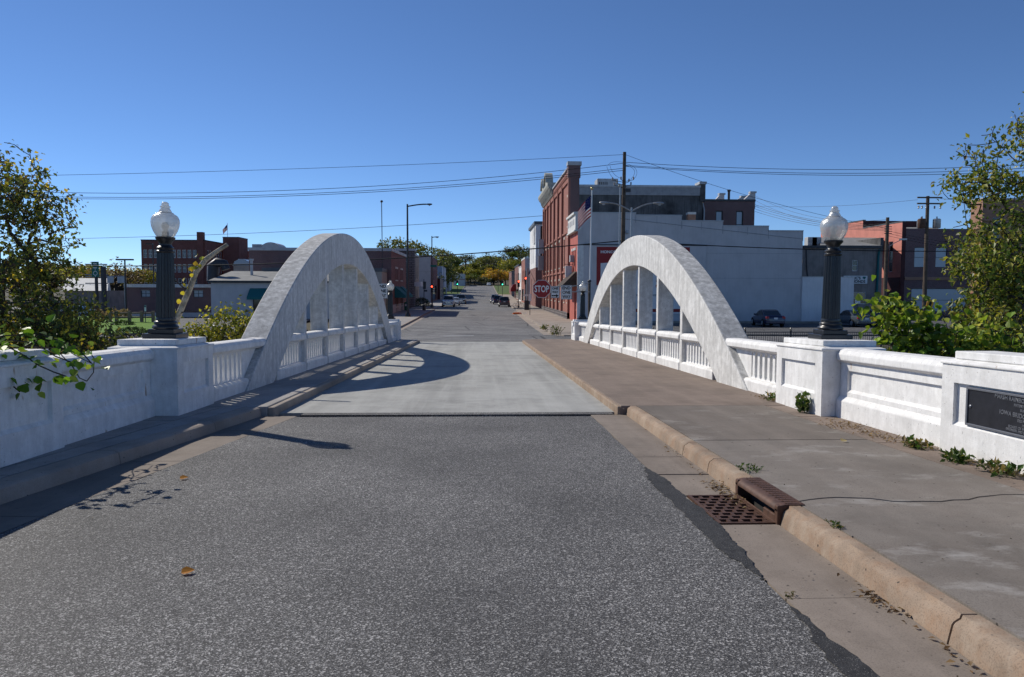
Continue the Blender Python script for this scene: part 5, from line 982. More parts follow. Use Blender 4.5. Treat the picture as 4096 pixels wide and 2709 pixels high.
# ---- highway sign gantry, small signs
t = thing('sign_gantry', (PX(430, 78), 78, -1.5), 'steel highway sign post with tall green roundabout sign', 'road sign'); Y = 78
b = MB(); b.tube([(PX(422, Y), Y, -1.5), (PX(422, Y), Y, PZ(1110, Y))], .16, 8); b.tube([(PX(450, Y), Y, -1.5), (PX(450, Y), Y, PZ(1075, Y))], .26, 8); b.build('posts', 'dark_steel', t)
for a, c in ((1066, 1106), (1114, 1140)): b = MB(); b.tube([(PX(380, Y), Y, PZ(a, Y)), (PX(465, Y), Y, PZ(a, Y))], .06, 6); b.tube([(PX(380, Y), Y, PZ(c, Y)), (PX(465, Y), Y, PZ(c, Y))], .06, 6); b.build('truss', 'steel', t)
b = MB(); b.box(PX(410, Y), PX(437, Y), Y - .25, Y - .2, PZ(1115, Y), PZ(1056, Y)); sp_ = b.build('panel', 'sign_green', t)
for q in (1064, 1080): b = MB(); b.box(PX(416, Y), PX(430, Y), Y - .262, Y - .252, PZ(q + 2, Y), PZ(q - 2, Y)); b.build('legend_bar', 'sign_white', sp_)
b = MB(); cx, cz = PX(423.5, Y), PZ(1101, Y); n = 16
b.add([(cx + r_ * math.cos(a), Y - .26, cz + r_ * math.sin(a)) for a in np.linspace(0, 2 * math.pi, n + 1) for r_ in (.17, .22)], [(2 * i, 2 * i + 1, 2 * i + 3, 2 * i + 2) for i in range(n)]); b.box(cx - .02, cx + .02, Y - .265, Y - .255, cz + .22, cz + .45); b.box(cx - .02, cx + .02, Y - .265, Y - .255, cz - .35, cz - .22); b.build('roundabout_symbol', 'sign_white', sp_)
t = thing('back_of_sign', (PX(487, 82), 82, -1.5), 'pair of blank road sign backs on a truss behind the trees', 'road sign')
for a, c in ((463, 488), (502, 529)): b = MB(); b.box(PX(a, 82), PX(c, 82), 82, 82.05, PZ(1138, 82), PZ(1113, 82)); b.build('panel', 'coping', t)
b = MB(); b.tube([(PX(455, 82), 82.1, PZ(1112, 82)), (PX(531, 82), 82.1, PZ(1112, 82))], .06, 6); b.tube([(PX(531, 82), 82.1, PZ(1112, 82)), (PX(531, 82), 82.1, -1.5)], .12, 6); b.build('truss', 'steel', t)
t = thing('lawn_sign', (PX(607, 62), 62, -1.2), 'small blue and white parking sign on a post in the lawn', 'sign'); b = MB(); b.tube([(PX(606, 62), 62, -1.3), (PX(607.5, 62), 62, PZ(1225, 62))], .03, 6); b.build('post', 'dark_steel', t); b = MB(); b.box(PX(604, 62), PX(611, 62), 61.94, 61.96, PZ(1249, 62), PZ(1225, 62)); b.build('plate', 'sign_white', t); b = MB(); b.box(PX(604.5, 62), PX(610.5, 62), 61.93, 61.94, PZ(1233, 62), PZ(1226, 62)); b.build('band', 'awning_teal', t)
t = thing('arrow_sign', (PX(3759, 45), 45, -1.5), 'yellow warning sign with black arrow half hidden in leaves', 'sign'); x = PX(3759, 45); z = PZ(1215, 45); b = MB(); b.prism([(x - .1, z + .45), (x + .22, z + .12), (x + .06, z - .42), (x - .26, z - .1)], 45, 45.02, 'y'); b.build('plate', 'sign_yellow', t); b = MB(); b.prism([(x - .02, z + .25), (x + .1, z + .12), (x + .0, z - .2), (x - .1, z + .0)], 44.985, 44.998, 'y'); b.build('arrow', 'sign_black', t); b = MB(); b.tube([(x, 45.05, -1.5), (x, 45.05, z)], .04, 6); b.build('post', 'steel', t); b = MB(); b.box(x - .14, x + .12, 45, 45.02, z - .62, z - .48); b.build('lower_plate', 'sign_yellow', t)
t = thing('notice_post', (PX(3455, 66), 66, -1.5), 'small white notice on a post in front of the stucco shop', 'sign'); b = MB(); b.tube([(PX(3455, 66), 66, -1.5), (PX(3455, 66), 66, PZ(1195, 66))], .03, 6); b.build('post', 'dark_steel', t); b = MB(); b.box(PX(3445, 66), PX(3466, 66), 65.94, 65.96, PZ(1210, 66), PZ(1195, 66)); b.build('plate', 'sign_white', t)

# ---- utility poles and wires
UP = (PX(2489, 56), 56.0); UTOP = PZ(612, 56)
t = thing('utility_pole', (UP[0], 56, -1.5), 'tall wooden utility pole with clustered insulators behind the arch', 'utility pole')
b = MB(); b.tube([(UP[0], 56, -1.5), (PX(2493, 56), 56, UTOP)], [.19, .12], 12); b.build('pole', 'pole_wood', t, smooth=60)
b = MB(); b.tube([(UP[0] - .28, 55.85, -1.5), (UP[0] - .24, 55.85, PZ(740, 56))], .05, 8); b.build('riser_conduit', 'steel', t)
for k, (px, py) in enumerate(((2444, 725), (2462, 736), (2478, 722), (2510, 730), (2528, 722), (2452, 745), (2470, 750), (2518, 742))):
    x, z = PX(px, 56), PZ(py, 56); b = MB(); b.lathe([(.03, 0), (.06, .03), (.04, .06), (.065, .1), (.04, .13), (.06, .17), (.02, .22)], (x, 55.8, z), 8); io = b.build('insulator', 'insulator', t, smooth=40); b = MB(); b.tube([(x, 55.8, z), (UP[0] + .06, 55.95, z - .12)], .022, 5); b.build('bracket', 'dark_steel', io)
for pts in (((2496, 668), (2540, 675), (2538, 700), (2515, 722)), ((2496, 660), (2552, 672), (2545, 705), (2528, 720)), ((2420, 672), (2428, 700), (2446, 722), (2462, 730)), ((2432, 668), (2440, 695), (2455, 712), (2478, 718)), ((2425, 668), (2430, 655), (2448, 650), (2488, 655))):
    P4 = [Vector((PX(a_, 56), 55.7, PZ(c_, 56))) for a_, c_ in pts]; q = [P4[0] * (1 - f) ** 3 + P4[1] * 3 * f * (1 - f) ** 2 + P4[2] * 3 * f * f * (1 - f) + P4[3] * f ** 3 for f in np.linspace(0, 1, 12)]; b = MB(); b.tube(q, .011, 4); b.build('jumper_wire', 'wire', t)
b = MB(); b.box(UP[0] + .12, UP[0] + .5, 55.7, 56.0, PZ(770, 56), PZ(757, 56)); b.build('junction_box', 'dark_steel', t)
b = MB(); b.lathe([(.1, 0), (.13, .1), (.1, .3)], (PX(2505, 56), 55.8, PZ(937, 56)), 10); b.build('flood_lamp', 'steel', t)
def catenary(a, c, sag, n=26): a, c = Vector(a), Vector(c); return [a.lerp(c, i / n) - Vector((0, 0, sag * 4 * (i / n) * (1 - i / n))) for i in range(n + 1)]
def wire(a, c, sag, label, r=.018, cat='wire', name='overhead_wire'):
    b = MB(); b.tube(catenary(a, c, sag), r, 5); o = b.build(name, 'wire'); return tag(o, label, cat, 'overhead wires')
def W(px, py, Y): return (PX(px, Y), Y, PZ(py, Y))
wire(W(-700, 745, 56), W(2490, 622, 56), .35, 'topmost thin wire from the utility pole over the brick factory', .014)
for i, (la_, lb, sg) in enumerate(((778, 656, 1.5), (800, 676, 1.4), (806, 684, 1.4))):
    wire(W(-700, la_ - 30, 56 + i * .25), W(2488, lb, 56 + i * .1), sg, ['upper', 'middle', 'lower'][i] + ' of the three sagging wires left of the utility pole top', .018)
wire(W(2496, 652, 56), W(4700, 600, 52), .75, 'upper of the three wires from the utility pole into the leafy tree', .018); wire(W(2496, 664, 56.1), W(4700, 612, 52), .8, 'middle of the three wires from the utility pole into the leafy tree', .018); wire(W(2496, 668, 56.3), W(4700, 626, 52), .8, 'lower of the three wires from the utility pole into the leafy tree', .018)
wire(W(2496, 622, 56), W(3569, 906, 62), .5, 'thin wire slanting down from the utility pole top to the plain pole', .014)
wire(W(2490, 962, 56), W(340, 1072, 60), .55, 'thick black cable sagging across the street at window height', .04); wire(W(2490, 962, 56), W(4400, 985, 60), .42, 'thick black cable crossing in front of the grey wall', .035)
wire(W(2172, 865, 112), W(-600, 975, 120), 1.2, 'thin low wire from the brick block over the dark brick building', .03)
for i, (a, c) in enumerate(((815, 900), (822, 905), (832, 910), (842, 914))): wire(W(3024, a, 82), W(3569, c, 62), .5, ['first', 'second', 'third', 'fourth'][i] + ' wire of the bundle from the rear brick building to the plain pole', .016)
for i, (a, c) in enumerate(((780, 800), (798, 815))): wire(W(3024, a, 82), W(3569, c + 70, 62), 1.0, ['upper', 'lower'][i] + ' slack service wire beside the rear brick building', .012)
wire(W(3022, 820, 82), W(3690, 790, 66), .3, 'long thin wire from the rear brick building to the transformer pole crossarm', .012)
t = thing('utility_pole', (PX(3569, 62), 62, -1.5), 'plain dark utility pole in front of the coral wall', 'utility pole'); b = MB(); b.tube([W(3569, 1300, 62), W(3569, 862, 62)], [.17, .13], 10); b.build('pole', 'pole_wood', t)
for k in range(4): b = MB(); x, y, z = W(3569, 900 + k * 9, 62); b.box(x - .3, x + .3, y - .16, y - .1, z - .03, z + .03); b.build('bracket', 'dark_steel', t)
b = MB(); b.tube([W(3572, 985, 62), W(3600, 965, 62), W(3632, 950, 62)], .03, 6); ar = b.build('lamp_arm', 'steel', t); b = MB(); b.box(*[v for p in ((W(3622, 0, 62)[0], W(3650, 0, 62)[0]), (61.9, 62.1), (PZ(953, 62), PZ(946, 62))) for v in p]); b.build('lamp_head', 'steel', ar)
t = thing('utility_pole', (PX(3732, 66), 66, -1.5), 'wooden utility pole with double crossarm and three transformers', 'utility pole'); b = MB(); b.tube([W(3735, 1300, 66), W(3732, 775, 66)], [.2, .14], 10); b.build('pole', 'pole_wood', t)
for py in (782, 806): b = MB(); x0, _, z = W(3684, py, 66); x1 = PX(3786, 66); b.box(x0, x1, 65.75, 65.87, z - .06, z + .06); b.build('crossarm', 'pole_wood', t)
for px in (3690, 3704, 3722, 3756, 3780): b = MB(); x, y, z = W(px, 815, 66); b.lathe([(.05, -.25), (.08, -.18), (.05, -.12), (.08, -.06), (.04, 0)], (x, 65.8, z), 8); b.build('insulator', 'insulator', t)
for i, (px, m) in enumerate(((3700, 'rust_iron'), (3718, 'steel'), (3762, 'steel'))): b = MB(); x, y, z = W(px, 905, 66); b.lathe([(.3, 0), (.32, .03), (.32, .75), (.25, .8), (.06, .82), (.05, 1.0)], (x, 65.6 if i != 1 else 66.4, z), 14); b.build('transformer', m, t, smooth=40)
wire(W(3784, 785, 66), W(4700, 760, 60), .4, 'wire from the transformer pole crossarm into the leafy tree', .014)
for i in range(3): wire(W(3569, 915 + i * 10, 62), W(4500, 960 + i * 8, 66), .9, ['upper', 'middle', 'lower'][i] + ' low wire from the plain pole past the coral wall', .013)

# ================================================================== FENCES
def iron_fence(x0, x1, y, zt, label, step):
    t = thing('iron_fence', ((x0 + x1) / 2, y, zt - 1.2), label, 'fence'); n = max(1, round((x1 - x0) / step)); st_ = (x1 - x0) / n
    for i in range(n + 1):
        x = x0 + i * st_; b = MB(); b.box(x - .04, x + .04, y - .04, y + .04, zt - 1.35, zt + .03); p = b.build('post', 'black_iron', t); b = MB(); b.lathe([(.05, 0), (.06, .04), (.02, .08), (.05, .13), (.015, .19)], (x, y, zt + .03), 8); b.build('finial', 'black_iron', p)
    for i in range(n):
        a, c = x0 + i * st_ + .04, x0 + (i + 1) * st_ - .04
        for dz in (0, -.17, -1.05): b = MB(); b.box(a, c, y - .02, y + .02, zt + dz - .045, zt + dz); b.build('rail', 'black_iron', t)
        b = MB(); k = int((c - a) / .115)
        for j in range(1, k): xx = a + (c - a) * j / k; b.box(xx - .009, xx + .009, y - .009, y + .009, zt - 1.2, zt - .012)
        pk = b.build('pickets', 'black_iron', t); pk['kind'] = 'stuff'
    return t
iron_fence(6.6, 36.1, 40.1, PZ(1326, 40.1), 'long black iron picket fence with finials by the parking lot', 2.46)
iron_fence(-29, -6.5, 40.1, PZ(1337, 40.1), 'black iron picket fence along the creek by the lawn', 2.45)
t = thing('split_rail_fence', (PX(600, 66), 66, -1.3), 'weathered split-rail wooden fence across the lawn', 'fence'); pp = [PX(px, 63) for px in (470, 495, 545, 592, 636)]
for x in pp: b = MB(); b.box(x - .11, x + .11, 62.9, 63.1, -1.5, PZ(1250, 63) + .05); b.build('post', 'wood_rail', t, bevel=.02)
for a, c in zip(pp, pp[1:]):
    for dz in (.62, .28): b = MB(); b.tube([(a, 63, -1.25 + dz + .25), (c, 63, -1.22 + dz + .25)], .065, 7); b.build('rail', 'wood_rail', t)

# ================================================================== CARS
def car(label, loc, rz, kind, color, cat='car', name='parked_car', group=None, headlights=True):
    """loc = ground centre; local +Y is the car's front"""
    L, Wd, H = {'sedan': (4.5, 1.76, 1.46), 'suv': (4.6, 1.85, 1.72), 'pickup': (5.7, 2.0, 1.92), 'van': (5.0, 1.95, 1.85)}[kind]; hw, hl = Wd / 2, L / 2
    t = thing(name, loc, label, cat, group, rz); belt = .92 if kind == 'sedan' else 1.05 if kind in ('suv', 'van') else 1.15
    hood = {'sedan': .86, 'suv': .98, 'van': .95, 'pickup': 1.14}[kind]
    def loft(sec, name, m, parent, bevel=0):
        b = MB(); n = len(sec[0])
        for s_ in sec: b.v += s_
        for i in range(len(sec) - 1):
            for k in range(n): k2 = (k + 1) % n; b.f.append((i * n + k, i * n + k2, (i + 1) * n + k2, (i + 1) * n + k))
        b.f += [tuple(range(n))[::-1], tuple(range((len(sec) - 1) * n, len(sec) * n))]; b.m = [0] * len(b.f); return b.build(name, m, parent, smooth=38, world=False)
    def sect(y, w_, zt, zb=.24): return [(-w_ * .93, y, zb), (-w_, y, zb + .12), (-w_ * 1.0, y, (zb + zt) * .55), (-w_ * .96, y, zt - .06), (-w_ * .86, y, zt), (w_ * .86, y, zt), (w_ * .96, y, zt - .06), (w_, y, (zb + zt) * .55), (w_, y, zb + .12), (w_ * .93, y, zb)]
    tail = belt + (.06 if kind == 'sedan' else 0)
    body = loft([sect(-hl, hw * .84, tail - .14, .36), sect(-hl + .12, hw * .94, tail, .28), sect(-hl + .9, hw, belt + .02), sect(0, hw, belt), sect(hl - 1.5, hw, belt - .01), sect(hl - .95, hw * .99, hood), sect(hl - .35, hw * .93, hood - .10, .26), sect(hl - .04, hw * .8, hood - .28, .34)], 'body', color, t)
    r0, r1 = {'sedan': (-hl + .72, hl - 1.25), 'suv': (-hl + .12, hl - 1.25), 'van': (-hl + .12, hl - 1.0), 'pickup': (-.55, hl - 1.45)}[kind]; slr, slf = {'sedan': (.95, .9), 'suv': (.3, .75), 'van': (.25, .75), 'pickup': (.2, .65)}[kind]
    def cs(y, z, w_): return [(-w_, y, belt - .03), (-w_ * (1 - (z - belt) * .28), y, z - .03), (-w_ * (1 - (z - belt) * .28) + .08, y, z), (w_ * (1 - (z - belt) * .28) - .08, y, z), (w_ * (1 - (z - belt) * .28), y, z - .03), (w_, y, belt - .03)]
    cab = loft([cs(r0, belt + .02, hw * .90), cs(r0 + slr, H - .03, hw * .91), cs((r0 + r1) / 2, H, hw * .92), cs(r1 - slf, H - .04, hw * .91), cs(r1, belt + .02, hw * .89)], 'cabin', color, t)
    # glass set just outside the cabin skin
    def quad(pts, nm): 
        b = MB(); b.add(pts, [(0, 1, 2, 3)]); o = b.build(nm, 'glass_car', cab, world=False); md = o.modifiers.new('t', 'SOLIDIFY'); md.thickness = .012; return o
    zt, zb = H - .13, belt + .07
    def yr(z): return r0 + slr * (z - belt) / (H - belt) - .012
    def yf(z): return r1 - slf * (z - belt) / (H - belt) + .012
    wx = lambda z: hw * .905 * (1 - (z - belt) * .28) + .012
    quad([(-wx(zb) * .88, yr(zb), zb), (wx(zb) * .88, yr(zb), zb), (wx(zt) * .86, yr(zt), zt), (-wx(zt) * .86, yr(zt), zt)], 'rear_window')
    quad([(wx(zb) * .9, yf(zb), zb), (-wx(zb) * .9, yf(zb), zb), (-wx(zt) * .88, yf(zt), zt), (wx(zt) * .88, yf(zt), zt)], 'windscreen')
    mid = (r0 + r1) / 2 + .05
    for sg in (-1, 1):
        for a, c in ((mid + .04, None), (None, mid - .04)):
            ya0, ya1 = (a, yf(zb) - .16) if a else (yr(zb) + .18, c); yb0, yb1 = (a, yf(zt) - .12) if a else (yr(zt) + .14, c)
            quad([(sg * (wx(zb) + .004), ya0, zb), (sg * (wx(zb) + .004), ya1, zb), (sg * (wx(zt) + .004), yb1, zt), (sg * (wx(zt) + .004), yb0, zt)], 'side_window')
        b = MB(); b.box(sg * (hw + .02) - .09, sg * (hw + .02) + .09, r1 - slf * .45, r1 - slf * .45 + .12, belt + .02, belt + .17); b.build('mirror', color, t, world=False, bevel=.02)
        for yy in (-hl + .82, hl - .88):
            b = MB(); rr = .33 if kind == 'sedan' else .37; b.lathe([(rr * .6, -.11), (rr * .96, -.105), (rr, -.07), (rr, .07), (rr * .96, .105), (rr * .6, .11)], (0, 0, 0), 22); b.v = [(sg * (hw - .09) + p[2], yy + p[0], rr + p[1]) for p in b.v]; ty = b.build('wheel', 'tyre', t, smooth=40, world=False)
            b = MB(); b.lathe([(rr * .62, 0), (rr * .58, .02), (rr * .2, .035)], (0, 0, 0), 10); b.v = [(sg * (hw + .022) + sg * p[2], yy + p[0], rr + p[1]) for p in b.v]; b.build('hubcap', 'steel', ty, world=False)
            b = MB(); n = 14; V = []
            for k in range(n + 1): a = math.pi * k / n; V += [(sg * (hw + .004), yy + rr * 1.16 * math.cos(a), rr + rr * 1.12 * math.sin(a)), (sg * (hw + .004), yy, rr * .9)]
            b.add(V, [(2 * k, 2 * k + 2, 2 * k + 1) for k in range(n)]); b.build('wheel_arch', 'tyre', body, world=False)
        b = MB(); b.box(sg * hw * .78 - .13, sg * hw * .78 + .13, -hl - .005, -hl + .16, belt - .22, belt - .03); b.build('tail_light', 'tail_red', t, bevel=.03, world=False)
        b = MB(); b.box(sg * hw * .64 - .18, sg * hw * .64 + .18, hl - .22, hl - .03, hood - .34, hood - .17); b.build('headlight', 'chrome', t, bevel=.03, world=False)
    b = MB(); b.box(-.16, .16, -hl - .02, -hl + .05, belt - .25, belt - .1); b.build('licence_plate', 'sign_white', t, world=False)
    b = MB(); b.box(-hw * .9, hw * .9, -hl - .03, -hl + .2, .3, .52); b.build('rear_bumper', color if kind != 'pickup' else 'chrome', t, bevel=.05, world=False)
    b = MB(); b.box(-hw * .84, hw * .84, hl - .2, hl + .02, .3, .54); b.build('front_bumper', color if kind != 'pickup' else 'chrome', t, bevel=.05, world=False)
    b = MB(); b.box(-hw * .42, hw * .42, hl - .12, hl + .012, .56, hood - .2); b.build('grille', 'dark_steel' if kind != 'pickup' else 'chrome', t, bevel=.02, world=False)
    return t
flat('tyre', (.012, .012, .013), .85); flat('tail_red', (.35, .02, .02), .3, .5)
car('dark blue sedan parked facing the grey wall', (PX(3085, 66), 66, -1.48), R(-3), 'sedan', 'car_blue')
car('blue-grey sedan parked behind the fluted lamp post', (PX(3436, 66), 66, -1.48), R(4), 'sedan', 'car_grey')
car('black car mostly hidden behind leaves and the blue-grey sedan', (PX(3530, 67), 67, -1.48), R(0), 'sedan', 'car_black')
car('white pickup parked facing the bridge on the shady side', (PX(1793, 128), 130, gz(128)), R(180), 'pickup', 'car_white', 'pickup')
car('small blue-silver car parked behind the white pickup', (PX(1819, 139), 139, gz(139)), R(180), 'sedan', 'car_silver')
car('dark pickup parked third in the shady row', (PX(1843, 152), 153, gz(152)), R(180), 'pickup', 'car_grey', 'pickup')
car('taupe hatchback parked beside the bicycle pole', (PX(2017, 129), 131, gz(131)), 0, 'suv', 'car_taupe')
car('dark car parked ahead of the taupe hatchback', (PX(1992, 150), 152, gz(150)), 0, 'suv', 'car_blue')
car('white van parked first in the sunny row beyond the dark car', (PX(1979, 166), 166, gz(166)), 0, 'van', 'car_white', 'van')
car('tiny white car driving over the crest of the hill', (PX(1955, 330), 332, gz(332)), R(180), 'sedan', 'car_white', name='driving_car')
car('dark car with raised tailgate seen through the left-bank leaves', (PX(236, 80), 80, -1.48), R(80), 'suv', 'car_black'); car('silver car seen through the left-bank leaves', (PX(330, 76), 76, -1.48), R(100), 'sedan', 'car_silver')
bk = thing('bicycle', (PX(2073, 119), 118.6, gz(118.6)), 'bicycle leaning against the signal pole', 'bicycle'); bx, bz = PX(2073, 118.6), gz(118.6) + .14
for dx in (-.5, .5):
    b = MB(); n = 20; V = [(bx + dx + .33 * math.cos(a), 118.7, bz + .34 + .33 * math.sin(a)) for a in np.linspace(0, 2 * math.pi, n + 1)]; b.tube(V, .02, 5, False); b.build('wheel', 'tyre', bk)
b = MB(); P = lambda x, z: (bx + x, 118.7, bz + z); b.tube([P(-.5, .34), P(-.12, .85), P(.36, .85), P(.5, .34)], .02, 5); b.tube([P(-.12, .85), P(0, .32), P(.36, .85)], .02, 5); b.tube([P(-.5, .34), P(0, .32)], .015, 5); b.build('frame', 'sign_red', bk)
b = MB(); b.box(bx - .25, bx - .02, 118.64, 118.76, bz + .9, bz + .96); b.build('saddle', 'tyre', bk); b = MB(); b.tube([P(.36, .85), P(.34, 1.05), P(.46, 1.07)], .015, 5); b.build('handlebar', 'steel', bk)
tb = thing('trash_bin', (PX(1627, 100), 100, gz(100) + .1), 'green litter bin beside the two-storey brick building', 'bin'); b = MB(); b.lathe([(.24, 0), (.3, .1), (.3, .9), (.34, .92), (.34, 1.0), (.2, 1.12)], (PX(1627, 104), 104, gz(104) + .13), 12); b.build('barrel', 'sign_green', tb); b = MB(); b.box(PX(1627, 104) - .15, PX(1627, 104) + .15, 103.68, 103.72, gz(104) + .7, gz(104) + 1.0); b.build('notice', 'sign_white', tb)

# ================================================================== VEGETATION
def leaf_mesh(name, cen, dirs, nor, size, cols, lobed=False):
    """one small folded blade per leaf; per-leaf colour in the attribute 'leaf'"""
    n = len(cen); d = dirs / np.linalg.norm(dirs, axis=1, keepdims=True); s_ = np.cross(d, nor); s_ /= np.maximum(1e-6, np.linalg.norm(s_, axis=1, keepdims=True)); up = np.cross(s_, d); L = size[:, None]
    if lobed:
        prof = [(0, 0, 0), (.12, .38, .10), (.45, .50, .14), (.72, .30, .06), (1.0, 0, -.06), (.72, -.30, .06), (.45, -.50, .14), (.12, -.38, .10)]; faces = [(0, 1, 2, 3, 4), (0, 4, 5, 6, 7)]
    else:
        prof = [(0, 0, 0), (.45, .30, .10), (1.0, 0, -.08), (.45, -.30, .10)]; faces = [(0, 1, 2), (0, 2, 3)]
    k = len(prof); V = np.stack([cen + L * (a * d + b * s_ + c * up) for a, b, c in prof], 1).reshape(-1, 3); F_ = []
    base = np.arange(n) * k
    for f in faces: F_.append((base[:, None] + np.array(f)[None, :]))
    fl = np.concatenate([q.tolist() for q in F_]) if not lobed else np.concatenate(F_)
    me = bpy.data.meshes.new(name); me.from_pydata(V.tolist(), [], [tuple(map(int, q)) for q in fl])
    at_ = me.color_attributes.new('leaf', 'FLOAT_COLOR', 'POINT'); cc = np.repeat(np.concatenate([cols, np.ones((n, 1))], 1), k, axis=0).astype(np.float32); at_.data.foreach_set('color', cc.ravel()); me.materials.append(MATS['leaf']); return me
def pick_cols(rng, n, pal):
    w_ = np.array([p[3] for p in pal]); i = rng.choice(len(pal), n, p=w_ / w_.sum()); c = np.array([p[:3] for p in pal])[i]; return np.clip(c * rng.uniform(.65, 1.35, (n, 1)), 0, 1)
def grow(name, label, cat, base, top, blobs, tips, per, size, pal, r0=.16, seed=1, seg=.32, lobed=False, up=.1, group=None, jit=.12, crown='crown', tipspread=.16, wood='bark', bare=0.0):
    """tree or bush: limbs are led from the trunk to points spread through the crown, leaves sit along the twigs"""
    rng = np.random.default_rng(seed); base, top = np.array(base, float), np.array(top, float); nt_ = 9
    nodes = [base + (top - base) * i / (nt_ - 1) + (rng.normal(0, .05, 3) * (0 < i < nt_ - 1)) for i in range(nt_)]; par = [-1] + list(range(nt_ - 1)); wts = np.array([b[6] for b in blobs], float); T = []
    for bi in rng.choice(len(blobs), tips, p=wts / wts.sum()):
        c = np.array(blobs[bi][:3]); r = np.array(blobs[bi][3:6]); v = rng.normal(0, 1, 3); v /= np.linalg.norm(v); T.append(c + r * v * rng.uniform(.25, 1) ** .6)
    T = np.array(T); T = T[np.argsort(np.linalg.norm(T - top, axis=1) + rng.uniform(0, .6, tips))]; chains = [list(range(nt_))]; tipn = []
    N = np.zeros((tips * 14 + 64, 3)); N[:nt_] = nodes; cnt = nt_
    for tp in T:
        dd = np.linalg.norm(N[2:cnt] - tp, axis=1); low = np.maximum(0, N[2:cnt, 2] - tp[2]) * .5; j = int(np.argmin(dd + low)) + 2; d = dd[j - 2]; k = int(min(10, max(2, round(d / seg)))); ch = [j]
        for q in range(1, k + 1):
            f = q / k; pt = N[j] * (1 - f) + tp * f; pt = pt + np.array([0, 0, up * d * math.sin(math.pi * f)]) + (rng.normal(0, jit * min(1, d) * .5, 3) if q < k else 0)
            N[cnt] = pt; par.append(ch[-1]); ch.append(cnt); cnt += 1
        chains.append(ch); tipn.append(ch)
    wgt = np.zeros(cnt)
    for ch in tipn: wgt[ch[-1]] += 1
    for i in range(cnt - 1, 0, -1): wgt[par[i]] += wgt[i]
    rad = np.maximum(.008, r0 * np.sqrt(wgt / wgt[0])); b = MB()
    for ci, ch in enumerate(chains):
        pts = [N[i] for i in ch]; rr = [rad[i] for i in ch]
        if ci: rr[0] = min(rad[ch[0]], rr[1] * 1.3)
        b.tube(pts, rr, 8 if ci == 0 else (6 if rr[0] > .03 else 4), False)
    t = thing(name, tuple(base), label, cat, group); b.build('trunk' if crown == 'crown' else 'stems', wood, t, smooth=70)
    cen, dr = [], []
    for ch in tipn:
        if rng.random() < bare: continue
        a, c = N[ch[-2]], N[ch[-1]]; m = rng.poisson(per)
        if m == 0: continue
        f = rng.uniform(-.3, 1.05, (m, 1)); cen.append(a + (c - a) * f + rng.normal(0, tipspread, (m, 3))); dr.append((c - a)[None, :] * .6 + rng.normal(0, .3, (m, 3)) + np.array([0, 0, -.22]))
    cen = np.concatenate(cen); dr = np.concatenate(dr); n = len(cen); nor = rng.normal(0, .6, (n, 3)) + np.array([0, 0, 1.0]); me = leaf_mesh(crown, cen, dr, nor, rng.uniform(.6, 1.25, n) * size, pick_cols(rng, n, pal), lobed); link(crown, me, t); return t
OLIVE = [(0.096, 0.126, 0.032, 4), (0.175, 0.201, 0.038, 3), (0.35, 0.333, 0.052, 2), (0.735, 0.542, 0.052, 0.7), (0.131, 0.088, 0.035, 1.2)]
GREENISH = [(0.105, 0.166, 0.032, 4), (0.21, 0.263, 0.044, 3.5), (0.403, 0.385, 0.052, 1.6), (0.131, 0.105, 0.035, 0.8), (0.4, 0.36, 0.06, 1.6), (0.26, 0.27, 0.05, 2)]
LIME = [(.36, .40, .06, 2.5), (0.15, 0.25, 0.025, 3), (0.25, 0.35, 0.037, 3), (0.088, 0.15, 0.019, 2), (0.475, 0.45, 0.062, 1)]
YELLOWG = [(0.35, 0.35, 0.052, 3), (0.595, 0.507, 0.07, 2), (0.175, 0.21, 0.035, 2)]
# left bank
grow('bank_tree', 'leafy half-turned tree on the creek bank left of the lamp post', 'tree', (-12.7, 20.5, -2.8), (-12.4, 20.3, 2.6), [(-12.5, 20.2, 4.5, 1.5, 1.5, 1.0, 1.2), (-12.4, 20, 2.8, 2.1, 1.8, 1.3, 2.0), (-11.2, 19.7, 3.7, 1.1, 1.2, .7, .9), (-10.8, 19.4, 2.0, 1.0, 1.2, .8, .8), (-12.6, 19.6, .6, 2.8, 1.6, 1.2, 2.4), (-10.4, 18.8, .7, 1.3, 1.2, .9, 1.2), (-14.5, 20, 2, 1.5, 1.5, 1.8, 1.0)], 1500, 7, .135, OLIVE, .18, 11, tipspread=.11, bare=.1, up=.02)
grow('bank_shrub', 'tall loose shrub with yellow-green leaves spreading beside the creek', 'shrub', (-10.0, 18.2, -2.4), (-9.9, 18.2, -.6), [(-10.4, 18, .4, 1.6, 1.1, 1.1, 2.2), (-9.2, 17.8, -.1, 1.3, 1.0, .8, 1.5), (-8.9, 17.6, 1.0, .7, .7, .5, .4), (-11.6, 17.4, 0, 1.4, 1.0, 1.0, 1.4), (-8.7, 17.5, .35, .9, .8, .45, .8)], 800, 9, .125, OLIVE, .07, 12, crown='leaves')
grow('bank_shrub', 'low shrub with golden leaves drooping behind the left wall cap', 'shrub', (-8.2, 16.6, -2.2), (-8.1, 16.5, -.5), [(-8.1, 16.2, .15, .9, .8, .5, 1.5), (-7.6, 16.4, .3, .6, .6, .35, .6), (-9.4, 15.6, -.05, 1.0, .8, .5, 1.2), (-10.2, 14.8, .1, .9, .8, .6, 1.2), (-7.2, 15.6, .0, .6, .6, .3, .6)], 460, 8, .11, OLIVE + [(.45, .34, .05, 2.5)], .05, 13, crown='leaves')
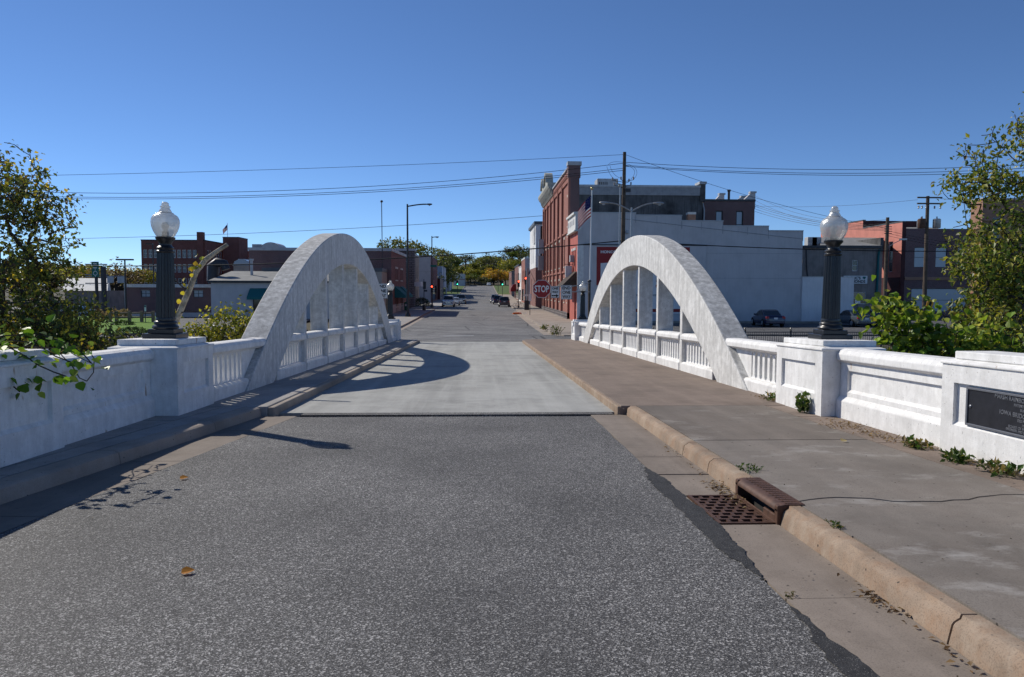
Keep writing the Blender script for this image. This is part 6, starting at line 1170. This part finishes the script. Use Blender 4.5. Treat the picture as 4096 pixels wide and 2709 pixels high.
grow('creek_bush', 'upright bush with yellow-green leaves beside the arch foot', 'shrub', (-7.4, 22.5, -3.2), (-7.4, 22.4, -.6), [(-7.3, 22.2, .55, .85, .6, .55, 2), (-6.9, 22, .1, .9, .6, .5, 1.5), (-8.0, 22, .15, .5, .5, .5, .8), (-6.6, 22, .75, .25, .3, .35, .35)], 260, 8, .13, YELLOWG + [(.12, .15, .03, 3)], .06, 14, crown='leaves', up=.25)
# right bank
grow('bank_tree', 'big leafy tree leaning over the wall from the parking lot side', 'tree', (13.4, 17.0, -2.6), (13.0, 16.8, 3.0), [(11.9, 16.4, 4.5, 1.6, 1.2, .9, 1.1), (12.9, 16.6, 5.6, 1.1, 1.0, .8, .8), (10.7, 16.2, 3.9, 1.0, .8, .45, .55), (11.4, 16, 2.7, 1.5, 1.3, .8, 1.7), (12.3, 16, 2.0, 1.6, 1.3, 1.3, 2.2), (10.8, 15.4, 1.3, 1.3, 1.0, .7, 1.8), (12.0, 15.0, .4, 1.6, 1.2, .9, 2.2), (10.2, 15.2, 2.2, .8, .8, .4, .5), (10.2, 15, .6, .7, .8, .5, .7)], 2300, 7, .12, GREENISH, .18, 21, up=-.05, tipspread=.10, bare=.12)
grow('bank_shrub', 'tangled shrub with bare twigs behind the plaque wall', 'shrub', (10.4, 14.5, -1.8), (10.3, 14.4, -.3), [(10.2, 14.2, .45, 1.1, .9, .6, 2), (11.3, 14, .3, 1.0, .8, .6, 1.6), (9.9, 14.3, .9, .6, .7, .5, .9), (11.8, 13.2, .2, .9, .7, .5, 1.4), (8.7, 14.2, .5, .7, .6, .4, .8)], 620, 8, .10, GREENISH, .06, 22, crown='leaves', bare=.22)
grow('grape_bush', 'bright green large-leaved bush beside the lamp pedestal', 'shrub', (7.9, 13.4, -1.3), (7.8, 13.3, .2), [(7.4, 13.0, .95, .55, .5, .35, 1.5), (8.0, 13.0, .8, .6, .5, .5, 2), (6.95, 13.1, 1.35, .32, .3, .22, .7), (7.1, 12.8, .55, .6, .4, .3, 1.1), (8.7, 13.0, .7, .5, .5, .5, 1.3), (6.6, 12.7, .35, .35, .3, .2, .5), (7.4, 12.9, 1.3, .4, .35, .25, .8), (9.3, 12.9, .5, .5, .4, .4, 1.1)], 330, 5, .125, LIME, .04, 23, crown='leaves', lobed=True, tipspread=.13, seg=.25)
# vine over the left wall
rng = np.random.default_rng(5); t = thing('wall_vine', (-5.1, 7.6, .9), 'bright green vine trailing over the left wall pier', 'vine'); b = MB(); stems = []
for k in range(7):
    y0 = rng.uniform(7.2, 8.4); pts = [np.array([-5.9 + .12 * k, y0 - .4, .75 + rng.uniform(0, .2)])]
    for q in range(9): pts.append(pts[-1] + np.array([.11 + rng.normal(0, .03), .07 + rng.normal(0, .04), .10 * math.cos(q * .45) + rng.normal(0, .02)]))
    stems.append(pts); b.tube(pts, .007, 4)
hang = [np.array(p) for p in ((-5.2, 8.5, 1.02), (-4.95, 8.62, 1.05), (-4.72, 8.75, .98), (-4.62, 8.85, .80), (-4.60, 8.95, .66), (-4.62, 9.15, .60), (-4.64, 9.35, .68), (-4.66, 9.42, .84), (-4.68, 9.3, .97))]; stems.append(hang); b.tube(hang, .006, 4)
h2 = [np.array(p) for p in ((-5.0, 8.6, 1.06), (-4.78, 8.95, 1.0), (-4.66, 9.15, .86), (-4.64, 9.35, .78))]; b.tube(h2, .005, 4); stems.append(h2); b.build('stems', 'bark', t)
cen = []; 
for pts in stems:
    for p in pts[1:]:
        for _ in range(rng.integers(2, 6) if pts is not hang else rng.integers(0, 3)): cen.append(p + rng.normal(0, .05, 3))
cen = np.array(cen); n = len(cen); link('leaves', leaf_mesh('leaves', cen, rng.normal(0, .5, (n, 3)) + np.array([.4, -.2, -.3]), rng.normal(0, .5, (n, 3)) + np.array([.3, -.4, 1]), rng.uniform(.055, .12, n), pick_cols(rng, n, [(.16, .30, .02, 3), (.10, .20, .02, 2), (.30, .38, .05, 1)]), True), t)
# dead leaning trunk with a few climbing yellow leaves
t = thing('dead_trunk', (-7.3, 17.2, -2.6), 'leaning broken dead trunk with a few yellow vine leaves', 'tree'); b = MB(); Y = 17.0
P = [(-7.5, 17.4, -2.9), (PX(700, Y), Y, PZ(1330, Y)), (PX(735, Y), Y, PZ(1262, Y)), (PX(775, Y), Y, PZ(1172, Y)), (PX(806, Y), Y, PZ(1095, Y)), (PX(845, Y), Y, PZ(1045, Y)), (PX(890, Y), Y, PZ(1012, Y)), (PX(930, Y), Y, PZ(986, Y))]
b.tube(P, [.10, .085, .068, .064, .058, .056, .046, .042], 12); b.build('trunk', 'deadwood', t, smooth=60)
b = MB(); b.tube([P[3], (P[3][0] - .25, Y - .1, P[3][2] + .25), (P[3][0] - .3, Y, P[3][2] + .5)], [.02, .012, .006], 5); b.tube([P[2], (P[2][0] + .2, Y - .1, P[2][2] + .1), (P[2][0] + .42, Y, P[2][2] + .06)], [.015, .01, .005], 5); b.build('broken_twigs', 'bark', t)
cen = []
for f in np.linspace(0, 1, 26):
    i = 2 + f * 3.2; a, c = np.array(P[int(i)]), np.array(P[int(i) + 1]); q = a + (c - a) * (i % 1)
    for _ in range(2 if (f * 7) % 1 < .4 else 0): cen.append(q + np.array([-.06, -.06, .04]) + rng.normal(0, .05, 3))
cen = np.array(cen); n = len(cen); link('climbing_leaves', leaf_mesh('climbing_leaves', cen, rng.normal(0, .4, (n, 3)) + np.array([0, 0, -.5]), rng.normal(0, .5, (n, 3)) + np.array([0, -1, .3]), rng.uniform(.07, .12, n), pick_cols(rng, n, [(.52, .44, .04, 3), (.36, .36, .05, 2), (.45, .30, .03, 1)]), True), t)

# ---- far trees: a few crowns, copied and scaled
def far_crown(name, seed, pal, shape, n=1500, leaf=.055, blobs=16):
    rng = np.random.default_rng(seed); bl = []
    for k in range(blobs):
        if shape == 'round': v = rng.normal(0, 1, 3); v /= np.linalg.norm(v); v[2] = abs(v[2]) * 1.0 - .25; c = np.array([0, 0, .62]) + v * np.array([.33, .33, .30]) * rng.uniform(.5, 1); r = rng.uniform(.10, .19)
        elif shape == 'poplar': c = np.array([rng.normal(0, .10), rng.normal(0, .10), rng.uniform(.3, .93)]); r = .09 + .05 * (1 - abs(c[2] - .5))
        else: c = np.array([rng.normal(0, .22), rng.normal(0, .22), rng.uniform(.35, .88)]); r = rng.uniform(.10, .17)
        bl.append((c, r))
    cen = []
    for c, r in bl:
        m = n // blobs; v = rng.normal(0, 1, (m, 3)); v /= np.linalg.norm(v, axis=1, keepdims=True); cen.append(c + v * r * rng.uniform(.55, 1.08, (m, 1)))
    cen = np.concatenate(cen); m = len(cen); tone = np.repeat(rng.uniform(.7, 1.25, len(bl)), m // len(bl))[:, None]
    me = leaf_mesh(name, cen, rng.normal(0, 1, (m, 3)), rng.normal(0, .6, (m, 3)) + np.array([0, 0, 1]), rng.uniform(.7, 1.4, m) * leaf, np.clip(pick_cols(rng, m, pal) * tone, 0, 1)); b = MB(); b.tube([(0, 0, -.06), (.01, 0, .25), (0, .01, .7)], [.03, .024, .008], 6)
    for c, r in bl: b.tube([(0, 0, max(.18, c[2] - .3)), tuple((c + np.array([0, 0, max(.18, c[2] - .3)])) / 2 + np.array([0, 0, .02])), tuple(c)], [.011, .007, .003], 4)
    o = b.build('trunk', 'bark'); tm = o.data; bpy.data.objects.remove(o); return me, tm
KIND = {'green': far_crown('crown', 1, [(0.104, 0.152, 0.035, 3), (0.160, 0.208, 0.048, 2)], 'round'), 'dark': far_crown('crown', 2, [(0.061, 0.077, 0.032, 3), (0.104, 0.104, 0.045, 2)], 'loose', 1100), 'yellow': far_crown('crown', 3, [(0.400, 0.352, 0.048, 3), (0.256, 0.272, 0.048, 2), (0.160, 0.192, 0.040, 1)], 'round'),
        'olive': far_crown('crown', 4, [(0.176, 0.200, 0.045, 3), (0.120, 0.136, 0.035, 2), (0.288, 0.272, 0.048, 1)], 'round'), 'orange': far_crown('crown', 5, [(0.640, 0.320, 0.048, 3), (0.608, 0.448, 0.064, 3), (0.320, 0.240, 0.048, 2)], 'loose'), 'poplar': far_crown('crown', 6, [(0.160, 0.184, 0.048, 3), (0.256, 0.240, 0.056, 2), (0.096, 0.120, 0.035, 2)], 'poplar', 1700, .045), 'bare': far_crown('crown', 7, [(0.192, 0.136, 0.080, 3), (0.272, 0.208, 0.080, 1)], 'loose', 500, .035, 26)}
LOOK = {'green': 'mid green round tree', 'dark': 'dark thin-crowned tree', 'yellow': 'yellow autumn tree', 'olive': 'olive green tree', 'orange': 'orange and gold maple', 'poplar': 'feathery upright poplar', 'bare': 'nearly bare brown tree'}
FAR = {}
def far_tree(px, topy, Y, width, kind, where, group='trees beyond the buildings'):
    x = PX(px, Y); z0 = terr(x, Y) - .3; h = PZ(topy, Y) - z0; t = thing({'poplar': 'poplar_tree', 'orange': 'maple_tree'}.get(kind, 'tree'), (x, Y, z0), LOOK[kind] + ' ' + where, 'tree', group); t.scale = (width * 1.35, width * 1.35, h / .96); t.rotation_euler = (0, 0, (px * 1.7) % 6.28); FAR.setdefault(t['label'], []).append((h, t))
    link('trunk', KIND[kind][1], t, False); link('crown', KIND[kind][0], t, False)
H1 = 'on the wooded hill straight above the street end'; H2 = 'on the hill above the shady row of stores'; H3 = 'on the hill above the sunny row of stores'; H4 = 'near the roadside at the crest of the street'
for a in ((1765, 1032, 400, 14, 'green', H2), (1795, 1016, 380, 14, 'green', H2), (1830, 1021, 470, 15, 'dark', H2), (1862, 1018, 500, 15, 'dark', H1), (1850, 1060, 372, 11, 'yellow', H2), (1882, 1072, 365, 10, 'yellow', H1), (1905, 1046, 405, 13, 'olive', H1), (1935, 1026, 450, 16, 'olive', H1), (1962, 1023, 470, 16, 'olive', H1), (1985, 1032, 440, 13, 'dark', H1), (1998, 1020, 490, 15, 'dark', H3), (2046, 982, 500, 22, 'dark', H3), (2074, 1000, 495, 17, 'green', H3), (2104, 1012, 470, 15, 'dark', H3), (2030, 1030, 385, 14, 'yellow', H3), (2068, 1036, 372, 14, 'olive', H3),
          (1975, 1082, 352, 11, 'orange', H4), (2003, 1074, 348, 10, 'orange', H4), (1945, 1104, 352, 8, 'olive', H4), (1924, 1108, 348, 7, 'dark', H4), (1898, 1096, 356, 9, 'green', H4), (1872, 1100, 352, 8, 'olive', H4), (2022, 1080, 352, 8, 'olive', H4), (1958, 1112, 346, 6, 'dark', H4), (1838, 1100, 360, 9, 'green', H4), (1915, 1078, 375, 11, 'yellow', H1), (1945, 1060, 400, 14, 'olive', H1), (1975, 1055, 410, 13, 'dark', H1), (2090, 1050, 400, 14, 'green', H3), (2120, 1030, 430, 15, 'green', H3)): far_tree(*a)
for a in ((1530, 985, 190), (1558, 975, 185), (1585, 972, 195), (1612, 974, 190), (1640, 980, 200), (1665, 986, 195), (1690, 990, 215), (1712, 998, 205), (1740, 1004, 240), (1762, 1010, 235), (1782, 1012, 260), (1800, 1020, 280)): far_tree(*a, 10, 'poplar', 'behind the shady row of stores', 'poplars behind the shady row')
for i, a in enumerate(((500, 1040, 150, 13, 'bare'), (455, 1050, 150, 14, 'bare'), (410, 1052, 155, 14, 'yellow'), (540, 1085, 230, 14, 'olive'), (575, 1080, 230, 13, 'yellow'), (480, 1085, 250, 16, 'olive'), (585, 1068, 190, 8, 'yellow'), (360, 1060, 160, 14, 'bare'), (310, 1060, 165, 15, 'olive'), (250, 1065, 165, 15, 'yellow'), (190, 1060, 160, 15, 'olive'), (130, 1065, 160, 15, 'bare'), (60, 1062, 165, 16, 'olive'), (0, 1060, 170, 16, 'green'), (-80, 1060, 170, 16, 'olive'), (520, 1092, 330, 24, 'dark'), (430, 1090, 330, 26, 'dark'), (600, 1094, 320, 22, 'dark'))): far_tree(*a, 'beyond the highway sign on the left bank', 'autumn trees beyond the highway sign')
ORD = ['tallest', 'second tallest', 'third tallest', 'fourth tallest', 'fifth tallest', 'sixth tallest', 'seventh tallest', 'eighth tallest', 'ninth tallest', 'tenth tallest', 'second shortest', 'shortest']
for lab, lst in FAR.items():
    if len(lst) > 1:
        for i, (h, t) in enumerate(sorted(lst, key=lambda q: -q[0])): t['label'] = (ORD[i] if i < len(lst) - 1 or len(lst) == 12 else 'shortest') + ' ' + lab
# clipped shrubs
def mound(name, label, x, y, z, rx, ry, rz, pal, n=900, size=.10, seed=1):
    rng = np.random.default_rng(seed); v = rng.normal(0, 1, (n, 3)); v /= np.linalg.norm(v, axis=1, keepdims=True); v[:, 2] = np.abs(v[:, 2]); cen = v * np.array([rx, ry, rz]) * rng.uniform(.75, 1.05, (n, 1)) + np.array([x, y, z]); t = thing(name, (x, y, z), label, 'shrub'); b = MB()
    for k in range(7): a = k * .9; b.tube([(x, y, z), (x + rx * .6 * math.cos(a), y + ry * .6 * math.sin(a), z + rz * .6)], .02, 4)
    b.build('stems', 'bark', t); link('leaves', leaf_mesh('leaves', cen, v + rng.normal(0, .4, (n, 3)), v, rng.uniform(.7, 1.3, n) * size, pick_cols(rng, n, pal)), t)
JUN = [(.025, .05, .018, 3), (.045, .075, .02, 2)]
mound('clipped_shrub', 'dark clipped hedge mound beside the stone corner building', PX(1686, 126), 126, gz(126) + .1, 1.5, .8, 1.4, JUN, 1400, .16, 1); mound('clipped_shrub', 'low dark juniper mound on the lawn behind the iron fence', PX(555, 50), 50, -1.5, 1.3, .8, .62, JUN, 1100, .12, 2); mound('clipped_shrub', 'small juniper beside the split-rail fence', PX(520, 60), 60, -1.4, .9, .7, .55, JUN, 700, .12, 3)
for i, (px, y) in enumerate(((425, 66), (480, 70), (525, 68))): mound('ornamental_grass', ['tan feather grass beside the sign post', 'tan feather grass between sign post and lot light', 'tan feather grass at the foot of the lot light'][i], PX(px, y), y, -1.5, .6, .6, 1.2, [(.36, .27, .17, 3), (.25, .2, .1, 1)], 500, .22, 10 + i)
# ---- weeds in the cracks
def weed(label, x, y, z, r, h, n, pal, seed, size=.09, lobed=False):
    rng = np.random.default_rng(seed); t = thing('weed', (x, y, z), label, 'plant'); cen = []; dr = []; b = MB()
    for k in range(n):
        a = rng.uniform(0, 6.28); rr = r * math.sqrt(rng.uniform(0, 1)); p = np.array([x + rr * .5 * math.cos(a), y + rr * math.sin(a), z]); q = p + np.array([rng.normal(0, r * .25), rng.normal(0, r * .25), h * rng.uniform(.3, 1)])
        if k % 3 == 0: b.tube([p, (p + q) / 2 + rng.normal(0, .01, 3), q], .003, 4)
        for f in (.3, .7, 1): cen.append(p + (q - p) * f); dr.append((q - p) + rng.normal(0, .12, 3))
    b.build('stems', 'weed_stem', t); cen = np.array(cen); m = len(cen); link('leaves', leaf_mesh('leaves', cen, np.array(dr), rng.normal(0, .5, (m, 3)) + np.array([0, 0, 1]), rng.uniform(.6, 1.3, m) * size, pick_cols(rng, m, pal), lobed), t)
flat('weed_stem', (.12, .13, .04), .9)
WG = [(.05, .10, .02, 3), (.09, .15, .03, 2), (.16, .17, .05, 1)]; WD = WG + [(.25, .19, .08, 3)]; zz = lambda y: SLOPE * y + .15
weed('leafy green weed growing against the lamp pedestal', 4.98, 11.62, zz(11.62), .12, .28, 40, WG, 1, .065, True); weed('flat grassy weed patch at the foot of the recessed wall panel', 5.02, 8.62, zz(8.62), .22, .08, 46, WD, 2, .07); weed('low green weed at the foot of the plaque pier', 4.95, 7.75, zz(7.75), .16, .09, 34, WG, 3, .075); weed('spreading weed at the pier corner under the plaque', 5.0, 7.1, zz(7.1), .22, .09, 38, WD, 4, .075)
weed('thin grassy weed along the kerb joint beside the drain hood', 2.64, 7.35, zz(7.35), .16, .04, 26, WG, 5, .035); weed('dry tuft in the joint beside the pedestal and slotted parapet', 5.1, 13.2, zz(13.2), .18, .10, 30, WD, 6, .07); weed('small tuft in the gutter joint by the asphalt edge', 1.85, 4.45, SLOPE * 4.45, .06, .025, 8, [(.25, .19, .09, 1), (.14, .13, .05, 1)], 7, .02); weed('dark weed tuft in the walk joint below the drain', 2.57, 5.35, zz(5.35), .09, .03, 14, WD, 8, .028)
weed('tall scruffy weed at the broken corner of the cross street', PX(2222, 51), 51, gz(51) + .05, .6, .75, 60, [(.16, .15, .06, 2), (.10, .13, .04, 2), (.22, .17, .09, 1)], 9, .12)
weed('dry weed clump beside the kerb in front of the red building', PX(2176, 58), 58, gz(58) + .1, .4, .4, 40, WD, 10, .14)
# ---- fallen leaves
def litter(spots, seed, name, label, size=(.02, .05), pal=((.20, .12, .055, 3), (.30, .2, .10, 2), (.10, .06, .03, 2), (.40, .30, .17, 1))):
    rng = np.random.default_rng(seed); cen = []
    for x, y, z, rx, ry, n in spots: cen.append(np.stack([rng.normal(x, rx, n), rng.normal(y, ry, n), np.full(n, z) + SLOPE * (rng.normal(0, 0, n)) + rng.uniform(.004, .02, n)], 1))
    cen = np.concatenate(cen); cen[:, 2] += SLOPE * cen[:, 1]; cen[:, 0] = np.where(cen[:, 0] > 3, np.minimum(cen[:, 0], 5.25), cen[:, 0]); n = len(cen); d = rng.normal(0, 1, (n, 3)); d[:, 2] *= .25
    o = link(name, leaf_mesh(name, cen, d, rng.normal(0, .25, (n, 3)) + np.array([0, 0, 1]), rng.uniform(size[0], size[1], n), pick_cols(rng, n, list(pal)))); o['kind'] = 'stuff'; o['label'] = label; return o
litter([(5.02, 10.2, .155, .10, .28, 150), (4.95, 9.5, .155, .10, .3, 120), (5.0, 9.0, .155, .07, .2, 50), (4.7, 10.1, .155, .07, .12, 24), (5.1, 13.6, .155, .06, .25, 40), (2.30, 7.15, .0, .06, .17, 90), (2.28, 6.75, .006, .05, .12, 40), (2.33, 4.3, .0, .03, .16, 50), (2.33, 3.3, .0, .02, .35, 40), (2.33, 8.6, .0, .03, .8, 30), (5.05, 7.4, .155, .1, .6, 90), (2.5, 43, .0, .3, .4, 20)], 3, 'fallen_leaves', 'small brown fallen leaves drifted against wall and drain')
litter([(3.6, 7, .152, .9, 2.6, 150), (2.1, 6, .0, .15, 3, 60), (-3.2, 8, .0, .15, 2.5, 30), (0, 20, .004, 2, 6, 30)], 4, 'grit', 'scattered tiny dark grit and seed pods on walk and gutter', (.008, .022), ((.05, .04, .03, 3), (.12, .09, .06, 2), (.4, .38, .34, .5)))
rng = np.random.default_rng(9)
for x, y, z, l, c in ((-1.93, 4.92, .0, 'small orange leaf alone on the asphalt', (.55, .22, .02)), (-3.03, 7.75, .0, 'small orange leaf on the asphalt near the gutter shadow', (.60, .25, .02)), (4.30, 8.9, .152, 'pale yellow leaf lying on the concrete walk', (.62, .5, .25))):
    me = leaf_mesh('fallen_leaf', np.array([[x, y, z + SLOPE * y + .012]]), np.array([[.8, .4, .12]]), np.array([[.1, -.2, 1.0]]), np.array([.085]), np.array([c]), True); tag(link('fallen_leaf', me), l, 'leaf')
